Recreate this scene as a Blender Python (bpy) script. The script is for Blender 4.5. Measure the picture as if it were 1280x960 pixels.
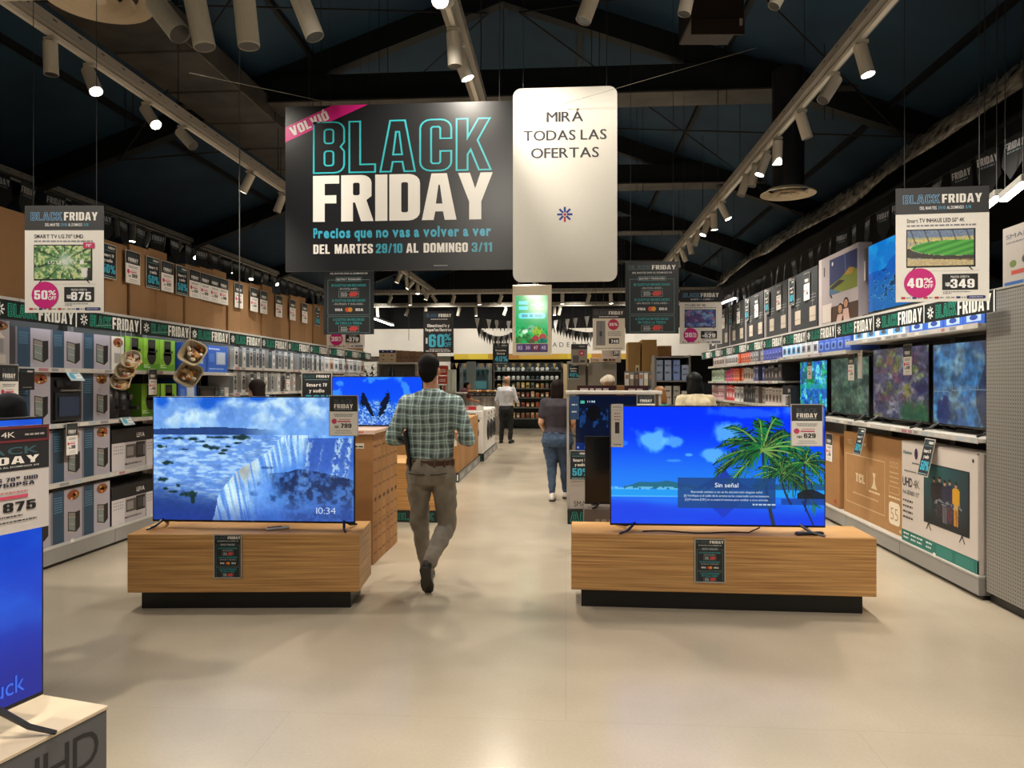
import bpy, math, random
import numpy as np
from mathutils import Vector, Matrix, Euler

# ------------------------------------------------------------------ camera, world, exposure
for o in list(bpy.data.objects): bpy.data.objects.remove(o)
S = bpy.context.scene
COL = S.collection
F, HZ, CAMZ, YAW = 920.0, 478.0, 1.56, math.radians(4.17)
CY, SY = math.cos(YAW), math.sin(YAW)
cam = bpy.data.cameras.new('camera'); cam.sensor_width = 36.0; cam.lens = 36.0*F/1280
cam.shift_y = -(480-HZ)/1280.0; cam.clip_start = 0.05; cam.clip_end = 200
camo = bpy.data.objects.new('camera', cam); COL.objects.link(camo)
camo.location = (0, 0, CAMZ); camo.rotation_euler = (math.pi/2, 0, YAW); S.camera = camo
W = bpy.data.worlds.new('world'); S.world = W; W.use_nodes = True
W.node_tree.nodes['Background'].inputs[0].default_value = (0.5, 0.5, 0.5, 1)
W.node_tree.nodes['Background'].inputs[1].default_value = 0.02
S.view_settings.view_transform = 'Standard'
try: S.view_settings.look = 'None'
except Exception: pass
S.view_settings.gamma = 1.0; S.view_settings.use_curve_mapping = False
S.view_settings.exposure = 0.0
SPOT_W = 235.0          # power of one track spotlight
BAR_E = 17.0            # emission of the shelf light bars
LENS_E = 30.0
WARM = (1.0, 0.91, 0.78)
random.seed(4); RNG = np.random.default_rng(7)

def at(px, py, d):
    """world point seen at photo pixel (px,py) at depth d"""
    rx = (px-640)/F*d
    return Vector((rx*CY - d*SY, rx*SY + d*CY, CAMZ + (HZ-py)/F*d))
def atX(px, X):
    """depth and world Y where the column px meets the plane x = X"""
    t = (px-640)/F
    d = X/(t*CY - SY)
    return d, d*(CY + t*SY)

def lin(c):
    if isinstance(c, str):
        c = c.lstrip('#'); c = ''.join(q*2 for q in c) if len(c) == 3 else c; c = [int(c[i:i+2], 16)/255 for i in (0, 2, 4)]
    return tuple((v/12.92 if v <= .04045 else ((v+.055)/1.055)**2.4) for v in c[:3])

# ------------------------------------------------------------------ materials
def newmat(name):
    m = bpy.data.materials.new(name); m.use_nodes = True
    nt = m.node_tree; b = nt.nodes['Principled BSDF']
    return m, nt, b
def attr_mat(name, rough, metal=0.0, noise=0.0, scale=40, spec=0.5):
    m, nt, b = newmat(name)
    a = nt.nodes.new('ShaderNodeAttribute'); a.attribute_name = 'Col'
    b.inputs['Roughness'].default_value = rough; b.inputs['Metallic'].default_value = metal
    b.inputs['Specular IOR Level'].default_value = spec
    if noise:
        t = nt.nodes.new('ShaderNodeTexCoord'); n = nt.nodes.new('ShaderNodeTexNoise')
        n.inputs['Scale'].default_value = scale; n.inputs['Detail'].default_value = 4
        nt.links.new(t.outputs['Object'], n.inputs['Vector'])
        mr = nt.nodes.new('ShaderNodeMapRange'); mr.inputs[3].default_value = 1-noise; mr.inputs[4].default_value = 1+noise
        nt.links.new(n.outputs['Fac'], mr.inputs[0])
        mx = nt.nodes.new('ShaderNodeVectorMath'); mx.operation = 'SCALE'
        nt.links.new(a.outputs['Color'], mx.inputs[0]); nt.links.new(mr.outputs[0], mx.inputs['Scale'])
        nt.links.new(mx.outputs[0], b.inputs['Base Color'])
    else:
        nt.links.new(a.outputs['Color'], b.inputs['Base Color'])
    return m
M_PAPER = attr_mat('printed_paper', .55, noise=.03)
M_GLOSSP = attr_mat('glossy_print', .33)
M_CARD = attr_mat('cardboard', .8, noise=.12, scale=9)
M_PLAST = attr_mat('plastic', .38, noise=.04)
M_METAL = attr_mat('painted_metal', .4, noise=.05)
M_STEEL = attr_mat('brushed_steel', .35, metal=.8, noise=.08)
M_CLOTH = attr_mat('cloth', .9, noise=.15, scale=25, spec=.2)
M_SKIN = attr_mat('skin', .6, noise=.06)
M_HAIR = attr_mat('hair', .45, noise=.3, scale=60)
def emit_attr(name, strength, gloss=.15):
    m, nt, b = newmat(name)
    a = nt.nodes.new('ShaderNodeAttribute'); a.attribute_name = 'Col'
    b.inputs['Base Color'].default_value = (.004, .004, .005, 1); b.inputs['Roughness'].default_value = gloss
    nt.links.new(a.outputs['Color'], b.inputs['Emission Color']); b.inputs['Emission Strength'].default_value = strength
    return m
M_SCREEN = emit_attr('lit_screen', 1.0)
M_LED = emit_attr('white_led', BAR_E)
M_LENS = emit_attr('spot_lens', LENS_E)
def mat_floor():
    m, nt, b = newmat('polished_concrete')
    t = nt.nodes.new('ShaderNodeTexCoord')
    n1 = nt.nodes.new('ShaderNodeTexNoise'); n1.inputs['Scale'].default_value = .9; n1.inputs['Detail'].default_value = 8
    n2 = nt.nodes.new('ShaderNodeTexNoise'); n2.inputs['Scale'].default_value = 70; n2.inputs['Detail'].default_value = 3
    br = nt.nodes.new('ShaderNodeTexBrick'); br.offset = .5
    br.inputs['Color1'].default_value = (1, 1, 1, 1); br.inputs['Color2'].default_value = (.95, .95, .95, 1); br.inputs['Mortar'].default_value = (.9, .9, .9, 1)
    br.inputs['Scale'].default_value = 1.0; br.inputs['Mortar Size'].default_value = .003
    br.inputs['Brick Width'].default_value = 2.6; br.inputs['Row Height'].default_value = 3.4
    r = nt.nodes.new('ShaderNodeValToRGB')
    r.color_ramp.elements[0].position = .3; r.color_ramp.elements[0].color = (*lin('#a69b88'), 1)
    r.color_ramp.elements[1].position = .7; r.color_ramp.elements[1].color = (*lin('#b8ac98'), 1)
    mr = nt.nodes.new('ShaderNodeMapRange'); mr.inputs[3].default_value = .9; mr.inputs[4].default_value = 1.08
    v = nt.nodes.new('ShaderNodeVectorMath'); v.operation = 'SCALE'; v2 = nt.nodes.new('ShaderNodeVectorMath'); v2.operation = 'MULTIPLY'
    L = nt.links.new
    for q in (n1, n2, br): L(t.outputs['Object'], q.inputs['Vector'])
    L(n1.outputs['Fac'], r.inputs[0]); L(n2.outputs['Fac'], mr.inputs[0]); L(r.outputs[0], v.inputs[0]); L(mr.outputs[0], v.inputs['Scale'])
    L(v.outputs[0], v2.inputs[0]); L(br.outputs['Color'], v2.inputs[1]); L(v2.outputs[0], b.inputs['Base Color'])
    r2 = nt.nodes.new('ShaderNodeMapRange'); r2.inputs[3].default_value = .15; r2.inputs[4].default_value = .30
    L(n1.outputs['Fac'], r2.inputs[0]); L(r2.outputs[0], b.inputs['Roughness'])
    return m
def mat_noise(name, c0, c1, scale, rough, stretch=(1, 1, 1), detail=5, bump=0):
    m, nt, b = newmat(name); L = nt.links.new
    t = nt.nodes.new('ShaderNodeTexCoord'); mp = nt.nodes.new('ShaderNodeMapping'); mp.inputs['Scale'].default_value = stretch
    n = nt.nodes.new('ShaderNodeTexNoise'); n.inputs['Scale'].default_value = scale; n.inputs['Detail'].default_value = detail
    r = nt.nodes.new('ShaderNodeValToRGB')
    r.color_ramp.elements[0].position = .32; r.color_ramp.elements[0].color = (*lin(c0), 1)
    r.color_ramp.elements[1].position = .68; r.color_ramp.elements[1].color = (*lin(c1), 1)
    L(t.outputs['Object'], mp.inputs[0]); L(mp.outputs[0], n.inputs['Vector']); L(n.outputs['Fac'], r.inputs[0]); L(r.outputs[0], b.inputs['Base Color'])
    b.inputs['Roughness'].default_value = rough
    if bump:
        bp = nt.nodes.new('ShaderNodeBump'); bp.inputs['Strength'].default_value = bump; L(n.outputs['Fac'], bp.inputs['Height']); L(bp.outputs[0], b.inputs['Normal'])
    return m
M_FLOOR = mat_floor()
M_OAK = mat_noise('oak_veneer', '#9f6f3e', '#d6a668', 4.5, .42, (.32, .5, 17), 12)
M_ROOF = mat_noise('navy_roof', '#17324a', '#20425a', 1.2, .75)
M_BEAM = mat_noise('black_beam', '#0b0d12', '#12151b', 3, .6)
M_DUCT = mat_noise('grey_duct', '#3a3835', '#5a5650', 2.5, .55, bump=.2)
M_WHITE = mat_noise('white_wall', '#d2cec6', '#dcd8d0', 2, .7)
M_DARKW = mat_noise('dark_wall', '#131519', '#1b1d22', 2, .8)
M_FILM = mat_noise('plastic_film', '#3a352f', '#b5ad9e', 6, .25, (1, 1, 2.5), 8, bump=.6)  # pale tone in the colour stands in for highlights on the film
def mat_peg():
    m, nt, b = newmat('pegboard_steel'); L = nt.links.new
    t = nt.nodes.new('ShaderNodeTexCoord'); s = nt.nodes.new('ShaderNodeVectorMath'); s.operation = 'SCALE'; s.inputs['Scale'].default_value = 1/.026
    f = nt.nodes.new('ShaderNodeVectorMath'); f.operation = 'FRACTION'
    d = nt.nodes.new('ShaderNodeVectorMath'); d.operation = 'SUBTRACT'; d.inputs[1].default_value = (.5, .5, .5)
    mz = nt.nodes.new('ShaderNodeVectorMath'); mz.operation = 'MULTIPLY'; mz.inputs[1].default_value = (1, 0, 1)
    le = nt.nodes.new('ShaderNodeVectorMath'); le.operation = 'LENGTH'
    c = nt.nodes.new('ShaderNodeMath'); c.operation = 'LESS_THAN'; c.inputs[1].default_value = .17
    mx = nt.nodes.new('ShaderNodeMix'); mx.data_type = 'RGBA'
    mx.inputs[6].default_value = (*lin('#8f8c86'), 1); mx.inputs[7].default_value = (*lin('#1b1b1b'), 1)
    L(t.outputs['Object'], s.inputs[0]); L(s.outputs[0], f.inputs[0]); L(f.outputs[0], d.inputs[0]); L(d.outputs[0], mz.inputs[0]); L(mz.outputs[0], le.inputs[0])
    L(le.outputs['Value'], c.inputs[0]); L(c.outputs[0], mx.inputs[0]); L(mx.outputs[2], b.inputs['Base Color'])
    b.inputs['Roughness'].default_value = .45; b.inputs['Metallic'].default_value = .2
    return m
M_PEG = mat_peg()
def mat_plaid():
    m, nt, b = newmat('plaid_cotton'); L = nt.links.new
    t = nt.nodes.new('ShaderNodeTexCoord'); sp = nt.nodes.new('ShaderNodeSeparateXYZ')
    n = nt.nodes.new('ShaderNodeTexNoise'); n.inputs['Scale'].default_value = 5
    wv = nt.nodes.new('ShaderNodeVectorMath'); wv.operation = 'SCALE'; wv.inputs['Scale'].default_value = .05
    ad = nt.nodes.new('ShaderNodeVectorMath')
    L(t.outputs['Object'], n.inputs['Vector']); L(n.outputs['Color'], wv.inputs[0]); L(wv.outputs[0], ad.inputs[0]); L(t.outputs['Object'], ad.inputs[1]); L(ad.outputs[0], sp.inputs[0])
    def band(out, freq, ph):
        a = nt.nodes.new('ShaderNodeMath'); a.operation = 'MULTIPLY_ADD'; a.inputs[1].default_value = freq; a.inputs[2].default_value = ph
        f = nt.nodes.new('ShaderNodeMath'); f.operation = 'FRACT'
        r = nt.nodes.new('ShaderNodeValToRGB'); r.color_ramp.interpolation = 'CONSTANT'
        cr = r.color_ramp; cr.elements[0].position = 0; cr.elements[0].color = (.13, .13, .13, 1); cr.elements[1].position = .34; cr.elements[1].color = (.42, .42, .42, 1)
        for p, v in ((.5, 1.0), (.58, .42), (.78, 1.15), (.9, .42)):
            e = cr.elements.new(p); e.color = (v, v, v, 1)
        L(out, a.inputs[0]); L(a.outputs[0], f.inputs[0]); L(f.outputs[0], r.inputs[0]); return r.outputs[0]
    bx = band(sp.outputs['X'], 15.5, .3); bz = band(sp.outputs['Z'], 15.5, .1)
    mu = nt.nodes.new('ShaderNodeVectorMath'); mu.operation = 'ADD'; L(bx, mu.inputs[0]); L(bz, mu.inputs[1])
    tn = nt.nodes.new('ShaderNodeVectorMath'); tn.operation = 'MULTIPLY'; tn.inputs[1].default_value = (.25, .335, .325)
    L(mu.outputs[0], tn.inputs[0]); L(tn.outputs[0], b.inputs['Base Color']); b.inputs['Roughness'].default_value = .85
    n2 = nt.nodes.new('ShaderNodeTexNoise'); n2.inputs['Scale'].default_value = 11; n2.inputs['Detail'].default_value = 3
    bp = nt.nodes.new('ShaderNodeBump'); bp.inputs['Strength'].default_value = .5; bp.inputs['Distance'].default_value = .03
    L(t.outputs['Object'], n2.inputs['Vector']); L(n2.outputs['Fac'], bp.inputs['Height']); L(bp.outputs[0], b.inputs['Normal'])
    return m
M_PLAID = mat_plaid()
def mat_fabric(name, c, rough=.85, bump=.5, sc=10):
    m = mat_noise(name, tuple(v*.88 for v in _s(c)), tuple(min(1, v*1.1) for v in _s(c)), sc, rough, (1, 1, .6), 4, bump)
    return m
def _s(c):
    c = c.lstrip('#'); return tuple(int(c[i:i+2], 16)/255 for i in (0, 2, 4))

# ------------------------------------------------------------------ glyphs of the built-in font
CH = "ABCDEFGHIJKLMNOPQRSTUVWXYZabcdefghijklmnopqrstuvwxyz0123456789%$/.,:#*-+!()[]\"'&ÁÍÓÑñóáéí"
def make_glyphs(off):
    cu = bpy.data.curves.new('glyphs', 'FONT'); cu.body = "\n".join(CH); cu.offset = off; cu.resolution_u = 3
    cu.space_line = 3.0; cu.size = 1.0
    ob = bpy.data.objects.new('glyphs', cu); COL.objects.link(ob)
    me = bpy.data.meshes.new_from_object(ob.evaluated_get(bpy.context.evaluated_depsgraph_get()))
    co = np.empty(len(me.vertices)*3); me.vertices.foreach_get('co', co); co = co.reshape(-1, 3)[:, :2]
    tri = [tuple(p.vertices) for p in me.polygons]
    bpy.data.objects.remove(ob); bpy.data.curves.remove(cu); bpy.data.meshes.remove(me)
    ys = co[:, 1]; nrow = len(CH)
    step = None
    # line pitch: measured from first and last rows
    rows = {}
    pitch = 3.0
    cent = [(sum(co[i, 1] for i in t)/len(t)) for t in tri]
    for t, c in zip(tri, cent): rows.setdefault(int(round((-(c-.35))/pitch)), []).append(t)
    G = {}
    for k, ch in enumerate(CH):
        fs = rows.get(k, [])
        idx = sorted({i for t in fs for i in t}); mp = {v: i for i, v in enumerate(idx)}
        v = co[idx].copy() if idx else np.zeros((0, 2))
        if len(v): v[:, 1] += k*pitch; x0, x1 = v[:, 0].min(), v[:, 0].max()
        else: x0, x1 = 0, .2
        G[ch] = (v, [tuple(mp[i] for i in t) for t in fs], x0, x1)
    return G
GL = {0: make_glyphs(0.0), 1: make_glyphs(.018), 2: make_glyphs(.042), -1: make_glyphs(-.012)}
CAPH = GL[0]['H'][0][:, 1].max()

# ------------------------------------------------------------------ heavy condensed capitals and figures, drawn here
def _arc(cx, cy, r, a0, a1, n=4, ry=None): return [(cx+r*math.cos(math.radians(a0+(a1-a0)*k/n)), cy+(ry or r)*math.sin(math.radians(a0+(a1-a0)*k/n))) for k in range(n+1)]
def _rr(x0, y0, x1, y1, r, q=(1, 1, 1, 1)):
    """rounded rectangle, corners listed from lower right counter-clockwise"""
    o = []
    for (cx, cy, a), on, c in (((x1-r, y0+r, -90), q[0], (x1, y0)), ((x1-r, y1-r, 0), q[1], (x1, y1)), ((x0+r, y1-r, 90), q[2], (x0, y1)), ((x0+r, y0+r, 180), q[3], (x0, y0))):
        o += _arc(cx, cy, r, a, a+90) if on else [c]
    return o
_w, _s1, _h1 = .50, .175, .15
_hole = lambda y0, y1, r=.05: _rr(_s1, y0, _w-_s1, y1, r)
_C = lambda lo, hi: _arc(_w-.17, .83, .17, 0, 90)+_arc(.17, .83, .17, 90, 180)+_arc(.17, .17, .17, 180, 270)+_arc(_w-.17, .17, .17, 270, 360)+[(_w, lo), (_w-_s1, lo), (_w-_s1, .17), (.30, .14), (.20, .14), (_s1, .17), (_s1, .83), (.20, .86), (.30, .86), (_w-_s1, .83), (_w-_s1, hi), (_w, hi)]
HEAVY = {
 'A': [[(0, 0), (.17, 0), (.20, .19), (.36, .19), (.39, 0), (.56, 0), (.40, 1), (.16, 1)], [(.205, .33), (.355, .33), (.306, .78), (.254, .78)]],
 'B': [[(0, 0)]+_arc(_w-.16, .16, .16, -90, 0)+[(_w, .42), (.44, .51), (_w, .60)]+_arc(_w-.16, .84, .16, 0, 90)+[(0, 1)], _hole(.14, .43), _hole(.58, .86)],
 'C': [_C(.38, .63)], 'D': [_rr(0, 0, _w, 1, .18, (1, 1, 0, 0)), _hole(.15, .85)],
 'E': [[(0, 0), (.43, 0), (.43, .15), (_s1, .15), (_s1, .43), (.39, .43), (.39, .57), (_s1, .57), (_s1, .85), (.43, .85), (.43, 1), (0, 1)]],
 'F': [[(0, 0), (_s1, 0), (_s1, .41), (.38, .41), (.38, .56), (_s1, .56), (_s1, .85), (.43, .85), (.43, 1), (0, 1)]],
 'G': [_arc(_w-.17, .83, .17, 0, 90)+_arc(.17, .83, .17, 90, 180)+_arc(.17, .17, .17, 180, 270)+[(_w, 0), (_w, .54), (.26, .54), (.26, .41), (.335, .41), (.335, .17), (.30, .14), (.20, .14), (_s1, .17), (_s1, .83), (.20, .86), (.30, .86), (.325, .83), (.325, .67), (_w, .67)]],
 'H': [[(0, 0), (_s1, 0), (_s1, .43), (.33, .43), (.33, 0), (.505, 0), (.505, 1), (.33, 1), (.33, .58), (_s1, .58), (_s1, 1), (0, 1)]],
 'I': [[(0, 0), (.18, 0), (.18, 1), (0, 1)]],
 'K': [[(0, 0), (_s1, 0), (_s1, .30), (.225, .40), (.36, 0), (.545, 0), (.335, .58), (.53, 1), (.35, 1), (_s1, .63), (_s1, 1), (0, 1)]],
 'L': [[(0, 0), (.42, 0), (.42, .15), (_s1, .15), (_s1, 1), (0, 1)]],
 'M': [[(0, 0), (.15, 0), (.15, .62), (.27, 0), (.40, 0), (.52, .62), (.52, 0), (.67, 0), (.67, 1), (.46, 1), (.335, .42), (.21, 1), (0, 1)]],
 'N': [[(0, 0), (.155, 0), (.155, .56), (.345, 0), (.50, 0), (.50, 1), (.345, 1), (.345, .46), (.165, 1), (0, 1)]],
 'O': [_rr(0, 0, _w, 1, .17), _hole(.15, .85)],
 'P': [[(0, 0), (_s1, 0), (_s1, .38)]+_arc(_w-.16, .54, .16, -90, 0)+_arc(_w-.16, .84, .16, 0, 90)+[(0, 1)], _hole(.52, .86)],
 'R': [[(0, 0), (_s1, 0), (_s1, .42), (.24, .42), (.345, 0), (.53, 0), (.41, .46), (_w, .55)]+_arc(_w-.16, .84, .16, 0, 90)+[(0, 1)], _hole(.55, .86)],
 'S': [_arc(.17, .17, .17, 180, 270)+_arc(.32, .17, .17, 270, 360)+[(.49, .36), (.44, .47), (_s1, .68), (_s1, .83), (.20, .86), (.29, .86), (.315, .83), (.315, .70), (.485, .70)]+_arc(.32, .83, .165, 0, 90)+_arc(.17, .83, .17, 90, 180)+[(0, .62), (.05, .53), (.315, .32), (.315, .17), (.29, .14), (.20, .14), (_s1, .17), (_s1, .33), (0, .33)]],
 'T': [[(.13, 0), (.305, 0), (.305, .85), (.435, .85), (.435, 1), (0, 1), (0, .85), (.13, .85)]],
 'U': [_arc(.17, .17, .17, 180, 270)+_arc(.33, .17, .17, 270, 360)+[(.50, 1), (.325, 1), (.325, .17), (.30, .14), (.20, .14), (_s1, .17), (_s1, 1), (0, 1)]],
 'V': [[(.17, 0), (.38, 0), (.55, 1), (.375, 1), (.275, .30), (.175, 1), (0, 1)]],
 'Y': [[(.185, 0), (.36, 0), (.36, .38), (.55, 1), (.375, 1), (.272, .60), (.17, 1), (0, 1), (.185, .38)]],
 '0': [_rr(0, 0, _w, 1, .17), _hole(.15, .85)],
 '1': [[(.13, 0), (.305, 0), (.305, 1), (.18, 1), (0, .86), (0, .72), (.13, .80)]],
 '2': [[(0, 0), (.48, 0), (.48, .15), (.21, .15), (.44, .50), (.48, .64)]+_arc(.32, .84, .16, 0, 90)+_arc(.16, .84, .16, 90, 180)+[(0, .64), (.17, .64), (.17, .83), (.20, .86), (.28, .86), (.31, .83), (.31, .66), (0, .15)]],
 '3': [_arc(.16, .16, .16, 180, 270)+_arc(.33, .16, .16, 270, 360)+[(.49, .42), (.43, .51), (.49, .60)]+_arc(.33, .84, .16, 0, 90)+_arc(.16, .84, .16, 90, 180)+[(0, .68), (.17, .68), (.17, .83), (.20, .86), (.29, .86), (.32, .83), (.32, .60), (.28, .57), (.18, .57), (.18, .44), (.28, .44), (.32, .41), (.32, .17), (.29, .14), (.20, .14), (.17, .17), (.17, .33), (0, .33)]],
 '4': [[(.27, 0), (.44, 0), (.44, .20), (.52, .20), (.52, .35), (.44, .35), (.44, 1), (.25, 1), (0, .36), (0, .20), (.27, .20)], [(.15, .35), (.27, .35), (.27, .70)]],
 '5': [_arc(.16, .16, .16, 180, 270)+_arc(.33, .16, .16, 270, 360)+_arc(.34, .49, .15, 0, 90)+[(.22, .64), (.17, .60), (.17, .85), (.46, .85), (.46, 1), (.02, 1), (.02, .44), (.17, .44), (.20, .50), (.29, .50), (.32, .46), (.32, .17), (.29, .14), (.20, .14), (.17, .17), (.17, .32), (0, .32)]],
 '6': [_arc(.17, .17, .17, 180, 270)+_arc(.33, .17, .17, 270, 360)+_arc(.35, .47, .15, 0, 90)+[(.23, .62), (_s1, .58), (_s1, .83), (.20, .86), (.30, .86), (.325, .83), (.325, .70), (.5, .70)]+_arc(.33, .83, .17, 0, 90)+_arc(.17, .83, .17, 90, 180), _rr(_s1, .14, _w-_s1, .48, .05)],
 '7': [[(.07, 0), (.26, 0), (.46, .82), (.46, 1), (0, 1), (0, .84), (.28, .84)]],
 '8': [_arc(.16, .16, .16, 180, 270)+_arc(_w-.16, .16, .16, 270, 360)+[(_w, .42), (.45, .51), (_w, .60)]+_arc(_w-.16, .84, .16, 0, 90)+_arc(.16, .84, .16, 90, 180)+[(0, .60), (.05, .51), (0, .42)], _hole(.14, .43), _hole(.58, .86)],
 '/': [[(0, 0), (.13, 0), (.35, 1), (.22, 1)]],
}
HEAVY['9'] = [[(_w-x, 1-y) for x, y in c] for c in HEAVY['6']]
HEAVY['Ó'] = HEAVY['O']+[[(.16, 1.06), (.28, 1.06), (.40, 1.25), (.24, 1.25)]]
HEAVY['Í'] = HEAVY['I']+[[(.02, 1.06), (.12, 1.06), (.22, 1.25), (.08, 1.25)]]
HEAVY['%'] = [_rr(0, .5, .30, 1, .12), _rr(.11, .60, .19, .90, .035), _rr(.42, 0, .72, .5, .12), _rr(.53, .10, .61, .40, .035), [(.12, 0), (.23, 0), (.60, 1), (.49, 1)]]
def make_heavy(off):
    cu = bpy.data.curves.new('heavy', 'CURVE'); cu.dimensions = '2D'; cu.fill_mode = 'BOTH'; cu.offset = off; rows = list(HEAVY)
    for k, ch in enumerate(rows):
        for c in HEAVY[ch]:
            s = cu.splines.new('POLY'); s.points.add(len(c)-1); s.use_cyclic_u = True
            for p, q in zip(s.points, c): p.co = (q[0], q[1]-3.0*k, 0, 1)
    ob = bpy.data.objects.new('heavy', cu); COL.objects.link(ob)
    me = bpy.data.meshes.new_from_object(ob.evaluated_get(bpy.context.evaluated_depsgraph_get()))
    co = np.empty(len(me.vertices)*3); me.vertices.foreach_get('co', co); co = co.reshape(-1, 3)[:, :2]
    tri = [tuple(p.vertices) for p in me.polygons]; G = {}; by = {}
    bpy.data.objects.remove(ob); bpy.data.curves.remove(cu); bpy.data.meshes.remove(me)
    for t in tri: by.setdefault(int(round((.5-sum(co[i, 1] for i in t)/len(t))/3.0)), []).append(t)
    for k, ch in enumerate(rows):
        fs = by.get(k, []); idx = sorted({i for t in fs for i in t}); mp = {v: i for i, v in enumerate(idx)}
        v = co[idx].copy(); v[:, 1] += 3.0*k
        xs = [q[0] for c in HEAVY[ch] for q in c]
        G[ch] = (v*CAPH, [tuple(mp[i] for i in t) for t in fs], min(xs)*CAPH, max(xs)*CAPH)
    return G
HV, HVI = make_heavy(.016), make_heavy(-.014)
for _k, _g in HV.items(): GL[2][_k] = _g
GL[3] = dict(GL[2]); GL[4] = dict(GL[0]); GL[4].update(HVI); GL[5] = dict(GL[0]); GL[5].update(make_heavy(-.034))      # 4: the inner contour of the heavy letters

# ------------------------------------------------------------------ mesh collector with a colour per face
class MB:
    def __init__(s): s.v, s.f, s.c, s.xf = [], [], [], None
    def add(s, vs, fs, col):
        b = len(s.v); col = lin(col) if isinstance(col, str) else col
        if s.xf is not None: vs = [tuple(s.xf @ Vector(p)) for p in vs]
        s.v.extend(tuple(p) for p in vs)
        for f in fs: s.f.append(tuple(i+b for i in f)); s.c.append(col)
        return s
    def box(s, x0, x1, y0, y1, z0, z1, col, bev=0.0):
        if bev <= 0:
            vs = [(x, y, z) for z in (z0, z1) for y in (y0, y1) for x in (x0, x1)]
            fs = [(0, 2, 3, 1), (4, 5, 7, 6), (0, 1, 5, 4), (2, 6, 7, 3), (0, 4, 6, 2), (1, 3, 7, 5)]
            return s.add(vs, fs, col)
        b = min(bev, (x1-x0)*.45, (y1-y0)*.45, (z1-z0)*.45)
        vs = []; idx = {}
        for i, x in enumerate((x0, x1)):
            for j, y in enumerate((y0, y1)):
                for k, z in enumerate((z0, z1)):
                    sx, sy, sz = (1, -1)[i]*b, (1, -1)[j]*b, (1, -1)[k]*b
                    for a, p in enumerate(((x, y+sy, z+sz), (x+sx, y, z+sz), (x+sx, y+sy, z))):
                        idx[i, j, k, a] = len(vs); vs.append(p)
        fs = []
        for a in range(3):
            for e in (0, 1):
                q = []
                for u, w in ((0, 0), (1, 0), (1, 1), (0, 1)):
                    key = [0, 0, 0]; key[a] = e; key[(a+1) % 3] = u; key[(a+2) % 3] = w
                    q.append(idx[key[0], key[1], key[2], a])
                fs.append(tuple(q) if e else tuple(q[::-1]))
        for a in range(3):
            b1, c1 = (a+1) % 3, (a+2) % 3
            for u in (0, 1):
                for w in (0, 1):
                    k0 = [0]*3; k0[b1] = u; k0[c1] = w; k1 = list(k0); k1[a] = 1
                    q = [idx[(*k0, b1)], idx[(*k1, b1)], idx[(*k1, c1)], idx[(*k0, c1)]]
                    fs.append(tuple(q) if (u ^ w) else tuple(q[::-1]))
        for i in (0, 1):
            for j in (0, 1):
                for k in (0, 1):
                    q = [idx[i, j, k, a] for a in range(3)]
                    fs.append(tuple(q) if (i+j+k) % 2 else tuple(q[::-1]))
        return s.add(vs, fs, col)
    def tube(s, pts, rad, col, n=10, caps=True):
        pts = [Vector(p) for p in pts]; R = rad if isinstance(rad, (list, tuple)) else [rad]*len(pts)
        vs, fs = [], []; up = None
        for i, p in enumerate(pts):
            t = (pts[min(i+1, len(pts)-1)]-pts[max(i-1, 0)])
            t = t.normalized() if t.length > 1e-9 else Vector((0, 0, 1))
            if up is None: up = t.orthogonal().normalized()
            up = (up - t*up.dot(t)); up = up.normalized() if up.length > 1e-6 else t.orthogonal().normalized()
            w = t.cross(up)
            for k in range(n):
                a = 2*math.pi*k/n; vs.append(tuple(p + (up*math.cos(a)+w*math.sin(a))*R[i]))
        for i in range(len(pts)-1):
            for k in range(n):
                a, b = i*n+k, i*n+(k+1) % n; fs.append((a, b, b+n, a+n))
        if caps: fs.append(tuple(range(n))[::-1]); fs.append(tuple(range((len(pts)-1)*n, len(pts)*n)))
        return s.add(vs, fs, col)
    def loft(s, rings, col, n=20, caps=True):
        """rings: (cx,cy,cz,rx,ry) horizontal ellipses"""
        vs, fs = [], []
        for (cx, cy, cz, rx, ry) in rings:
            for k in range(n):
                a = 2*math.pi*k/n; vs.append((cx+rx*math.cos(a), cy+ry*math.sin(a), cz))
        for i in range(len(rings)-1):
            for k in range(n):
                a, b = i*n+k, i*n+(k+1) % n; fs.append((a, b, b+n, a+n))
        if caps: fs.append(tuple(range(n))[::-1]); fs.append(tuple(range((len(rings)-1)*n, len(rings)*n)))
        return s.add(vs, fs, col)
    def ball(s, c, r, col, n=12, m=8):
        r = r if isinstance(r, (tuple, list)) else (r, r, r)
        vs = [(c[0], c[1], c[2]-r[2])]; fs = []
        for i in range(1, m):
            t = math.pi*i/m
            for k in range(n):
                a = 2*math.pi*k/n
                vs.append((c[0]+r[0]*math.sin(t)*math.cos(a), c[1]+r[1]*math.sin(t)*math.sin(a), c[2]-r[2]*math.cos(t)))
        vs.append((c[0], c[1], c[2]+r[2]))
        for k in range(n):
            fs.append((0, 1+(k+1) % n, 1+k)); fs.append((len(vs)-1, 1+(m-2)*n+k, 1+(m-2)*n+(k+1) % n))
        for i in range(m-2):
            for k in range(n):
                a, b = 1+i*n+k, 1+i*n+(k+1) % n; fs.append((a, b, b+n, a+n))
        return s.add(vs, fs, col)
    # ---- printing on the plane y = 0 (front towards -y), u = x, v = z
    E = .0009
    def rect(s, x0, z0, x1, z1, col, L=1):
        y = -s.E*L
        return s.add([(x0, y, z0), (x1, y, z0), (x1, y, z1), (x0, y, z1)], [(0, 1, 2, 3)], col)
    def poly(s, pts, col, L=1):
        return s.add([(p[0], -s.E*L, p[1]) for p in pts], [tuple(range(len(pts)))], col)
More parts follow.
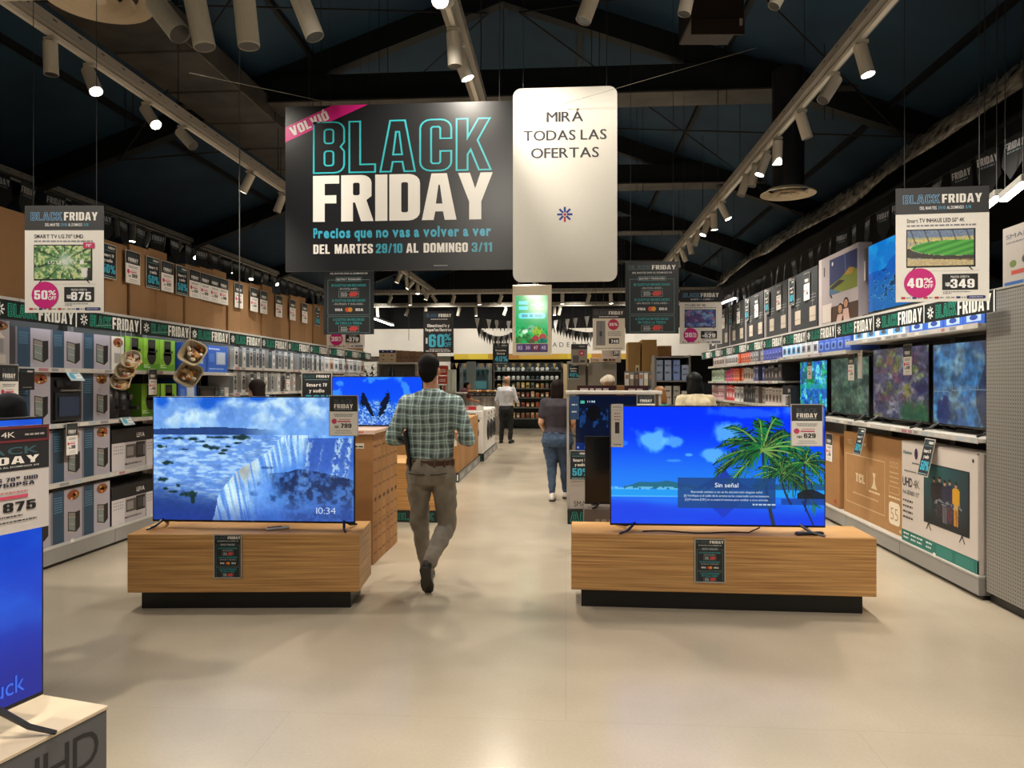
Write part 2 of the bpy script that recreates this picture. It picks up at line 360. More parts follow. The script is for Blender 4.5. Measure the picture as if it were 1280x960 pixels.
    def ell(s, cx, cz, rx, rz, col, L=1, n=24):
        return s.poly([(cx+rx*math.cos(2*math.pi*k/n), cz+rz*math.sin(2*math.pi*k/n)) for k in range(n)], col, L)
    def frame(s, x0, z0, x1, z1, t, col, L=1):
        s.rect(x0, z0, x1, z0+t, col, L); s.rect(x0, z1-t, x1, z1, col, L); s.rect(x0, z0, x0+t, z1, col, L); s.rect(x1-t, z0, x1, z1, col, L)
    def rrect(s, x0, z0, x1, z1, r, col, L=1):
        pts = []
        for cx, cz, a0 in ((x1-r, z1-r, 0), (x0+r, z1-r, 90), (x0+r, z0+r, 180), (x1-r, z0+r, 270)):
            for k in range(6): a = math.radians(a0+90*k/5); pts.append((cx+r*math.cos(a), cz+r*math.sin(a)))
        return s.poly(pts, col, L)
    def text(s, st, x, z, h, col, bold=0, sx=1.0, al='l', L=2, fit=None, sp=.085, rot=0, gb=None):
        """h = cap height; fit = total width to squeeze or stretch to"""
        G = GL[bold]; G0 = GL[gb if gb is not None else bold]; k = h/CAPH; cur = 0; items = []
        for ch in st:
            if ch == ' ': cur += .27; continue
            if ch not in G: continue
            g, g0 = G[ch], G0[ch]; items.append((g, cur-g0[2])); cur += g0[3]-g0[2]+sp
        wid = max(cur-sp, .01)
        if fit: sx = fit/(wid*k)
        o = {'l': 0, 'c': -wid/2, 'r': -wid}[al]; y = -s.E*L
        cr, sr = math.cos(rot), math.sin(rot)
        for g, cx in items:
            vs = []
            for p in g[0]:
                u, w = (p[0]+cx+o)*k*sx, p[1]*k
                vs.append((x+u*cr-w*sr, y, z+u*sr+w*cr))
            s.add(vs, g[1], col)
        return wid*k*sx
    def bars(s, x0, z, x1, h, col, L=2, al='l', rnd=None):
        """a line of print too small to read: word-long dashes"""
        r = random.Random(int(abs(x0*1e4+z*7e3)) if rnd is None else rnd); x = x0
        while x < x1:
            w = h*r.uniform(1.2, 3.6); s.rect(x, z, min(x+w, x1), z+h, col, L); x += w+h*.6
    def grid(s, img, x0, z0, w, h, L=1, y=None):
        """img: HxWx3 sRGB array, row 0 on top"""
        H, Wd = img.shape[:2]; y = -s.E*L if y is None else y
        a = np.where(img <= .04045, img/12.92, ((np.clip(img, 0, 1)+.055)/1.055)**2.4)
        xs = np.linspace(x0, x0+w, Wd+1); zs = np.linspace(z0+h, z0, H+1)
        b = len(s.v)
        vs = [(xs[i], y, zs[j]) for j in range(H+1) for i in range(Wd+1)]
        if s.xf is not None: vs = [tuple(s.xf @ Vector(p)) for p in vs]
        s.v.extend(vs)
        for j in range(H):
            r0 = b+j*(Wd+1)
            for i in range(Wd):
                s.f.append((r0+i+Wd+1, r0+i+Wd+2, r0+i+1, r0+i)); s.c.append(tuple(a[j, i]))
        return s
    def mesh(s, name, smooth=False):
        me = bpy.data.meshes.new(name); me.from_pydata(s.v, [], s.f)
        at_ = me.color_attributes.new('Col', 'FLOAT_COLOR', 'CORNER')
        ln = np.array([len(f) for f in s.f]); c = np.array(s.c, dtype=np.float32)
        cc = np.ones((int(ln.sum()), 4), dtype=np.float32); cc[:, :3] = np.repeat(c, ln, axis=0)
        at_.data.foreach_set('color', cc.ravel())
        if smooth: me.polygons.foreach_set('use_smooth', [True]*len(me.polygons))
        me.update(); return me
    def build(s, name, mat, parent=None, smooth=False, loc=None, rot=None):
        o = bpy.data.objects.new(name, s.mesh(name, smooth)); COL.objects.link(o); o.data.materials.append(mat)
        if parent: o.parent = parent
        if loc is not None: o.location = loc
        if rot is not None: o.rotation_euler = rot if not isinstance(rot, (int, float)) else (0, 0, rot)
        return o
def tag(o, label=None, cat=None, group=None, kind=None):
    if label: o['label'] = label
    if cat: o['category'] = cat
    if group: o['group'] = group
    if kind: o['kind'] = kind
    return o
def empty(name, loc, rot=0, label=None, cat=None, group=None):
    o = bpy.data.objects.new(name, None); COL.objects.link(o); o.location = loc; o.empty_display_size = .1
    o.rotation_euler = (0, 0, rot) if isinstance(rot, (int, float)) else rot
    return tag(o, label, cat, group)
def copy_tree(o, parent=None):
    c = o.copy(); COL.objects.link(c)
    if parent is not None: c.parent = parent
    for ch in list(o.children): copy_tree(ch, c)
    return c
ORD = ['first', 'second', 'third', 'fourth', 'fifth', 'sixth', 'seventh', 'eighth', 'ninth', 'tenth', 'eleventh', 'twelfth', 'thirteenth', 'fourteenth',
       'fifteenth', 'sixteenth', 'seventeenth', 'eighteenth', 'nineteenth', 'twentieth', 'twenty-first', 'twenty-second', 'twenty-third', 'twenty-fourth', 'twenty-fifth', 'twenty-sixth', 'twenty-seventh', 'twenty-eighth', 'twenty-ninth', 'thirtieth']
LROT, RROT = math.pi/2, -math.pi/2       # things facing the aisle from the left / right shelves
XL, XR = -4.30, 2.95
# ------------------------------------------------------------------ the room
def struct(mb, name, mat): return tag(mb.build(name, mat), kind='structure')
RX0, RX1, RY0, RY1 = -12.0, 9.5, -5.0, 26.5
RIDX, RIDZ, RSL = -0.8, 6.75, .36
def roofz(x): return RIDZ - RSL*abs(x-RIDX)
m = MB(); m.box(RX0-.2, RX1+.2, RY0-.2, RY1+.2, -.12, 0, '#b5a78f'); struct(m, 'floor', M_FLOOR)
m = MB()
for xa, xb in ((RX0-.2, RIDX), (RIDX, RX1+.2)):
    za, zb = roofz(xa), roofz(xb); vs = []
    for y in (RY0-.2, RY1+.2):
        for t in (0, .12): vs += [(xa, y, za+t), (xb, y, zb+t)]
    m.add(vs, [(0, 1, 5, 4), (2, 6, 7, 3), (0, 2, 3, 1), (4, 5, 7, 6), (0, 4, 6, 2), (1, 3, 7, 5)], '#101c28')
struct(m, 'ceiling', M_ROOF)
m = MB(); m.box(RX0-.2, RX0, RY0, RY1, 0, roofz(RX0), '#111111'); struct(m, 'wall_left', M_DARKW)
m = MB(); m.box(RX1, RX1+.2, RY0, RY1, 0, roofz(RX1), '#111111'); struct(m, 'wall_right', M_DARKW)
def gable(y0, y1, name):
    m = MB(); vs = []
    for y in (y0, y1): vs += [(RX0, y, 0), (RX1, y, 0), (RX1, y, roofz(RX1)), (RIDX, y, RIDZ), (RX0, y, roofz(RX0))]
    m.add(vs, [(0, 1, 2, 3, 4), (9, 8, 7, 6, 5), (0, 5, 6, 1), (1, 6, 7, 2), (2, 7, 8, 3), (3, 8, 9, 4), (4, 9, 5, 0)], '#111111')
    struct(m, name, M_DARKW)
gable(RY0-.2, RY0, 'wall_front'); gable(RY1, RY1+.2, 'wall_back')
# rafters and box tie beams every 4.25 m, purlins along the hall
nb = 0
for y in (1.0, 5.25, 9.5, 13.75, 18.0, 22.25):
    m = MB()
    for xa, xb in ((RX0, RIDX), (RIDX, RX1)):
        vs = []
        for yy in (y-.09, y+.09):
            for t in (-.3, .0): vs += [(xa, yy, roofz(xa)+t), (xb, yy, roofz(xb)+t)]
        m.add(vs, [(0, 1, 5, 4), (2, 6, 7, 3), (0, 2, 3, 1), (4, 5, 7, 6), (0, 4, 6, 2), (1, 3, 7, 5)], '#0a0c10')
    struct(m, 'ceiling_beam', M_BEAM)
for y in (9.5, 13.75, 18.0, 22.25):
    xa, xb = -6.6, 3.85
    m = MB(); m.box(xa, xb, y-.16, y+.16, 5.24, 5.55, '#0a0c10'); m.box(xa, xb, y-.2, y+.2, 5.19, 5.24, '#0a0c10')
    struct(m, 'ceiling_tie_beam', M_BEAM)
    m = MB(); m.box(xa, xb, y-.24, y+.24, 5.17, 5.192, '#57534c'); struct(m, 'ceiling_beam_flange', M_DUCT)
for x in (-10, -7.8, -5.6, -3.3, -1.6, .2, 2.0, 4.0, 6.4):
    z = roofz(x); m = MB(); m.box(x-.03, x+.03, RY0, RY1, z-.07, z-.002, '#0a0c10'); struct(m, 'ceiling_purlin', M_BEAM)
# thin suspension and brace rods under the roof
def rod(pts, r=.006, col='#15181c'):
    m = MB(); m.tube(pts, r, col, 6); return struct(m, 'ceiling_brace_rod', M_BEAM)
for (xa, ya, xb, yb) in ((-6, 5.25, -1, 9.5), (-1, 5.25, -6, 9.5), (-.6, 5.25, 4.2, 9.5), (4.2, 5.25, -.6, 9.5), (-.6, 9.5, 4.2, 13.75), (4.2, 9.5, -.6, 13.75), (-6, 9.5, -1, 13.75), (-1, 9.5, -6, 13.75)):
    rod([(xa, ya, roofz(xa)-.33), (xb, yb, roofz(xb)-.33)], .011, '#0a0d12')
for x, y in ((-6.2, 7.2), (-5.1, 8.2), (-2.8, 8), (-1.9, 7.4), (.3, 8.6), (1.6, 7.9), (2.9, 8.5), (-4.2, 10.6), (1.1, 11.5), (3.1, 12)):
    for dx in (0, .09): rod([(x+dx, y, roofz(x+dx)-.05), (x+dx, y, 4.5)], .004, '#2a2c2e')
# long flat air duct on the left, its sheets bolted end to end
m = MB()
y = 3.2
while y < 16:
    m.box(-4.75, -3.85, y, y+1.02, 5.02, 5.3, '#4a4742', .01); y += 1.06
struct(m, 'ceiling_air_duct', M_DUCT)
# steel eaves girder on the right under sheets of plastic film
m = MB()
m.box(4.75, 4.95, RY0, RY1, 4.25, 4.62, '#0a0c10'); m.box(4.6, 5.1, RY0, RY1, 4.2, 4.25, '#0a0c10'); struct(m, 'ceiling_eaves_beam', M_BEAM)
m = MB(); ny, nx = 60, 6
vs = []
for j in range(ny+1):
    y = 3.5+j*(20-3.5)/ny
    for i in range(nx+1):
        t = i/nx
        x = 4.74-.75*math.sin(t*1.5)+.025*math.sin(j*.8+i*2.1); z = 4.74-.62*t**1.4+.03*math.sin(j*.45+i*1.9)+.05*math.sin(j*.17)
        vs.append((x, y, z))
fs = [(j*(nx+1)+i, j*(nx+1)+i+1, (j+1)*(nx+1)+i+1, (j+1)*(nx+1)+i) for j in range(ny) for i in range(nx)]
m.add(vs, fs, '#5a544b')
o = m.build('ceiling_plastic_sheet', M_FILM, smooth=True); sm = o.modifiers.new('thick', 'SOLIDIFY'); sm.thickness = .008
tag(o, kind='structure')
m = MB(); m.box(4.0, RX1, 2.5, 22, 3.9, 3.95, '#0c0d10'); struct(m, 'ceiling_soffit', M_BEAM)
# back of the shop: white bulkhead over the bakery
YB = 25.0
def PX(px, d): return at(px, HZ, d).x
m = MB(); m.box(-10.5, 5.2, YB, YB+.25, 2.46, 3.4, '#d8d4cc'); struct(m, 'wall_bulkhead', M_WHITE)
m = MB(); m.box(-10.5, PX(560, YB), YB+.3, YB+.4, 0, 2.46, '#cfcac2'); struct(m, 'wall_bakery', M_WHITE)

# ------------------------------------------------------------------ light tracks and spotlights
TZ = 4.2
def track(xa, ya, xb, yb, z, label, cords=True):
    L = math.hypot(xb-xa, yb-ya); rz = math.atan2(yb-ya, xb-xa)
    t = empty('light_track', (xa, ya, z), rz, label, 'light track', 'ceiling light tracks')
    m = MB(); m.box(0, L, -.018, .018, 0, .035, '#e6e0d4'); m.build('rail', M_METAL, t)
    m = MB()
    m.box(0, L, -.07, -.066, .05, .125, '#b5afa4'); m.box(0, L, .066, .07, .05, .125, '#b5afa4'); m.box(0, L, -.07, .07, .045, .05, '#8f8b83')
    n = min(90, int(L/.09))
    for i in range(n): m.box(.03+i*L/n, .03+i*L/n+.045, -.0715, -.0705, .09, .1, '#1a1a1a'); m.box(.03+i*L/n, .03+i*L/n+.045, .0705, .0715, .09, .1, '#1a1a1a')
    m.build('cable_tray', M_METAL, t)
    x = .8
    while x < L and cords:
        c = MB(); X, Y = xa+x*math.cos(rz), ya+x*math.sin(rz); h = roofz(X)-z
        c.tube([(x, 0, .035), (x, 0, h)], .005, '#3a3a3a', 6); c.build('hanging_rod', M_METAL, t); x += 2.6
    return t
def spotlight(x, y, z, tilt, azi, label, size=1.0, lit=False, lamp=False, group='track spotlights', power=1.0):
    """cylinder spotlight under a rail; tilt from straight down, towards azi (0 = +x, 90 = away)"""
    t = empty('spotlight', (x, y, z), 0, label, 'spotlight', group)
    m = MB(); m.box(-.05*size, .05*size, -.017, .017, -.03, 0, '#d2ccc0', .004); m.tube([(0, 0, -.03), (0, 0, -.085)], .012*size, '#bdb7ab', 8)
    m.build('track_adapter', M_METAL, t)
    r, ln = .052*size, .25*size
    d = Vector((math.sin(tilt)*math.cos(azi), math.sin(tilt)*math.sin(azi), -math.cos(tilt)))
    p = Vector((0, 0, -.095)) - d*ln*.22
    b = p + d*ln
    m = MB(); m.tube([p, p+d*.006, b-d*.004, b], [r*.92, r, r, r*.97], '#ddd6c8', 18, caps=False)
    m.tube([p, p+d*.001], [r*.92, r*.92], '#4c4842', 18); m.tube([b-d*.02, b-d*.019], [r*.93, r*.93], '#2c2a26', 18)
    m.build('housing', M_PLAST, t, smooth=False)
    m = MB(); m.tube([b-d*.012, b-d*.004], [r*.86, r*.86], (1, .93, .8) if lit else (.03, .028, .025), 16)
    m.build('lens', M_LENS if lit else M_PLAST, t)
    if lamp:
        L = bpy.data.lights.new('lamp', 'SPOT'); L.energy = SPOT_W*power; L.color = WARM; L.spot_size = math.radians(105); L.spot_blend = .75; L.shadow_soft_size = .07
        lo = bpy.data.objects.new('lamp', L); COL.objects.link(lo); lo.parent = t; lo.location = b+d*.01
        lo.rotation_euler = d.to_track_quat('-Z', 'Y').to_euler()
    return t
R_ = math.radians
TXL, TXC, TXR, TXF = -3.92, -.83, 2.27, -7.2
track(TXL, -4, TXL, 22, TZ, 'long ceiling light track over the left shelves, left of the banner')
track(TXC, -4, TXC, 22, TZ, 'central ceiling light track running above and behind the banner')
track(TXR, -4, TXR, 22, TZ, 'long ceiling light track to the right of the white board')
track(TXF, 2, TXF, 22, TZ, 'outermost ceiling light track behind the tall brown cartons on the left')
track(-4.4, 4.32, 3.2, 4.32, 3.93, 'cross track with large spotlights at the top edge of the ceiling view')
track(-7.0, 20.2, 5.2, 20.2, 4.0, 'nearer cross track in front of the bakery')
track(-7.0, 23.6, 5.2, 23.6, 4.0, 'farther cross track in front of the bakery')
# (pixel, tilt, azimuth, lit)
def row(X, items, side, z=TZ):
    n = 0
    for px, tilt, az, lit in items:
        d, y = atX(px, X); n += 1
        spotlight(X, y, z-.005, R_(tilt), R_(az), '%s white cylinder spotlight from the front on %s' % (ORD[n-1], side), 1.0, lit, lamp=False)
row(TXL, [(63, 2, 0, 0), (112, 33, -30, 1), (184, 42, -25, 1), (228, 46, -15, 0), (312, 28, 180, 1), (352, 20, 190, 0)], 'the track over the left shelves')
row(TXC, [(567, 3, 0, 0), (573, 22, 10, 1)], 'the central track above the banner')
row(TXR, [(1077, 14, -40, 1), (1042, 35, 200, 0), (1002, 18, 10, 0), (972, 6, 90, 1), (957, 22, 190, 1), (944, 16, 200, 0), (932, 20, 190, 0), (903, 26, -20, 1), (892, 4, 0, 1), (884, 24, 200, 1), (872, 18, 200, 0), (862, 12, -20, 0), (853, 24, 20, 1), (846, 10, 0, 0)], 'the track right of the white board')
row(TXF, [(78, 40, 180, 0), (107, 10, 0, 0), (147, 5, 0, 0), (166, 4, -90, 1), (186, 25, 180, 0), (203, 20, -80, 1), (225, 35, 200, 0), (240, 42, -30, 1), (262, 30, 0, 0), (273, 35, 0, 0), (287, 5, 0, 1), (302, 30, 180, 0), (315, 25, -80, 1), (330, 40, 180, 0), (341, 45, -20, 1)], 'the track behind the brown cartons')
for k, (px, tilt, az) in enumerate(((185, 42, -20), (233, 12, 0), (297, 6, 0), (372, 22, 0), (556, 62, -90), (741, 20, 190), (858, 12, 190), (972, 28, 190))):
    q = at(px, 0, 4.35)
    spotlight(q.x, 4.32, 3.925, R_(tilt), R_(az), '%s large white spotlight from the left on the cross track at the top' % ORD[k], (1.25, 1.25, 1.25, 1.1, 1.0, .9, .75, .7)[k], lit=(k == 4), group='large cross track spotlights')
for X, nm, pxs in ((TXL, 'left', (500, 508, 515, 522, 529, 535, 541)),):
    for k, px in enumerate(pxs):
        d, y = atX(px, X)
        spotlight(X, min(y, 21.8), TZ-.005, R_((25, 10, 40, 5, 30, 20, 35, 15, 10, 20)[k]), R_((180, 0, 190, -60, 0, 180, 20, -80, 0, 0)[k]), '%s small spotlight at the far end of the left track seen under the banner' % ORD[k], 1.0, lit=k % 3 != 1)
for z_, yy, nm, pxs in ((3.995, 20.2, 'nearer', (457, 485, 510, 566, 598, 626, 703, 736, 763, 912, 944)), (3.995, 23.6, 'farther', (468, 507, 530, 573, 594, 632, 693, 700))):
    for k, px in enumerate(pxs):
        spotlight(at(px, HZ, yy).x, yy, z_, R_((4, 20, 0, 14)[k % 4]), R_(180*(k % 2)), '%s spotlight from the left on the %s cross track before the bakery' % (ORD[k], nm), 1.0, lit=k % 2 == 0)
# every metre and a half of track carries a lit lamp, in front of and behind the camera too
k = 0
for X in (TXL, TXC, TXR):
    for y in (-3, -1.2, .6, 2.4, 5.6, 7.4, 9.6, 12.4, 15.4, 18.4, 21.4):
        k += 1
        L = bpy.data.lights.new('track_or_fill_lamp', 'SPOT'); L.energy = SPOT_W*(1.35 if y > 11 else 1.0 if y > 4 else 1.15); L.color = WARM; L.spot_size = R_(92 if X == TXL else 118); L.spot_blend = .7; L.shadow_soft_size = .09
        lo = bpy.data.objects.new('track_or_fill_lamp', L); COL.objects.link(lo); lo.location = (X, y+.3*((k*7) % 5-2)/2, TZ-.4)
        lo.rotation_euler = (R_(8*((k*3) % 3-1)), R_(10*((k*5) % 3-1)-(26 if X == TXL else 0)), 0)
def aim_fill(loc, target, w, ang=40):  # added fill spot without a fixture, aimed to brighten its target
    L = bpy.data.lights.new('track_or_fill_lamp', 'SPOT'); L.energy = w; L.color = WARM; L.spot_size = R_(ang); L.spot_blend = .8; L.shadow_soft_size = .05
    lo = bpy.data.objects.new('track_or_fill_lamp', L); COL.objects.link(lo); lo.location = loc
    lo.rotation_euler = (Vector(target)-Vector(loc)).to_track_quat('-Z', 'Y').to_euler()
aim_fill((-.83, 4.6, 4.05), (-1.0, 5.55, 3.1), 60, 90); aim_fill((-.83, 1.2, 4.0), (-.9, 5.5, 2.9), 170, 34)
aim_fill((.5, 4.55, 4.0), (.55, 5.35, 2.9), 22, 90); aim_fill((TXR, 1.2, 4.0), (.7, 5.3, 2.8), 90, 34)
aim_fill((-2.6, 4.6, 3.9), (-2.0, 5.5, 3.0), 25, 60)
aim_fill((-3.9, 2.0, 4.0), (-3.1, 4.7, 2.3), 260, 36); aim_fill((2.27, 1.6, 4.0), (2.25, 4.25, 2.3), 230, 36)
aim_fill((-.83, .4, 3.9), (-1.5, 5.2, 1.0), 230, 42); aim_fill((TXR, .4, 3.9), (1.4, 5.1, .9), 230, 42); aim_fill((TXC, 7.0, 3.95), (-.6, 11, 2.0), 170, 60); aim_fill((TXC, 11.0, 3.95), (-.4, 16, 1.6), 170, 60)
for y in (4.6, 6.6, 8.8, 11.2, 13.8):
    aim_fill((TXC, y, 3.95), (XL, y+.9, 1.15), 190, 62); aim_fill((TXC+.05, y+.4, 3.95), (XR, y+1.2, 1.25), 170, 62)
aim_fill((TXR, 5.0, 3.95), (XR+.1, 6.6, 1.0), 60, 80); aim_fill((TXR, 8.0, 3.95), (XR+.1, 9.4, 1.4), 60, 80)
for x in (-8, -6, -4, -2, .3, 2.2, 4): aim_fill((x, 22.6, 3.9), (x, 25, 2.4), 160, 100)

# linear lamps
def linear_lamp(p0, p1, label):
    p0, p1 = Vector(p0), Vector(p1); c = (p0+p1)/2; L = (p1-p0).length
    t = empty('linear_lamp', c, math.atan2((p1-p0).y, (p1-p0).x), label, 'lamp', 'linear tube lamps')
    m = MB(); m.box(-L/2, L/2, -.03, .03, .0, .05, '#8d8a84', .005); m.build('housing', M_METAL, t)
    m = MB(); m.box(-L/2+.01, L/2-.01, -.025, .025, -.02, .0, (1, 1, 1)); m.build('tube', M_LED, t)
    for s in (-1, 1):
        m = MB(); m.tube([(s*L*.4, 0, .05), (s*L*.4, 0, roofz(c.x)-c.z)], .004, '#333', 6) if False else m.tube([(s*L*.4, 0, .05), (s*L*.4, 0, max(.3, min(2.5, roofz(c.x)-c.z-.02)))], .004, '#333333', 6); m.build('hanging_rod', M_METAL, t)
z0 = 3.1
linear_lamp(at(901, 380, 15.2), at(919, 371, 14.2), 'white tube lamp hanging over the far end of the right shelves')
linear_lamp(at(467, 398, 16), at(491, 406, 18), 'white tube lamp hanging over the far end of the left shelves')
linear_lamp(at(1229, 257, 6.0), at(1248, 248, 5.6), 'tube lamp just right of the fifty inch television poster')
linear_lamp(at(1254, 245, 5.5), at(1282, 231, 5.0), 'tube lamp at the right frame edge above the white cartons')

# round ceiling diffusers
def diffuser(c, r, label, zt):
    t = empty('air_diffuser', c, 0, label, 'air diffuser')
    m = MB(); m.tube([(0, 0, .05), (0, 0, zt-c[2])], r*.58, '#0d1015', 28); m.build('duct_pipe', M_BEAM, t)
    m = MB()
    for ra, rb, za, zb in ((1, .72, .0, .05), (.68, .45, -.015, .04), (.4, .2, -.02, .03)):
        vs = []; n = 40
        for rr, z in ((ra, za), (ra, za-.012), (rb, zb)):
            for k in range(n): vs.append((rr*r*math.cos(2*math.pi*k/n), rr*r*math.sin(2*math.pi*k/n), z))
        m.add(vs, [(i*n+k, i*n+(k+1) % n, (i+1)*n+(k+1) % n, (i+1)*n+k) for i in range(2) for k in range(n)], '#c9b99e')
    m.tube([(0, 0, -.02), (0, 0, .02)], [.16*r, .1*r], '#c9b99e', 20)
    m.build('diffuser_cone', M_PLAST, t, smooth=False)
diffuser(tuple(at(985, 242, 8.6)), .31, 'round cream air diffuser under a black pipe, right of the ceiling spotlights', 5.2)
q = at(122, -6, 5.2); diffuser((q.x, q.y, q.z-.02), .36, 'round cream air diffuser cut by the top edge above the left tracks', 5.2)
# dark fan-coil box near the top
q = at(897, 22, 6.6); t = empty('air_unit', (q.x, q.y, q.z), R_(4), 'dark brown ventilation box hanging near the top, left of the right track', 'air unit')
m = MB(); m.box(-.24, .24, 0, .5, -.02, .3, '#2b211a', .01); m.build('casing', M_METAL, t)
m = MB(); m.box(-.24, .24, -.015, 0, -.16, -.02, '#31261d', .004); m.build('flap', M_METAL, t)
m = MB(); m.box(.19, .215, -.03, -.015, -.08, -.02, '#9a9184'); m.build('bracket', M_METAL, t)
for s in (-.2, .2): m = MB(); m.tube([(s, .25, .3), (s, .25, roofz(q.x+s)-q.z)], .006, '#222222', 6); m.build('hanging_rod', M_METAL, t)
# ------------------------------------------------------------------ pictures shown on screens and prints
def fbm(h, w, sc, oct=5, seed=0, ax=1.0):
    r = np.random.default_rng(seed); out = np.zeros((h, w)); amp, tot = 1.0, 0
    for o in range(oct):
        gh, gw = max(2, int(sc*2**o)+2), max(2, int(sc*ax*2**o)+2); g = r.random((gh, gw))
        yy = np.linspace(0, gh-1.001, h); xx = np.linspace(0, gw-1.001, w)
        y0, x0 = yy.astype(int), xx.astype(int); fy, fx = (yy-y0)[:, None], (xx-x0)[None]
        fy, fx = fy*fy*(3-2*fy), fx*fx*(3-2*fx)
        a = g[y0][:, x0]; b = g[y0][:, x0+1]; c = g[y0+1][:, x0]; d = g[y0+1][:, x0+1]
        out += amp*((a*(1-fx)+b*fx)*(1-fy)+(c*(1-fx)+d*fx)*fy); tot += amp; amp *= .5
    return out/tot
def mixc(img, col, a): return img*(1-a[..., None])+np.array(col)*a[..., None]
def sst(a, b, x): t = np.clip((x-a)/(b-a), 0, 1); return t*t*(3-2*t)
def stroke(img, pts, w0, w1, col, U, V, asp):
    for i in range(len(pts)-1):
        (ax, ay), (bx, by) = pts[i], pts[i+1]
        t0, t1 = i/(len(pts)-1), (i+1)/(len(pts)-1); wa, wb = w0+(w1-w0)*t0, w0+(w1-w0)*t1; p = max(wa, wb)*1.5
        H, Wd = U.shape
        i0, i1 = int(max(0, (min(ax, bx)-p)*Wd)), int(min(Wd, (max(ax, bx)+p)*Wd+2)); j0, j1 = int(max(0, (min(ay, by)-p*asp)*H)), int(min(H, (max(ay, by)+p*asp)*H+2))
        if i1 <= i0 or j1 <= j0: continue
        u, v = U[j0:j1, i0:i1], V[j0:j1, i0:i1]
        dx, dy = bx-ax, (by-ay)/asp; q = dx*dx+dy*dy+1e-12
        t = np.clip(((u-ax)*dx+(v-ay)/asp*dy)/q, 0, 1)
        d = np.hypot(u-ax-t*dx, (v-ay)/asp-t*dy); w = wa+(wb-wa)*t
        img[j0:j1, i0:i1] = mixc(img[j0:j1, i0:i1], col, np.clip((w-d)/w*2, 0, 1)*(d < w))
def uv(h, w): return np.meshgrid((np.arange(w)+.5)/w, (np.arange(h)+.5)/h)
def falls_img(h=174, w=310):
    U, V = uv(h, w); n = fbm(h, w, 5, 6, 1, 1.8); n2 = fbm(h, w, 16, 4, 2, 1.8); n3 = fbm(h, w, 34, 3, 13, 1.8)
    # clouds: bright billows with blue undersides
    c = fbm(h, w, 4, 6, 22, 1.6); c2 = fbm(h, w, 9, 5, 23, 1.5); sky = np.zeros((h, w, 3))+np.array((.46, .62, .93))
    sky = mixc(sky, (.66, .78, .99), sst(.40, .58, c)); sky = mixc(sky, (.86, .92, 1.0), sst(.46, .62, c2)*sst(.36, .56, c)*(1-.45*U)); sky = mixc(sky, (.38, .54, .88), sst(.52, .7, 1-c2)*.7)
    for x, y, rx, ry in ((.27, .04, .05, .06), (.04, .02, .03, .05), (.52, .0, .05, .03), (.33, .0, .05, .03)): sky = mixc(sky, (.08, .34, .84), np.clip(1.5*np.exp(-((U-x)/rx)**2-((V-y)/ry)**2)+(n2-.5)*.8, 0, 1)*(np.hypot((U-x)/rx, (V-y)/ry) < 1.6)*.9)
    sky = mixc(sky, (.50, .68, .98), sst(.14, .28, V)*.6)
    img = sky
    top = .262-.020*np.exp(-((U-.30)/.22)**2)+.006*(n3-.5); img = mixc(img, (.17, .27, .52), ((V > top) & (V < .31) & (U < .66))*(1-sst(.40, .66, U)))
    below = V > .305; base = np.zeros((h, w, 3))+np.array((.38, .60, .97))
    img = np.where(below[..., None], mixc(base, (.30, .50, .92), sst(.4, .6, n)*.6), img)
    # upper river, seen flat, broken by streaks and bushes
    e = np.interp(V, [.30, .345, .40, .46, .52, .60, .70, .80, 1.0], [.66, .63, .60, .56, .50, .42, .37, .33, .30]) + .012*(n2-.5)
    riv = below & (U < e); st = fbm(h, w, 60, 3, 3, .4)
    R = mixc(np.zeros((h, w, 3))+np.array((.44, .60, .93)), (.70, .81, 1.0), sst(.38, .64, st)); R = mixc(R, (.34, .48, .80), sst(.5, .72, fbm(h, w, 26, 4, 17, .8))*.6)
    R = mixc(R, (.14, .24, .52), sst(.60, .86, V-.30*U)*.95)
    img = np.where(riv[..., None], R, img)
    # curtain of falling water: streaks follow the lip and lean to the right on the way down
    lip = np.clip((V-np.interp(U, [.30, .37, .42, .50, .56, .60, .63, .66], [.86, .70, .60, .50, .44, .40, .36, .34])), 0, 1)
    s = U-.10*lip; stk = fbm(h, w, 3, 3, 4, 30); cols = np.clip((s*w).astype(int), 0, w-1); stk2 = stk[(V*h).astype(int).clip(0, h-1), cols]; r1 = np.random.default_rng(4).random(w); k = np.convolve(r1, np.ones(2)/2, 'same')[cols]
    cur = below & (U >= e)
    Wt = mixc(np.zeros((h, w, 3))+np.array((.47, .66, .99)), (.88, .94, 1.0), np.clip(sst(.36, .62, stk2)*.75+sst(.40, .8, k)*.4, 0, 1)); Wt = mixc(Wt, (.28, .46, .86), sst(.45, .7, 1-stk2)*.55)
    Wt = mixc(Wt, (.70, .66, .66), np.exp(-((U-.455)/.05)**2-((V-.60)/.10)**2)*sst(.42, .6, stk2)*.9)
    fade = np.clip(1-sst(.09, .27, U-e+.10*(n2-.5)), 0, 1); img = np.where(cur[..., None], mixc(img, (0, 0, 0), fade*0)*(1-fade[..., None])+Wt*fade[..., None], img)
    # far falls behind the mist
    far = (V > .335) & (V < .64) & (U > .62); img = mixc(img, (.56, .74, 1.0), far*sst(.42, .62, fbm(h, w, 3, 3, 14, 14))*.45*(1-sst(.5, .64, V)))
    cl = (U > .755-.05*(V-.34)) & (V > .325) & (V < .58+.12*U); img = mixc(img, (.23, .36, .74), cl*sst(.745, .80, U+.05*(V-.34))*(1-sst(.52, .68, V)*.6)*.95)
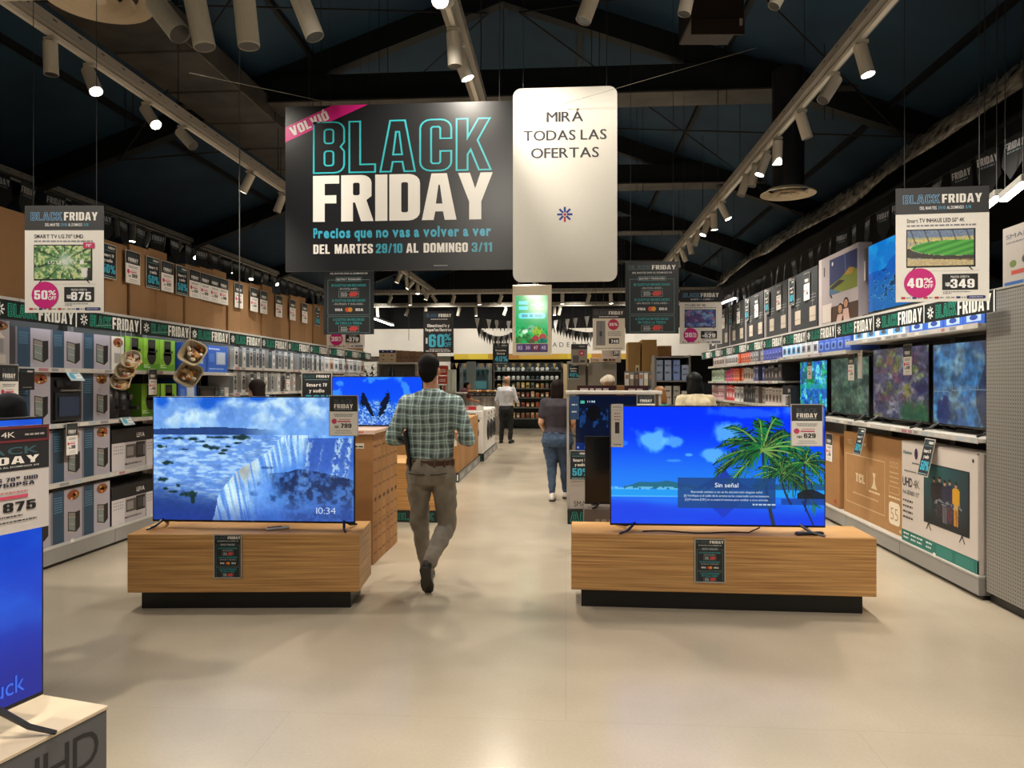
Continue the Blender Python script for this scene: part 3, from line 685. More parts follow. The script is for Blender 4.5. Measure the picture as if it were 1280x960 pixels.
    for x, a, q in ((.785, .95, .008), (.80, .6, .006), (.855, .45, .005), (.925, 1, .009), (.94, .9, .010), (.985, 1, .014)):
        xx = x-(V-.33)*.10+.022*(n2-.5); img = mixc(img, (.84, .91, 1.0), cl*np.exp(-((U-xx)/q)**2)*a*sst(.42, .62, fbm(h, w, 50, 3, 18, 2)+.05)*.8)
    # dark rocks and spray lower right
    rt = .60-.02*np.exp(-((U-.74)/.05)**2)+.55*np.maximum(U-.78, 0)**1.4+.45*np.maximum(.64-U, 0)+.035*(n2-.5); d = fbm(h, w, 26, 5, 9, 1.6)
    rk = (V > rt) & (U > .55); img = mixc(img, (.10, .18, .37), rk*np.clip(.35+.75*sst(.36, .68, d), 0, 1)*sst(.56, .70, U+.25*(.8-V))*(1-sst(.72, .98, V)*.45))
    for x, y, rx, ry in ((.505, .78, .022, .022), (.59, .83, .028, .04), (.575, .57, .03, .012), (.53, .70, .012, .02)): img = mixc(img, (.12, .22, .46), np.clip(1.3-((U-x)/rx)**2-((V-y)/ry)**2+(n3-.5)*2.5, 0, 1)*.75)
    img = mixc(img, (.44, .62, .97), sst(.45, .62, fbm(h, w, 10, 5, 12, 1.5))*np.exp(-((U-.60)/.16)**2-((V-.80)/.20)**2)*.8)
    img = mixc(img, (.12, .22, .58), sst(.80, 1.0, V)*.8*(1-cur*.35))
    for (cx, cy, rx, ry) in [(.44, .325, .05, .024), (.33, .325, .07, .010), (.30, .41, .035, .022), (.265, .395, .022, .02), (.07, .535, .032, .020), (.10, .335, .07, .014), (.21, .34, .04, .015), (.04, .40, .03, .018), (.24, .36, .03, .014), (.36, .43, .02, .014), (.345, .455, .02, .01), (.19, .79, .045, .032), (.14, .795, .02, .018), (.05, .675, .03, .02), (.10, .77, .03, .012), (.125, .72, .014, .018), (.375, .40, .018, .010), (.06, .745, .014, .012), (.20, .835, .012, .04), (.42, .37, .03, .008), (.15, .425, .03, .01)]:
        img = mixc(img, (.09, .18, .17), np.clip(1.5-1.7*(((U-cx)/rx)**2+((V-cy)/ry)**2)-(n3-.5)*3.2, 0, 1)*.9)
    img = img*(.96+.16*(n3-.5))[..., None]*np.array((1.0, 1.07, 1.03))
    return np.clip(img, 0, 1)
def palm(img, U, V, asp, base, top, wd, R, seed, dark=1.0):
    r = np.random.default_rng(seed)
    mid = ((base[0]+top[0])/2+.02*np.sign(top[0]-base[0]), (base[1]+top[1])/2)
    q = [((1-t)**2*base[0]+2*t*(1-t)*mid[0]+t*t*top[0], (1-t)**2*base[1]+2*t*(1-t)*mid[1]+t*t*top[1]) for t in np.linspace(0, 1, 9)]
    stroke(img, q, wd, wd*.65, (.13, .17, .22), U, V, asp)
    angs = np.linspace(-205, 25, 17)
    for i, a in enumerate(angs):
        a = math.radians(a+r.uniform(-8, 8)); L = R*r.uniform(.8, 1.1)
        pts = []
        for t in np.linspace(0, 1, 8): pts.append((top[0]+L*t*math.cos(a), top[1]+asp*L*(t*math.sin(a)+.42*t*t)))
        g = r.uniform(.75, 1.2)*dark
        for k in range(1, 8):
            x, y = pts[k]
            for sg in (-1, 1):
                for ph in (0, .33, .66):
                    x2, y2 = x*(1-ph)+pts[k-1][0]*ph, y*(1-ph)+pts[k-1][1]*ph
                    l2 = L*.34*(1-k/12)*r.uniform(.8, 1.15); b2 = a+sg*r.uniform(.6, 1.0)+.3
                    stroke(img, [(x2, y2), (x2+l2*math.cos(b2), y2+asp*l2*(math.sin(b2)+.55))], R*.020, R*.006, (.10*g, (.34+.14*r.random())*g, .20*g) if r.random() < .6 else (.04, .13, .13), U, V, asp)
        stroke(img, pts, R*.025, R*.008, (.46*g, .60*g, .30*g), U, V, asp)
def lagoon_img(h=174, w=310):
    U, V = uv(h, w); asp = w/h; n = fbm(h, w, 5, 6, 21, 1.8)
    img = np.zeros((h, w, 3))+np.array((.0, .20, 1.0)); img = mixc(img, (.05, .50, .97), sst(.1, .7, V))
    for cx, cy, rx, ry, a in ((.2, .29, .10, .13, 1.1), (.29, .30, .08, .06, .8), (.49, .40, .08, .08, .9), (.37, .41, .025, .02, .8), (.55, .22, .09, .14, .9), (.3, .46, .05, .015, .5), (.06, .31, .03, .03, .4), (.62, .05, .2, .06, .3), (.97, .05, .2, .12, .5)):
        f = np.exp(-(((U-cx)/rx)**2+((V-cy)/ry)**2)*1.4); img = mixc(img, (.42, .78, 1.0), np.clip(sst(.38, .70, f*.75+n*.30+fbm(h, w, 14, 4, 24, 1.8)*.5-.22)*a, 0, 1)*.85)
    hill = .685-.05*np.exp(-((U-.26)/.10)**2)-.03*np.exp(-((U-.14)/.05)**2)+.02*(n-.5)+.0*U
    img = mixc(img, (.07, .40, .45), ((V > hill) & (V < .70) & (U < .5) & (U > .06))*.85); img = mixc(img, (.10, .32, .50), ((V > .66+.03*np.abs(U-.9)*4-.04*n) & (V < .70) & (U > .66))*.9)
    pk = .70-.165*np.clip(1-np.abs(U-.53)/.135, 0, 1)**1.15-.035*np.exp(-((U-.535)/.012)**2)-.02*(n-.5)
    img = mixc(img, (.05, .20, .62), ((V > pk) & (V < .70) & (np.abs(U-.53) < .14))*.9)
    img = mixc(img, (.45, .80, .98), ((V > .685) & (V < .712) & (U < .5))*sst(.42, .55, fbm(h, w, 40, 2, 5, 2))*.8)
    img = mixc(img, (.05, .62, .96), ((V > .705) & (V < .765))*.9); img = mixc(img, (.5, .85, 1), np.exp(-((V-.765)/.004)**2)*(U < .75)*.8)
    sea = V > .77; img = np.where(sea[..., None], mixc(np.zeros((h, w, 3))+np.array((.02, .45, .98)), (.0, .25, .92), sst(.8, .95, V+.3*(fbm(h, w, 6, 3, 6, .3)-.5))), img)
    rp = .78+.165*np.clip(1-np.abs(U-.53)/.10, 0, 1); img = mixc(img, (.02, .20, .75), (sea & (V < rp) & (np.abs(U-.53) < .1))*.8)
    for bx, by, tx, ty, wd, R, sd, dk in ((.765, 1.0, .715, .37, .011, .255, 3, 1), (.845, .82, .80, .56, .007, .13, 4, 1), (.925, .75, .912, .47, .008, .115, 5, .95)):
        palm(img, U, V, asp, (bx, by), (tx, ty), wd, R, sd, dk)
    stroke(img, [(.9, .8), (.95, 1.0)], .006, .004, (.03, .13, .3), U, V, asp)
    img = mixc(img, (.05, .08, .12), ((V > .725-.03*np.sin((U-.88)*30)) & (V < .775) & (U > .875))*.9)
    img = mixc(img, (.02, .16, .45), ((V > .775) & (V < .83) & (U > .8))*.6)
    box = (U > .315) & (U < .775) & (V > .605) & (V < .86); img = mixc(img, (.03, .25, .50), box*.85)
    return np.clip(img, 0, 1)
def rocks_img(h=96, w=170):
    U, V = uv(h, w); n = fbm(h, w, 6, 5, 31, 1.8)
    img = mixc(np.zeros((h, w, 3))+np.array((.02, .30, .98)), (.06, .42, 1), sst(.2, 1, V)); img = mixc(img, (.30, .66, 1), sst(.56, .70, fbm(h, w, 4, 5, 32, 2.5))*(V < .45)*.7)
    s = fbm(h, w, 34, 4, 33, 1.8); f = fbm(h, w, 60, 2, 36, 1.8)
    spray = sst(.42, .58, V-.30*np.abs(U-.5)+.0*n) ; img = mixc(img, (.20, .44, .86), spray*.8); img = mixc(img, (.72, .87, 1.0), spray*sst(.48, .60, s)*.8); img = mixc(img, (.10, .28, .62), spray*sst(.55, .66, f)*.6)
    for pts in (((.30, .60), (.33, .33), (.36, .34), (.40, .52), (.46, .78), (.47, .86), (.43, .80), (.36, .58)), ((.50, .86), (.52, .74), (.55, .48), (.60, .38), (.62, .28), (.635, .36), (.64, .50), (.60, .66), (.56, .80))):
        ins = np.zeros((h, w), bool); m = len(pts); u, v = U+.045*(s-.5), V+.10*(s-.5)
        for i in range(m):
            (x1, y1), (x2, y2) = pts[i], pts[(i+1) % m]; cr = (y1 > v) != (y2 > v); ins ^= cr & (u < (x2-x1)*(v-y1)/((y2-y1) or 1e-9)+x1)
        img = mixc(img, (.03, .06, .12), ins*.93)
    return np.clip(img, 0, 1)
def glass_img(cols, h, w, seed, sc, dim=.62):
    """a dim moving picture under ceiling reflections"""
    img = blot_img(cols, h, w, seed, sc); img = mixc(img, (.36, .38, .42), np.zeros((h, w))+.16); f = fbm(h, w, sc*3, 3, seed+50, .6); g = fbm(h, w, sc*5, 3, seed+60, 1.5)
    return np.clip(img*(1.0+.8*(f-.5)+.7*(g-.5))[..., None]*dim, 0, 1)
def blot_img(cols, h=60, w=90, seed=0, sc=5, blur=.5):
    U, V = uv(h, w); img = np.zeros((h, w, 3))+np.array(lin2(cols[0]))
    for i, c in enumerate(cols[1:]): img = mixc(img, lin2(c), sst(.48, .62, fbm(h, w, sc, 4, seed+i*7, 1.4))*.85)
    return img
def lin2(c): return _s(c)
def blue_img(h=110, w=64, seed=1):
    U, V = uv(h, w); n = fbm(h, w, 6, 4, seed)
    img = mixc(np.zeros((h, w, 3))+np.array((.03, .32, .90)), (.10, .46, 1.0), sst(.3, .7, n)); img = mixc(img, (.03, .12, .62), sst(.55, 1.0, V)*.9)
    return np.clip(img, 0, 1)
def mount_img(h=80, w=120):
    U, V = uv(h, w); n = fbm(h, w, 6, 5, 41, 1.4); img = mixc(np.zeros((h, w, 3))+np.array((.05, .50, .86)), (.12, .62, .92), sst(.5, .8, n))
    pk = .42-.26*np.exp(-((U-.72)/.16)**2)-.16*np.exp(-((U-.45)/.14)**2)+.05*(n-.5); img = mixc(img, (.04, .36, .76), (V > pk)*.85)
    img = mixc(img, (.03, .42, .74), (V > .58)*.8); tr = (fbm(h, w, 20, 3, 44, 1)+np.exp(-((U-.55)/.2)**2-((V-.62)/.14)**2)*.35+sst(.75, 1, U)*.3); img = mixc(img, (.03, .14, .20), sst(.68, .8, tr)*(V > .42)*.9); img = mixc(img, (.6, .85, .95), sst(.62, .66, tr)*(1-sst(.66, .7, tr))*(V > .5)*.6)
    return np.clip(img, 0, 1)
def forest_img(h=60, w=104):
    U, V = uv(h, w); a = np.arctan2(V-.45, (U-.55)*1.7); r = np.hypot((U-.55)*1.7, V-.45); n = fbm(h, w, 14, 4, 51, 1.7)
    img = mixc(np.zeros((h, w, 3))+np.array((.30, .52, .30)), (.80, .86, .60), sst(.35, .65, n)); img = mixc(img, (.80, .88, .86), np.exp(-(r/.2)**2))
    img = mixc(img, (.12, .24, .15), sst(.80, .97, np.sin(a*11+1.5*n))*sst(.12, .35, r)*.9); img = mixc(img, (.92, .95, .86), sst(.60, .75, fbm(h, w, 18, 3, 52, 1.7))*.5); return np.clip(img, 0, 1)
def stadium_img(h=60, w=104):
    U, V = uv(h, w); n = fbm(h, w, 50, 2, 61, 1.7); img = mixc(np.zeros((h, w, 3))+np.array((.86, .80, .56)), (.50, .54, .62), sst(.35, .65, n))
    img = mixc(img, (.30, .44, .70), ((V < .16+.1*(1-U)))*.6); img = mixc(img, (.86, .80, .40), ((V > .2) & (V < .34))*.5)
    img = mixc(img, (.25, .28, .32), (np.sin(U*30-V*6) > .93)*(V < .38)*.7)
    e = ((U-.78)/.72)**2+((V-.50)/.22)**2; st = np.sin((U*.8+V*1.4)*26) > 0
    img = np.where((e < 1)[..., None], np.where(st[..., None], np.array((.22, .58, .22)), np.array((.34, .70, .28))), img)
    img = mixc(img, (.18, .17, .16), ((e > 1.05) & (V > .55+.12*(U-.3)) & (V < .80+.1*(U-.3)))*.85); img = mixc(img, (.85, .72, .50), ((V > .82) & (n > .5))*.7)
    return np.clip(img, 0, 1)
def team_img(h=84, w=88):
    U, V = uv(h, w); n = fbm(h, w, 5, 4, 101); img = mixc(np.zeros((h, w, 3))+np.array((.10, .13, .17)), (.16, .42, .42), np.clip(1.1-np.hypot(U-.22, V*.9), 0, 1)*.8)
    img = mixc(img, (.05, .06, .08), sst(.75, 1, V)*.8)
    for x, t, c, k in ((.24, .20, (.16, .12, .14), (.12, .12, .14)), (.37, .17, (.11, .09, .13), (.12, .10, .12)), (.49, .21, (.17, .16, .24), (.4, .38, .42)), (.60, .18, (.13, .13, .26), (.34, .16, .22)), (.74, .20, (.84, .62, .12), (.80, .55, .12))):
        b = (np.abs(U-x) < .058*(1-.25*sst(t+.28, t+.5, V))) & (V > t+.10) & (V < t+.45); img = mixc(img, c, b*.95)
        for s in (-1, 1): img = mixc(img, c, ((np.abs(U-x-s*(.062-.0*V)) < .014) & (V > t+.12) & (V < t+.36))*.9); img = mixc(img, k, ((np.abs(U-x-s*.026) < .020) & (V > t+.45) & (V < t+.72))*.95)
        img = mixc(img, (.72, .52, .40), (((U-x)/.026)**2+((V-t-.05)/.045)**2 < 1)); img = mixc(img, (.10, .07, .06), (((U-x)/.028)**2+((V-t-.02)/.03)**2 < 1))
    f = fbm(h, w, 40, 2, 103); img = mixc(img, (.62, .64, .68), (np.abs(V-.60-.02*np.sin(U*30)) < .03)*((U > .25) & (U < .86))*sst(.45, .6, f)*.8); img = mixc(img, (.5, .25, .3), ((V > .66) & (V < .86) & (U > .25) & (U < .82))*sst(.55, .68, f)*.5)
    return np.clip(img, 0, 1)
def plaque_img(h=40, w=60): return blot_img(['#4b6fb0', '#2f4a9a', '#b07fa8', '#7fb4e0', '#5a3f7a'], h, w, 71, 5)
def fruit_img(h=90, w=58):
    U, V = uv(h, w); img = mixc(np.zeros((h, w, 3))+np.array((.02, .62, .32)), (.10, .75, .42), fbm(h, w, 4, 3, 81))
    for cx, cy, r, c in ((.2, .78, .13, (.5, .85, .55)), (.5, .70, .12, (.45, .72, .55)), (.68, .76, .16, (.62, .75, .15)), (.36, .88, .13, (.25, .55, .25)), (.62, .90, .1, (.72, .15, .22)), (.85, .88, .12, (.72, .22, .25)), (.1, .93, .12, (.30, .50, .22)), (.85, .97, .12, (.10, .42, .42)), (.3, .75, .08, (.9, 1, .9)), (.5, .97, .1, (.35, .3, .15))):
        img = mixc(img, c, (((U-cx)/r)**2+((V-cy)/(r*.66))**2 < 1)*.9)
    img = mixc(img, (.08, .35, .15), ((V > .66)*sst(.55, .65, fbm(h, w, 16, 3, 83)))*.6); return np.clip(img, 0, 1)

# ------------------------------------------------------------------ printed designs
TEAL, CYAN, PINK, INK, PAPER = '#2fb0b5', '#3fb4d2', '#cf147f', '#1c1d20', '#f1ede6'
def outlined(P, st, x, z, h, col, dark, fit, L=2, inner=5):
    """contour letters: the heavy letter in colour, its inner contour in the ground colour"""
    P.text(st, x, z, h, col, 2, L=L, fit=fit, sp=.06); P.text(st, x, z, h, dark, inner, L=L+1, fit=fit, gb=2, sp=.06)
def bf_inline(P, x, z, h, w, dark=INK, oc='#6aa6d2', L=2):
    outlined(P, 'BLACK', x, z, h, oc, dark, w*.47, L); P.text('FRIDAY', x+w*.50, z, h, '#f4f1ea', 2, L=L, fit=w*.50)
def card_tag(P, w, h, price='399', L0=0, big=True):
    """FRIDAY price card: black head, white foot, centred on x = 0, base z = 0"""
    P.rect(-w/2, 0, w/2, h, '#b9b4aa', 1+L0); P.rect(-w/2*.95, h*.02, w/2*.95, h*.6, PAPER, 2+L0); P.rect(-w/2*.95, h*.6, w/2*.95, h*.98, '#2a2b2d', 2+L0)
    P.text('BLACK', 0, h*.80, h*.10, '#4a5660', 1, L=3+L0, fit=w*.64, al='c'); P.text('FRIDAY', 0, h*.68, h*.10, '#f4f1ea', 2, L=3+L0, fit=w*.64, al='c')
    P.bars(-w*.3, h*.645, w*.3, h*.012, '#b8c4c8', 3+L0)
    P.bars(-w*.33, h*.52, w*.33, h*.018, '#5a5a5c', 3+L0); P.bars(-w*.3, h*.48, w*.3, h*.018, '#5a5a5c', 3+L0)
    P.ell(-w*.32, h*.36, w*.09, w*.09, '#d0486a', 3+L0, 14); P.rect(-w*.2, h*.34, w*.24, h*.37, '#d0486a', 3+L0); P.bars(-w*.15, h*.40, w*.24, h*.015, '#c84a60', 3+L0)
    P.text('U$S', -w*.3, h*.2, h*.05, '#26262a', 2, L=3+L0, fit=w*.14); P.text(price, w*.27, h*.2, h*.105, '#1b1b1e', 2, L=3+L0, al='r', fit=w*.36)
    P.bars(-w*.25, h*.12, w*.25, h*.012, '#77777a', 3+L0); P.bars(-w*.3, h*.07, w*.3, h*.012, '#77777a', 3+L0)
def card_tv50(P, w, h, L0=0, word=('Smart TV', 'y audio'), pct='50%', edge='#b9b4aa'):
    P.rect(-w/2, 0, w/2, h, edge, 1+L0); P.rect(-w/2*.94, h*.03, w/2*.94, h*.975, '#1d2126', 2+L0)
    P.text('BLACK', -w*.42, h*.86, h*.065, '#2f6468', 1, L=3+L0, fit=w*.38); P.text('FRIDAY', -w*.01, h*.86, h*.065, '#f4f1ea', 2, L=3+L0, fit=w*.42); P.bars(-w*.38, h*.80, w*.38, h*.014, '#7ab0b6', 3+L0)
    P.text(word[0], 0, h*.63, h*.085, '#f4f1ea', 2, L=3+L0, fit=w*.66, al='c'); P.text(word[1], 0, h*.48, h*.085, '#f4f1ea', 2, L=3+L0, fit=w*.5, al='c')
    P.text(pct, w*.03, h*.16, h*.24, CYAN, 2, L=3+L0, fit=w*.78, al='c'); P.bars(-w*.4, h*.06, w*.4, h*.02, '#9fc6cc', 3+L0)
def pay_poster(P, w, h):
    P.rect(-w/2, 0, w/2, h, '#23272a', 1)
    bf_inline(P, -w*.44, h*.89, h*.06, w*.88, '#23272a', '#5d7c80'); P.text('DEL MARTES 29/10 AL DOMINGO 3/11', 0, h*.835, h*.022, '#d8dcdc', 1, fit=w*.74, al='c')
    g = '#6d8f90'; P.frame(-w*.42, h*.27, w*.42, h*.76, w*.008, g, 2); P.frame(-w*.42, h*.02, w*.42, h*.25, w*.008, g, 2)
    P.rect(-w*.26, h*.735, w*.26, h*.795, '#23272a', 3); P.frame(-w*.26, h*.735, w*.26, h*.795, w*.008, g, 4); P.text('ELECTRO Y TECNOLOGÍA', 0, h*.752, h*.025, '#e8ecec', 1, L=4, fit=w*.48, al='c')
    def badge(z):
        P.frame(-w*.2, z, w*.2, z+h*.085, w*.006, '#9aa6a6', 2); P.bars(-w*.16, z+h*.055, -w*.04, h*.01, '#c8cccc'); P.bars(-w*.16, z+h*.035, -w*.02, h*.01, '#c8cccc'); P.bars(-w*.16, z+h*.015, -w*.03, h*.01, '#c8cccc')
        P.poly([(w*.02, z+h*.012), (w*.14, z+h*.012), (w*.19, z+h*.045), (w*.16, z+h*.075), (w*.05, z+h*.075), (w*.0, z+h*.045)], '#d0443f', 3)
    P.text('18 CUOTAS SIN RECARGO', 0, h*.665, h*.032, TEAL, 1, fit=w*.68, al='c'); P.text('- EN DÓLARES -', 0, h*.62, h*.024, '#cfd6d6', 0, fit=w*.42, al='c'); badge(h*.515)
    P.text('12 CUOTAS SIN RECARGO', 0, h*.455, h*.032, TEAL, 1, fit=w*.66, al='c'); P.text('- EN PESOS Y DÓLARES -', 0, h*.41, h*.024, '#cfd6d6', 0, fit=w*.62, al='c')
    P.text('VISA', -w*.2, h*.325, h*.035, '#f2f2f2', 2, fit=w*.15, al='c'); P.ell(-w*.03, h*.343, w*.045, w*.045, '#d8532f', 3, 16); P.ell(w*.03, h*.343, w*.045, w*.045, '#e89a35', 4, 16); P.text('OCA', w*.21, h*.325, h*.035, '#f2f2f2', 2, fit=w*.15, al='c')
    P.text('6 CUOTAS SIN RECARGO', 0, h*.19, h*.032, TEAL, 1, fit=w*.62, al='c'); P.text('EN TODA LA TIENDA', 0, h*.14, h*.032, TEAL, 1, fit=w*.52, al='c'); badge(h*.035)
def price_poster(P, w, h, title, sub, img, pct, price, head='#2b2b2e', pic=(.13, .3, .87, .78), picz=None, badge=None):
    P.rect(-w/2, 0, w/2, h, '#f2eee7', 1); P.rect(-w/2, h*.77, w/2, h, head, 2)
    bf_inline(P, -w*.42, h*.862, h*.075, w*.84, head, '#74b0dc', 3)
    t = P.text('DEL MARTES', -w*.24, h*.808, h*.026, '#eeeeee', 1, L=3, fit=w*.18); P.text('29/10', -w*.045, h*.808, h*.026, '#58a6c8', 1, L=3, fit=w*.08); P.text('AL DOMINGO', w*.05, h*.808, h*.026, '#eeeeee', 1, L=3, fit=w*.18); P.text('3/11', w*.245, h*.808, h*.026, '#58a6c8', 1, L=3, fit=w*.06)
    P.text(title, -w*.38, h*.695, h*.034, '#2a2a30', 1, L=3, fit=w*.62 if len(title) > 14 else w*.5); P.bars(-w*.38, h*.66, w*.36 if sub else 0, h*.014, '#8a8a90', 3)
    if img is not None:
        P.rect(-w*.385, h*.30, w*.355, h*.635, '#17181a', 2); P.grid(img, -w*.375, h*.315, w*.71, h*.31, 3)
        for s in (-1, 1): P.poly([(s*w*.3, h*.30), (s*w*.33, h*.275), (s*w*.315, h*.275), (s*w*.28, h*.30)], '#17181a', 2)
        P.rect(-w*.36, h*.266, w*.4, h*.27, '#cfcabf', 2)
    if badge:
        P.rrect(w*.24, h*.60, w*.385, h*.655, h*.01, '#d0286a', 5); P.text(badge, w*.312, h*.615, h*.024, '#ffffff', 1, L=6, al='c'); P.text('LG UHD TV', -w*.02, h*.455, h*.032, '#f4f6f0', 0, L=5, fit=w*.36, al='c'); P.rect(w*.20, h*.453, w*.25, h*.49, '#f4f6f0', 5); P.rect(w*.22, h*.33, w*.29, h*.42, '#f0f0ee', 5); P.rect(w*.30, h*.32, w*.335, h*.42, '#26262a', 5)
    P.ell(-w*.24, h*.165, w*.17, w*.17, PINK, 4, 40); P.text(pct, -w*.375, h*.125, h*.082, '#ffffff', 2, L=5, fit=w*.165); P.text('%', -w*.2, h*.165, h*.042, '#ffffff', 1, L=5, fit=w*.1); P.text('OFF', -w*.2, h*.12, h*.034, '#ffffff', 1, L=5, fit=w*.1)
    P.rect(0, h*.10, w*.38, h*.24, '#17181b', 3); P.text('PRECIO OFERTA', w*.19, h*.205, h*.018, '#e8e8e8', 1, L=4, fit=w*.2, al='c'); P.text('U$S', w*.035, h*.135, h*.03, '#ffffff', 2, L=4, fit=w*.05); P.text(price, w*.09, h*.118, h*.075, '#ffffff', 2, L=4, fit=w*.25)
    P.bars(w*.01, h*.08, w*.3, h*.008, '#8a8a90', 3); P.bars(w*.01, h*.066, w*.1, h*.008, '#8a8a90', 3)
    for x, c in ((-.44, '#c03a35'), (-.32, '#2b3a78'), (-.2, '#b84a50'), (-.08, '#c0392f'), (.04, '#bcb8ae'), (.15, '#2b3a78')):
        P.rect(w*x, h*.026, w*(x+.045), h*.044, c, 3); P.bars(w*(x+.055), h*.03, w*(x+.1), h*.01, '#8a8a90', 3)
    P.rrect(w*.26, h*.022, w*.46, h*.05, h*.01, '#343a72', 3); P.bars(w*.29, h*.033, w*.43, h*.007, '#c8cce8', 4)
def star(P, cx, cz, r, cols, L=2, n=8):
    for k in range(n):
        a = 2*math.pi*k/n+math.pi/2; c, s = math.cos(a), math.sin(a); t = r*.13
        P.poly([(cx+c*r*.3-s*t, cz+s*r*.3+c*t), (cx+c*r*.3+s*t, cz+s*r*.3-c*t), (cx+c*r+s*t, cz+s*r-c*t), (cx+c*r-s*t, cz+s*r+c*t)], cols[k % len(cols)], L)
# ------------------------------------------------------------------ televisions
def tv(name, label, loc, rot, w, h, img, leg_h=.06, group=None, bright=1.0, legs=True, leg_at=.42, leg_len=.13, text=None, depth=.06, spread=.07):
    """front of the set at y = 0, base of the feet at z = 0"""
    t = empty(name, loc, rot, label, 'television', group); z0 = leg_h if legs else 0
    b = .008
    m = MB(); m.box(-w/2, w/2, .0, .022, z0, z0+h, '#0a0a0c', .003); m.box(-w*.42, w*.42, .022, depth, z0+.03, z0+h*.62, '#101013', .012)
    m.build('body', M_PLAST, t)
    m = MB(); m.grid(img*bright, -w/2+b, z0+b*1.8, w-2*b, h-b*2.8, 1)
    if text: text(m, w, h, z0)
    m.build('screen', M_SCREEN, t)
    if legs:
        for s in (-1, 1):
            m = MB(); x = s*w*leg_at
            for yy in (-leg_len, leg_len+.03):
                m.tube([(x, .012, z0+.02), (x+s*spread*.5, yy*.55, z0*.45), (x+s*spread, yy, .0075)], [.011, .009, .007], '#121214', 6)
            m.build('leg', M_PLAST, t)
    return t

# ------------------------------------------------------------------ podiums and the two large sets on them
def podium(label, p0, p1, h, dep, bh=.07):
    """p0, p1: bottom front corners of the plinth (left, right) seen from the camera"""
    v = p1-p0; w = v.length; rz = math.atan2(v.y, v.x); c = (p0+p1)/2
    t = empty('display_podium', (c.x, c.y, 0), rz, label, 'podium', 'oak television podiums')
    m = MB(); m.box(-w/2, w/2, 0, dep, bh, h, '#b08048', .004); m.build('oak_box', M_OAK, t)
    m = MB(); m.box(-w/2+.07, w/2-.07, .06, dep-.05, 0, bh, '#0f1012'); m.build('plinth', M_PLAST, t)
    return t, w, rz, c
pl, wl, rl, cl = podium('oak podium under the waterfall television, black plinth below', at(159, 478, 5.02), at(449, 478, 5.04), .525, .46, .125)
pr, wr, rr, cr_ = podium('longer oak podium under the palm beach television, black plinth below', at(714, 478, 5.08), at(1096, 478, 4.90), .522, .42, .13)
def on(root_c, rz, dx, dy, z):
    return (root_c.x+dx*math.cos(rz)-dy*math.sin(rz), root_c.y+dx*math.sin(rz)+dy*math.cos(rz), z)
def clock(P, w, h, z0): P.text('10:34', w*.36, z0+h*.075, h*.05, (.62, .72, .9), -1, L=3, fit=w*.095, al='c'); P.text('LG', 0, z0+.004, .008, (.2, .2, .2), 0, L=3, al='c')
q = at(316, 478, 5.22); TVY = q.y
tv('television', 'large television showing a waterfall and the time, on the left oak podium', (q.x-.0, TVY, .526), R_(.6), 1.47, .895, falls_img(), .04, text=clock, leg_at=.445, leg_len=.13, spread=.05)
def nosig(P, w, h, z0):
    cx = w*.045
    P.text('Sin señal', cx, z0+h*.325, h*.036, (.80, .88, .95), 0, L=3, fit=w*.108, al='c')
    for i, (s, f) in enumerate((('Buscando señales o no se ha encontrado ninguna señal', .33), ('[1] Verifique si el cable de la antena se ha conectado correctamente.', .395), ('[2] Presione [OK] en su control remoto para cambiar a otra entrada.', .385))):
        P.text(s, cx, z0+h*(.278-i*.032), h*.017, (.62, .76, .88), 0, L=3, fit=w*f, al='c')
    P.bars(w*.165, z0+h*.178, w*.27, h*.013, (.42, .58, .74), 3)
q = at(896, 478, 5.12)
PRR = R_(-1.2)
tv('television', 'large television with palm beach picture and no-signal box, on the right podium', (q.x, q.y, .523), R_(.4), 1.475, .84, lagoon_img(), .035, text=nosig, leg_at=.38, leg_len=.15, spread=.12)
def standing_card(label, loc, rot, w, h, fn, cat='price card', group=None, th=.004):
    m = MB(); m.box(-w/2, w/2, 0, th, 0, h, '#b9b4aa'); fn(m, w, h)
    return tag(m.build('price_card', M_PAPER, loc=loc, rot=rot), label, cat, group)
def vpos(px0, px1, py_bottom, d):
    c = at((px0+px1)/2, py_bottom, d); return (c.x, c.y, c.z), (px1-px0)/F*d
# price cards clipped to the tops of the sets
(lc, lw) = vpos(411, 448, 545, 5.17)
standing_card('price card marked 799 on the corner of the waterfall television', lc, 0, lw, 51/F*5.17, lambda P, w, h: card_tag(P, w, h, '799'))
(lc, lw) = vpos(989, 1028, 558, 5.06)
standing_card('price card marked 629 on the corner of the palm beach television', lc, 0, lw, 53/F*5.06, lambda P, w, h: card_tag(P, w, h, '629'))
def sleeve(P, w, h):
    P.rrect(-w/2, 0, w/2, h, w*.12, '#d9d5cf', 1); P.rect(-w*.18, h*.32, w*.18, h*.58, '#2b2b33', 2); P.rect(-w*.04, h*.36, w*.08, h*.5, '#5a2a34', 3)
    for z in (.63, .70, .77): P.bars(-w*.25, h*z, w*.25, h*.02, '#a65a60', 2)
    P.bars(-w*.35, h*.92, w*.35, h*.015, '#77747a', 2); P.rect(-w*.45, h*.855, w*.45, h*.862, '#a9a6a2', 2); P.bars(-w*.3, h*.05, w*.3, h*.02, '#55555a', 2)
(lc, lw) = vpos(764, 779, 559, 5.09)
standing_card('slim white remote-control feature card on the palm television', lc, 0, lw, 54/F*5.09, sleeve, 'feature card')
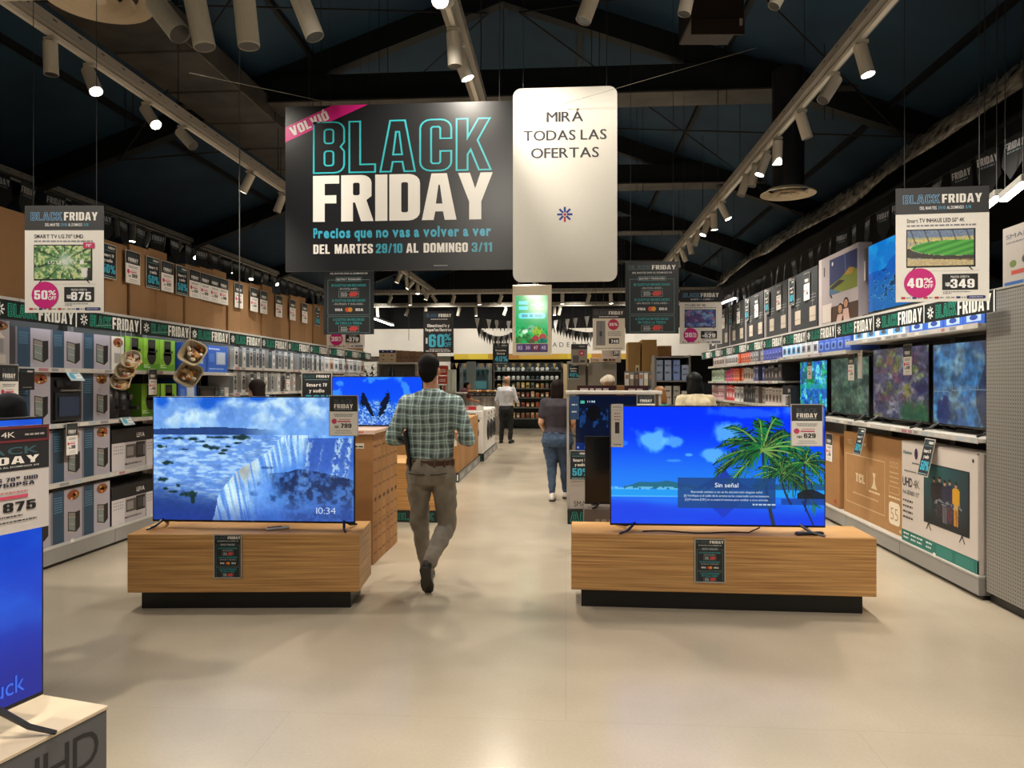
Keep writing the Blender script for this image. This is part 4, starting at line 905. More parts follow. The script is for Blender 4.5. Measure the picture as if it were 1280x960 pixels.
# payment notices on the podium fronts
def notice(P, w, h): P.frame(-w/2, 0, w/2, h, w*.035, '#b5b0a6', 6); pay_poster(P, w, h)
for nm, c, rz, px, pw in (('left', cl, rl, (267, 302), 0), ('right', cr_, rr, (868, 906), 0)):
    dd = 5.02 if nm == 'left' else 5.0
    u0 = (at((px[0]+px[1])/2, 478, dd)-Vector((c.x, c.y, CAMZ))).dot(Vector((math.cos(rz), math.sin(rz), 0)))
    m = MB(); ww = (px[1]-px[0])/F*dd; hh = 55/F*dd; notice(m, ww, hh); m.box(-ww/2, ww/2, 0, .003, 0, hh, '#333333')
    z = CAMZ+(HZ-(723 if nm == 'left' else 728))/F*dd
    tag(m.build('payment_notice', M_GLOSSP, loc=on(c, rz, u0, -.0035, z), rot=rz), 'black payment terms notice on the front of the %s oak podium' % nm, 'notice')
# remote controls and the loose cable
def remote(label, loc, rz, L, col, btn):
    t = empty('remote_control', loc, rz, label, 'remote control')
    m = MB(); m.box(-L/2, L/2, -.022, .022, 0, .02, col, .008); m.build('casing', M_PLAST, t)
    m = MB()
    for i in range(7):
        for j in (-1, 0, 1): m.box(-L*.4+i*L*.09-.005, -L*.4+i*L*.09+.005, j*.012-.003, j*.012+.003, .02, .023, btn)
    m.build('buttons', M_PLAST, t)
remote('black remote control lying on the right oak podium', on(cr_, rr, .60, .07, .5225), R_(12), .2, '#151518', '#8a8a8e')
remote('slim white remote control lying under the waterfall television', on(cl, rl, .19, .14, .5255), R_(35), .16, '#b9b6b0', '#55555a')
m = MB(); pts = [on(cr_, rr, -.52+.09*i, .07+.03*math.sin(i*1.1), .5275) for i in range(9)]; pts += [on(cr_, rr, .3, .2, .54), on(cr_, rr, .33, .24, .60)]
m.tube(pts, .005, '#121214', 6); tag(m.build('power_cable', M_PLAST), 'thin black cable lying on the right podium behind the feet', 'cable')

# ------------------------------------------------------------------ near left: set on a carton plinth, with its sign
PA, PB = at(134, 882, 2.46), at(0, 950, 2.105)
v = PA-PB; v.z = 0; rz = math.atan2(v.y, v.x); PH = CAMZ-(882-HZ)/F*2.46
u = v.normalized(); nrm = Vector((u.y, -u.x, 0))       # towards the aisle
Lp = 1.62; o0 = Vector((PA.x, PA.y, 0))-u*Lp/2
t = empty('display_plinth', (o0.x, o0.y, 0), rz, 'low grey carton plinth lettered UHD at the lower left corner', 'plinth')
m = MB(); m.box(-Lp/2, Lp/2, 0, .32, 0, PH-.012, '#56565a', .003)
m.text('UHD', Lp/2-.035, PH-.165, .115, '#1d1d20', 0, L=1, al='r', sx=.92); m.text('LG', Lp/2-.55, PH-.165, .115, '#1d1d20', 0, L=1, al='r'); m.build('carton', M_PAPER, t)
m = MB(); m.box(-Lp/2-.003, Lp/2+.003, -.003, .323, PH-.012, PH, '#c9b79c', .002); m.build('top_board', M_OAK if False else M_PAPER, t)
def uck(P, w, h, z0): P.text('uck', w*.455, z0+h*.05, h*.06, (.035, .14, .78), 0, L=3, al='r', sx=.9)
e0 = at(55, 860, 2.38); tvw = 1.55
tc = Vector((e0.x, e0.y, 0))-u*tvw/2
tvn = tv('television', 'television with a plain blue screen at the left edge, seen obliquely', (tc.x, tc.y, PH), rz, tvw, .90, blue_img(80, 130)*np.array((.8, .78, .86)), CAMZ+(HZ-868)/F*2.38-PH, leg_at=.40, leg_len=.15, spread=.07, depth=.05, text=uck)
def sign70(P, w, h):
    P.rect(-w/2, 0, w/2, h*.84, '#cfc8c6', 1); P.rect(-w/2, h*.58, w/2, h*.84, '#242528', 2); P.rect(-w/2, h*.84, w/2, h, '#201c1f', 2); P.frame(-w/2, h*.845, w/2, h*.995, w*.02, '#6d2a30', 3)
    P.text('70"', -w*.18, h*.895, h*.05, '#e8e2da', -1, L=4, fit=w*.14); P.text('4K', w*.06, h*.895, h*.05, '#e8e2da', 0, L=4, fit=w*.12); P.bars(w*.27, h*.905, w*.45, h*.018, '#a8a2a0', 4)
    P.text('BLACK', w*.06, h*.735, h*.065, '#40606a', 1, L=3, fit=w*.68, al='c'); P.text('FRIDAY', w*.06, h*.645, h*.068, '#f1ece6', 2, L=3, fit=w*.68, al='c'); P.text('DEL MARTES 29/10 AL DOMINGO 3/11', w*.06, h*.61, h*.014, '#d5d5d5', 1, L=3, fit=w*.68, al='c')
    P.text('SMART TV LG 70" UHD', w*.0, h*.485, h*.034, '#26263a', 2, L=3, fit=w*.78, al='c'); P.text('70UR8750PSA', w*.05, h*.435, h*.034, '#26263a', 2, L=3, fit=w*.62, al='c')
    P.bars(-w*.1, h*.375, w*.3, h*.012, '#c77', 3); P.rect(-w*.18, h*.32, w*.3, h*.35, '#cf4f68', 3); P.ell(-w*.32, h*.335, w*.09, w*.09, '#cf4f68', 3, 18); P.text('25%', -w*.32, h*.325, h*.018, '#ffffff', 1, L=4, al='c')
    P.text('U$S', -w*.17, h*.215, h*.035, '#1b1b1e', 2, L=3, fit=w*.12); P.text('875', w*.08, h*.20, h*.085, '#1b1b1e', 2, L=3, fit=w*.29); P.bars(-w*.08, h*.15, w*.25, h*.012, '#333333', 3); P.bars(-w*.16, h*.10, w*.38, h*.012, '#333333', 3)
q1 = at(57, 590, 2.335); sw = .36; cc = Vector((q1.x, q1.y, 0))-u*sw/2+nrm*.012
zb = CAMZ+(HZ-657)/F*2.33
m = MB(); hh = 127/F*2.33; m.box(-sw/2, sw/2, 0, .004, 0, hh, '#b9b4aa'); sign70(m, sw, hh)
tag(m.build('price_sign', M_PAPER, loc=(cc.x, cc.y, zb), rot=rz), 'large price sign marked 875 clipped over the left-edge blue television', 'price sign')

# ------------------------------------------------------------------ hanging banner, code board and posters
def hang(t, xs, z0, z1, r=.0022):
    for x in xs: m = MB(); m.tube([(x, .006, z0), (x, .006, z1)], r, '#2f3033', 6); m.build('hanging_cord', M_PLAST, t)
def board(name, label, cat, px0, px1, py0, py1, d, fn, mat=None, group=None, th=.012, rot=0, cordz=None, round_=None, cordx=.4):
    c = at((px0+px1)/2, py1, d); w, h = (px1-px0)/F*d, (py1-py0)/F*d
    t = empty(name, c, rot, label, cat, group)
    m = MB()
    if round_ is None: m.box(-w/2, w/2, 0, th, 0, h, '#1b1c1f')
    fn(m, w, h); m.build('panel', mat or M_GLOSSP, t)
    hang(t, (-w*cordx, w*cordx), h, (cordz if cordz else roofz(c.x)-.02)-c.z)
    return t
def banner(P, w, h):
    P.rect(-w/2, 0, w/2, h, '#1a1b1e', 1); k = w/290.0; X = lambda px: -w/2+(px-353)*k; Z = lambda py: h-(py-130)*(h/208.)
    P.poly([(X(353), Z(156)), (X(411), Z(130)), (X(455), Z(130)), (X(353), Z(175))], '#e0218a', 3)
    P.text('VOLVIÓ', X(362), Z(167.5), 11*k, '#f6f2ee', 2, L=4, fit=50*k, rot=math.atan2(22, 48)*.95)
    outlined(P, 'BLACK', X(388.5), Z(214.5), 61*k, '#39c3cf', '#1a1b1e', 215*k, 4, 4)
    P.text('FRIDAY', X(388.5), Z(275), 54*k, '#efebe4', 2, L=3, fit=216*k, sp=.045)
    P.text('Precios que no vas a volver a ver', X(388), Z(296), 11.5*k, '#42aecd', 2, L=3, fit=216*k)
    for s, a, b, c in (('DEL MARTES', 388, 461, '#efebe4'), ('29/10', 465, 497, '#3ea0b8'), ('AL DOMINGO', 502, 576, '#efebe4'), ('3/11', 581, 605, '#3ea0b8')):
        P.text(s, X(a), Z(316), 11*k, c, 2, L=3, fit=(b-a)*k)
    P.rect(X(535), Z(333), X(552), Z(332), '#8a8a8a', 3)
board('hanging_banner', 'big black BLACK FRIDAY banner with pink corner hanging at the centre', 'banner', 353, 655, 129.5, 338, 5.55, banner, M_GLOSSP, th=.02)
def codeb(P, w, h):
    r = w*.08; E = P.E
    pts = []
    for cx, cz, a0 in ((w/2-r, h-r, 0), (-w/2+r, h-r, 90), (-w/2+r, r, 180), (w/2-r, r, 270)):
        for k in range(7): a = math.radians(a0+15*k); pts.append((cx+r*math.cos(a), cz+r*math.sin(a)))
    n = len(pts); P.add([(p[0], 0, p[1]) for p in pts]+[(p[0], .02, p[1]) for p in pts], [tuple(range(n)), tuple(range(2*n-1, n-1, -1))]+[(i, i+n, (i+1) % n+n, (i+1) % n) for i in range(n)], '#dedbd2')
    k = w/130.; Z = lambda py: h-(py-109)*(h/243.)
    for s, y, f in (('MIRÁ', 152, 45), ('TODAS LAS', 175, 103), ('OFERTAS', 197, 84)): [P.text(s, q*.0016, Z(y), 12.3*k, '#3b3940', 0, L=1.0+.2*q, fit=f*k, al='c') for q in (-1, 0, 1)]
    star(P, 0, Z(268), 9.5*k, ['#2a3a8c', '#2a3a8c', '#2a3a8c', '#2a3a8c', '#c02c48', '#2a3a8c', '#2a3a8c', '#2a3a8c'], 1); P.ell(0, Z(268), 1.8*k, 1.8*k, '#c02c48', 2, 12)
board('hanging_board', 'tall white rounded board reading MIRÁ TODAS LAS OFERTAS, beside the black banner', 'board', 641, 771, 109, 352, 5.35, codeb, M_PAPER, round_=1)
board('hanging_poster', 'hanging poster at upper left, forest television marked 875', 'poster', 31, 130, 257, 391, 4.75, lambda P, w, h: price_poster(P, w, h, 'SMART TV LG 70" UHD', 1, forest_img(), '50', '875', badge='70"'), M_PAPER, 'hanging product posters', .004, R_(4), 4.2)
board('hanging_poster', 'hanging poster at upper right, stadium television marked 349', 'poster', 1123, 1232, 234, 377, 4.25, lambda P, w, h: price_poster(P, w, h, 'Smart TV INHAUS LED 50" 4K', 1, stadium_img(), '40', '349'), M_PAPER, 'hanging product posters', .004, R_(-4), 4.2)
board('payment_poster', 'dark payment terms poster hanging below the left end of the banner', 'poster', 404, 468, 328, 418, 7.3, lambda P, w, h: pay_poster(P, w, h), M_GLOSSP, 'hanging payment posters', .004)
board('payment_poster', 'dark payment terms poster hanging right of the white board', 'poster', 782, 848, 327, 417, 7.2, lambda P, w, h: pay_poster(P, w, h), M_GLOSSP, 'hanging payment posters', .004)
board('hanging_poster', 'poster marked 529 with purple picture, hanging over the right aisle', 'poster', 850, 902, 362, 430, 9.2, lambda P, w, h: price_poster(P, w, h, 'TV LED 55" 4K', 1, plaque_img(), '30', '529'), M_PAPER, 'hanging product posters', .004)
board('hanging_poster', 'poster marked 379 half hidden behind the left payment poster', 'poster', 408, 456, 366, 435, 9.4, lambda P, w, h: price_poster(P, w, h, 'TV LED 43"', 1, plaque_img(), '39', '379'), M_PAPER, 'hanging product posters', .004)
def clima(P, w, h):
    P.rect(-w/2, 0, w/2, h, '#1f1e21', 1); bf_inline(P, -w*.4, h*.86, h*.075, w*.82, '#1f1e21', '#4d7fa8'); P.bars(-w*.25, h*.80, w*.3, h*.015, '#ddd')
    P.text('Climatización y', 0, h*.62, h*.07, '#f0ece8', 2, L=3, fit=w*.74, al='c'); P.text('Pequeños Electros', 0, h*.52, h*.07, '#f0ece8', 2, L=3, fit=w*.86, al='c')
    P.text('60', -w*.06, h*.14, h*.30, CYAN, 2, L=3, fit=w*.50, al='c'); P.text('%', w*.2, h*.30, h*.15, CYAN, 1, L=3, fit=w*.22); P.text('OFF', w*.2, h*.14, h*.11, CYAN, 1, L=3, fit=w*.22)
    P.rect(-w*.42, h*.22, -w*.36, h*.36, '#cfd6d6', 3); P.bars(-w*.3, h*.075, w*.35, h*.02, '#ccc'); P.bars(-w*.42, h*.03, w*.42, h*.025, '#ccc')
board('hanging_poster', 'black sixty percent off poster for climate appliances, above the walking man', 'poster', 529, 567, 389, 441, 12.6, clima, M_PAPER, 'hanging product posters', .004)
def p40(P, w, h): card_tv50(P, w, h, 0, ('Grandes', 'Electros'), '40%', '#1d2126')
board('hanging_poster', 'black forty percent off poster hanging left of the green screen', 'poster', 616, 636, 429, 456, 19.5, p40, M_PAPER, 'hanging product posters', .004)
def fridgep(P, w, h):
    P.rect(-w/2, 0, w/2, h, '#efe6d4', 1); P.rect(-w/2, h*.77, w/2, h, '#39332f', 2); bf_inline(P, -w*.44, h*.86, h*.08, w*.88, '#39332f', '#5a6068', 3); P.bars(-w*.3, h*.80, w*.3, h*.02, '#eee', 3)
    P.rect(-w*.39, h*.12, -w*.11, h*.71, '#8a8584', 2); P.rect(-w*.25, h*.12, -w*.24, h*.71, '#5d5a5a', 3); P.rect(-w*.29, h*.34, -w*.21, h*.46, '#4a4748', 3)
    P.ell(w*.14, h*.62, w*.17, w*.17, '#d2385c', 3, 24); P.text('35%', w*.14, h*.59, h*.07, '#fff', 2, L=4, fit=w*.25, al='c') if False else P.text('35%', w*.14, h*.59, h*.07, '#ffffff', 2, L=4, fit=w*.25, al='c')
    for i in range(4): P.bars(-w*.03, h*(.44-i*.03), w*.38, h*.012, '#8a8078', 3)
    P.rect(0, h*.16, w*.32, h*.29, '#3a332e', 3); P.text('749', w*.18, h*.18, h*.075, '#ffffff', 2, L=4, fit=w*.22, al='c'); P.bars(-w*.42, h*.04, w*.42, h*.02, '#9a9088', 3)
board('hanging_poster', 'cream poster with refrigerator picture marked 749, above the fridges', 'poster', 741, 781, 386, 438, 11.2, fridgep, M_PAPER, 'hanging product posters', .004)
def small40(P, w, h):
    P.rect(-w/2, 0, w/2, h, '#8f8578', 1); P.rect(-w/2, h*.75, w/2, h, '#211f20', 2); P.text('FRIDAY', w*.2, h*.85, h*.07, '#d0ccc6', 1, L=3, fit=w*.4, al='c'); P.rect(-w*.4, h*.1, -w*.02, h*.45, '#4c4a4a', 2); P.ell(w*.15, h*.56, w*.18, w*.18, '#c0365c', 3, 18); P.text('40', w*.15, h*.52, h*.07, '#ffffff', 1, L=4, al='c'); P.rect(w*.05, h*.12, w*.35, h*.22, '#38342a', 2)
board('hanging_poster', 'small grey-brown poster hanging over the refrigerators', 'poster', 714, 734, 430, 456, 11.5, small40, M_PAPER, 'hanging product posters', .004)
def steelp(P, w, h): P.rect(-w/2, 0, w/2, h, '#b9ada0', 1); P.rect(-w*.45, h*.05, w*.1, h*.95, '#a39a92', 2); P.rect(w*.1, h*.3, w*.42, h*.6, '#2c2a28', 2); P.text('399', w*.26, h*.36, h*.18, '#eeeeee', 1, L=3, fit=w*.24, al='c')
board('hanging_poster', 'grey poster half hidden behind the cream refrigerator poster', 'poster', 752, 776, 426, 453, 12.2, steelp, M_PAPER, 'hanging product posters', .004)
# the green screen in its cream panel
c = at(665, 444, 15.0); w, h = 49/F*15, 88/F*15
t = empty('advertising_screen', c, 0, 'bright green advertising screen in a cream hanging panel at the centre', 'screen')
m = MB(); m.box(-w/2, w/2, 0, .12, 0, h, '#e8dcc2', .01); m.build('panel', M_PAPER, t)
m = MB(); m.grid(fruit_img(), -w*.42, h*.17, w*.82, h*.68, 3); m.build('screen', M_SCREEN, t)
m = MB(); m.rect(-w*.40, h*.045, w*.40, h*.16, '#3a3470', 2)
for i, (s, cc) in enumerate((('02', '#6a58b0'), ('30', '#6a3f98'), ('47', '#8a2f60'), ('45', '#6a4fa8'))): x = -w*.39+i*w*.2; m.rect(x, h*.065, x+w*.17, h*.155, cc, 3); m.text(s, x+w*.085, h*.085, h*.045, '#e8e4f4', 1, L=4, fit=w*.11, al='c')
m.build('number_strip', M_PAPER, t)
m = MB(); m.text('Cool', -w*.24, h*.70, h*.04, (.15, .8, .9), 1, L=5, fit=w*.2, al='c') if False else m.bars(-w*.34, h*.72, -w*.1, h*.05, (.10, .75, .85), 5); m.bars(-w*.34, h*.645, -w*.1, h*.05, (.10, .75, .85), 5); m.bars(-.02*w, h*.70, w*.3, h*.025, (.8, 1, .9), 5); m.rrect(-w*.34, h*.52, w*.34, h*.60, h*.03, (.12, .78, .88), 5); m.text('90% OFF', 0, h*.54, h*.04, (.02, .3, .4), 1, L=6, fit=w*.5, al='c') if False else m.bars(-w*.26, h*.54, w*.26, h*.04, (.02, .35, .42), 6)
m.build('screen_graphics', M_SCREEN, t)
hang(t, (-w*.35, w*.35), h, roofz(c.x)-.02-c.z, .006)
# ------------------------------------------------------------------ wall shelving
def shelf_unit(side, y0, y1, levels, label, dep=.5, led=True, fronts=None):
    X, rot = (XL, LROT) if side == 'L' else (XR, RROT)
    w = y1-y0-.004; t = empty('shelf_unit', (X, (y0+y1)/2, 0), rot, label, 'shelving unit', 'steel shelving along the aisle')
    g, lg = '#8f8d89', '#c6c3bc'
    m = MB(); m.box(-w/2, w/2, 0, dep, .03, .155, g, .004); m.box(-w/2, w/2, .03, dep, 0, .03, '#1a1a1a'); m.box(-w/2, w/2, -.004, dep, .155, .172, '#b5b2ab', .003); m.build('base', M_METAL, t)
    m = MB(); m.rect(-.02, .165, .02, .195, '#e6e2da', 6); m.build('price_tag', M_PAPER, t)
    m = MB(); m.box(-w/2, w/2, dep, dep+.02, .03, 2.2, '#3d3c3b'); m.build('back_panel', M_METAL, t)
    for s in (-1, 1): m = MB(); x = s*(w/2-.02); m.box(x-.02, x+.02, dep-.05, dep, .17, 2.2, '#77746f'); m.build('upright', M_METAL, t)
    for z in levels:
        m = MB(); m.box(-w/2, w/2, .0, dep, z-.03, z, lg, .003); s_ = m.build('shelf', M_METAL, t)
        m = MB(); m.box(-w/2, w/2, -.006, -.001, z-.035, z+.004, '#bdb9b1')
        x = -w/2+.05; r = random.Random(int(y0*100+z*10))
        while x < w/2-.1:
            q = r.uniform(.05, .13); m.xf = Matrix.Translation((0, -.006, 0)); m.rect(x, z-.028, x+q, z-.003, r.choice(['#d9d5cc', '#a8707e', '#c4c0b8', '#a8b4bc', '#8a8a8e', '#b9b4ac', '#bfbab2']), 1); x += q+r.uniform(.01, .08)
        m.xf = None; m.build('price_strip', M_PAPER, s_)
    m = MB(); m.box(-w/2, w/2, -.01, dep, 2.195, 2.22, lg); m.build('top_deck', M_METAL, t)
    m = MB(); m.box(-w/2+.02, w/2-.02, -.018, .0, 2.125, 2.14, (.9, .96, 1)); m.build('light_bar', M_LED if led else M_PLAST, t)
    return t
BAYS = [(4.25, 5.5)]+[(5.5+1.25*i, 6.75+1.25*i) for i in range(8)]
LV = {0: [.70, 1.205, 1.68]}
for i, (a, b) in enumerate(BAYS):
    nm = 'shelving unit at the left frame edge, nearest the camera' if i == 0 else '%s grey steel shelving unit from the front along the left side' % ORD[i-1]
    lv = [.70, 1.205, 1.68] if i < 4 else [.62, 1.05, 1.42, 1.76]
    shelf_unit('L', a, b, lv, nm, led=i > 0)
for i, (a, b) in enumerate(BAYS[1:]):
    lv = [1.155, 1.985] if i < 2 else ([1.155, 1.9] if i < 4 else [.55, .9, 1.23, 1.58, 1.88])
    shelf_unit('R', a, b, lv, '%s grey steel shelving unit from the front along the right side' % ORD[i])
# header strips along both top edges
def header(side, y0, y1, label):
    X, rot = (XL, LROT) if side == 'L' else (XR, RROT)
    w = y1-y0-.006; P = MB(); P.box(-w/2, w/2, 0, .004, 0, .15, '#101716'); P.rect(-w/2, 0, w/2, .15, '#101716', 1)
    star(P, -w/2+.085, .075, .05, ['#eef2ee'], 2); outlined(P, 'BLACK', -w/2+.17, .025, .10, '#2fb89c', '#0d2522', .31, 2); P.text('FRIDAY', -w/2+.50, .02, .11, '#f2f4ee', 2, L=2, fit=w-.55); P.rect(w/2-.022, 0, w/2-.006, .15, '#eef2ee', 2)
    x = X+.022 if side == 'L' else X-.022
    tag(P.build('header_strip', M_PAPER, loc=(x, (y0+y1)/2, 2.045), rot=rot), label, 'header strip', 'header strips on the shelves')
for i in range(11): header('L', 5.19+.98*i, 6.17+.98*i, '%s BLACK FRIDAY header strip from the front above the left shelves' % ORD[i])
for i in range(11): header('R', 5.25+.99*i, 6.24+.99*i, '%s BLACK FRIDAY header strip from the front above the right shelves' % ORD[i])

def place(side, y, z, dx=0.0):
    """origin for a thing whose front stands dx behind the shelf edge"""
    return ((XL-dx, y, z), LROT) if side == 'L' else ((XR+dx, y, z), RROT)
def pack(name, label, cat, side, y0, y1, z, h, dep, design, col, group, dx=.05, mat=None, gap=.004):
    w = y1-y0-gap; dep = min(dep, .385); P = MB(); P.box(-w/2, w/2, 0, dep, 0, h, col, .003); design(P, w, h)
    loc, rot = place(side, (y0+y1)/2, z+.001, dx)
    return tag(P.build(name, mat or M_PAPER, loc=loc, rot=rot), label, cat, group)
def oven_draw(P, x0, z0, w, h, c='#45413d', L=3):
    P.poly([(x0, z0+h*.12), (x0+w*.64, z0), (x0+w*.64, z0+h*.92), (x0, z0+h)], c, L); P.poly([(x0+w*.64, z0), (x0+w, z0+h*.2), (x0+w, z0+h*.95), (x0+w*.64, z0+h*.92)], '#1d1b1a', L)
    P.poly([(x0+w*.05, z0+h*.80), (x0+w*.58, z0+h*.73), (x0+w*.58, z0+h*.88), (x0+w*.05, z0+h*.95)], '#857f77', L+1); P.poly([(x0+w*.06, z0+h*.2), (x0+w*.57, z0+h*.09), (x0+w*.57, z0+h*.66), (x0+w*.06, z0+h*.73)], '#7a8480', L+1)
    P.poly([(x0+w*.04, z0+h*.75), (x0+w*.59, z0+h*.68), (x0+w*.59, z0+h*.71), (x0+w*.04, z0+h*.78)], '#c8c4bb', L+2); P.poly([(x0+w*.1, z0+h*.44), (x0+w*.54, z0+h*.37), (x0+w*.54, z0+h*.40), (x0+w*.1, z0+h*.47)], '#a6a79f', L+2); P.poly([(x0, z0+h*.08), (x0+w*.64, z0-h*.03), (x0+w*.64, z0+h*.02), (x0, z0+h*.14)], '#b5b0a6', L+2)
def food(P, cx, cz, rx, rz, L=3, seed=1):
    P.ell(cx, cz, rx, rz, '#7d4a26', L, 20); r = random.Random(seed)
    for i in range(22): a, q = r.uniform(0, 6.28), r.uniform(0, .8); P.ell(cx+rx*q*math.cos(a), cz+rz*q*math.sin(a), rx*.17, rz*.2, r.choice(['#c4742e', '#8e3a1e', '#e0a850', '#b05a28', '#5a6a2a', '#e8c890', '#a8381e']), L+1, 7)
def d_oven(P, w, h, seed=1, fd=True, top=False):
    P.rect(-w/2, 0, w/2, h, '#a59fa9', 1); P.rect(-w/2, 0, -w*.10, h, '#2a4459', 2); P.rect(-w/2, 0, -w*.46, h, '#817d84', 3)
    for i in range(7): P.bars(-w*.42, h*(.86-i*.045), -w*.16, h*.018, '#5d86a2', 3)
    if fd: food(P, w*.2, h*.87, w*.2, h*.10, 3, seed); oven_draw(P, w*.02, h*.12, w*.40, h*.44)
    else: oven_draw(P, -w*.02, h*.12, w*.44, h*.62)
def d_leva(P, w, h, seed=1):
    P.rect(-w/2, 0, w/2, h, '#b5aeb0', 1); P.rect(-w/2, h*.66, w/2, h, '#17171a', 2); P.text('LEVA', w*.46, h*.76, h*.11, '#f0ece6', 1, L=3, al='r', fit=w*.24)
    P.rect(-w*.5, 0, -w*.14, h*.66, '#c9c4c6', 2)
    for i in range(5):
        for j in range(3): x, z = -w*.46+i*w*.06, h*(.38+j*.08); P.poly([(x, z+h*.05), (x+w*.045, z+h*.05), (x+w*.022, z)], '#8d898c', 3)
    P.rect(-w*.1, h*.26, w*.2, h*.6, '#55504e', 2); P.rect(-w*.07, h*.32, w*.12, h*.54, '#8a8580', 3); P.rect(w*.2, h*.24, w*.48, h*.64, '#211f1f', 3); P.rect(w*.24, h*.3, w*.40, h*.58, '#3d3b3b', 4); P.rect(w*.42, h*.3, w*.46, h*.56, '#77747a', 4); P.text('MICROONDAS', w*.12, h*.1, h*.045, '#26262a', 1, L=3, fit=w*.5, al='c')
def d_fryer(P, w, h, seed=1):
    P.rect(-w/2, 0, w/2, h, '#7db52a', 1); P.poly([(-w/2, 0), (w/2, 0), (w/2, h*.25), (-w/2, h*.12)], '#5f9a22', 2); P.rect(-w*.48, h*.4, -w*.3, h, '#8fc63a', 2)
    P.ell(0, h*.46, w*.27, h*.27, '#1c1a19', 3, 24); P.rect(-w*.22, h*.5, w*.22, h*.97, '#1f1d1c', 3); P.ell(0, h*.80, w*.17, h*.1, '#34302e', 4, 18); P.rect(-w*.2, h*.58, w*.2, h*.6, '#55504c', 4); P.ell(w*.3, h*.62, w*.05, h*.05, '#333333', 3, 10)
    P.bars(-w*.46, h*.16, -w*.22, h*.03, '#d9ecc0', 3); P.bars(-w*.46, h*.10, -w*.1, h*.03, '#d9ecc0', 3)
def d_blue(P, w, h, seed=1):
    P.rect(-w/2, 0, w/2, h, '#2f62c4', 1); P.rect(-w/2, 0, -w*.42, h, '#1c449a', 2); P.rect(-w*.05, h*.3, w*.38, h*.78, '#9db4dc', 2); P.rect(0, h*.34, w*.34, h*.74, '#c2cede', 3); P.bars(-w*.38, h*.85, w*.1, h*.05, '#cfe0ff', 2); P.rect(-w*.36, h*.4, -w*.14, h*.7, '#4f7fd8', 2); P.bars(-w*.36, h*.12, w*.3, h*.04, '#9fc0f4', 2)
def d_silver(P, w, h, seed=1):
    r = random.Random(seed); P.rect(-w/2, 0, w/2, h, r.choice(['#b7b5b2', '#c6c4c0', '#a9a8a8']), 1)
    P.rect(-w/2, 0, -w*.02, h, r.choice(['#4d565c', '#6a6f72', '#3d4c52', '#8b8d8f', '#5b6468']), 2)
    if r.random() < .6: P.rect(w*.1, h*.15, w*.4, h*.62, '#3f3d3e', 3); P.ell(w*.25, h*.72, w*.12, h*.07, '#2b292a', 3, 12); P.rect(w*.14, h*.22, w*.36, h*.42, '#7d7b7c', 4)
    else: P.rect(w*.12, h*.2, w*.4, h*.75, '#d9d6d0', 3); P.ell(w*.26, h*.45, w*.09, h*.12, '#8a4a3a' if r.random() < .3 else '#6a6866', 4, 12)
    P.bars(-w*.42, h*.84, -w*.1, h*.04, '#c5d2d8', 3); P.bars(-w*.42, h*.76, -w*.14, h*.03, '#a5b6be', 3)
def d_misc(c0, c1, c2):
    def f(P, w, h, seed=1):
        P.rect(-w/2, 0, w/2, h, c0, 1); P.rect(-w*.34, h*.18, w*.34, h*.62, c1, 2); P.ell(0, h*.4, w*.2, h*.15, c2, 3, 12); P.bars(-w*.38, h*.82, w*.38, h*.06, c2, 3); P.bars(-w*.38, h*.70, w*.2, h*.04, c1, 3)
    return f
# ---- stock on the left shelves
BH = .325
y = 5.53
for k in range(3): pack('oven_carton', '%s blue and lilac oven carton from the left on the top left shelf' % ORD[k], 'carton', 'L', 5.53+.405*k, 5.53+.405*(k+1), 1.68, BH, .42, lambda P, w, h: d_oven(P, w, h, 1, False), '#8f8b92', 'oven cartons')
for k, (lv, lvn) in enumerate(((.172, 'bottom'), (.70, 'second lowest'))):
    for j in range(3):
        pack('oven_carton', '%s oven carton with food picture from the left on the %s left shelf' % (ORD[j], lvn), 'carton', 'L', 5.53+.405*j, 5.53+.405*(j+1), lv, .45, .42, lambda P, w, h, j=j: d_oven(P, w, h, j+k), '#8f8b92', 'oven cartons')
for j, (a, b) in enumerate(((5.53, 5.93), (6.33, 6.74))): pack('oven_carton', ('oven carton left of the black oven on the eye-level left shelf', 'oven carton right of the black oven on the eye-level left shelf')[j], 'carton', 'L', a, b, 1.205, .44, .42, lambda P, w, h, j=j: d_oven(P, w, h, j+5), '#8f8b92', 'oven cartons')
t = empty('countertop_oven', *place('L', 6.13, 1.206, .03), 'black countertop oven on show between two oven cartons', 'oven')
m = MB(); m.box(-.18, .18, .02, .4, .015, .40, '#131316', .012); m.build('body', M_PLAST, t)
m = MB(); m.box(-.165, .165, .0, .02, .03, .27, '#1d2026', .004); m.rect(-.13, .06, .13, .23, '#2d3a52', 8); m.xf = Matrix.Translation((0, 0, 0)); m.build('door', M_GLOSSP, t)
m = MB(); m.tube([(-.13, -.02, .285), (.13, -.02, .285)], .009, '#8f8d8a', 8); m.build('handle', M_STEEL, t)
m = MB(); m.rect(-.15, .315, .15, .375, '#25262b', 0); m.rect(-.03, .33, .04, .362, '#3b4a66', 1)
for x in (-.12, -.08, .09, .13): m.tube([(x, .02, .345), (x, .003, .345)], .013, '#55534f', 12)
m.build('control_panel', M_GLOSSP, t)
for s in (-1, 1): m = MB(); m.box(s*.15-.02, s*.15+.02, .05, .36, 0, .015, '#0b0b0c'); m.build('foot', M_PLAST, t)
pack('food_carton', 'narrow white carton with food picture beside the green fryer cartons', 'carton', 'L', 6.77, 6.97, 1.68, BH, .4, lambda P, w, h: (P.rect(-w/2, 0, w/2, h, '#d4cfc8', 1), food(P, 0, h*.82, w*.4, h*.14), P.rect(-w*.3, h*.2, w*.3, h*.5, '#9a958e', 2)), '#c8c4bd', None)
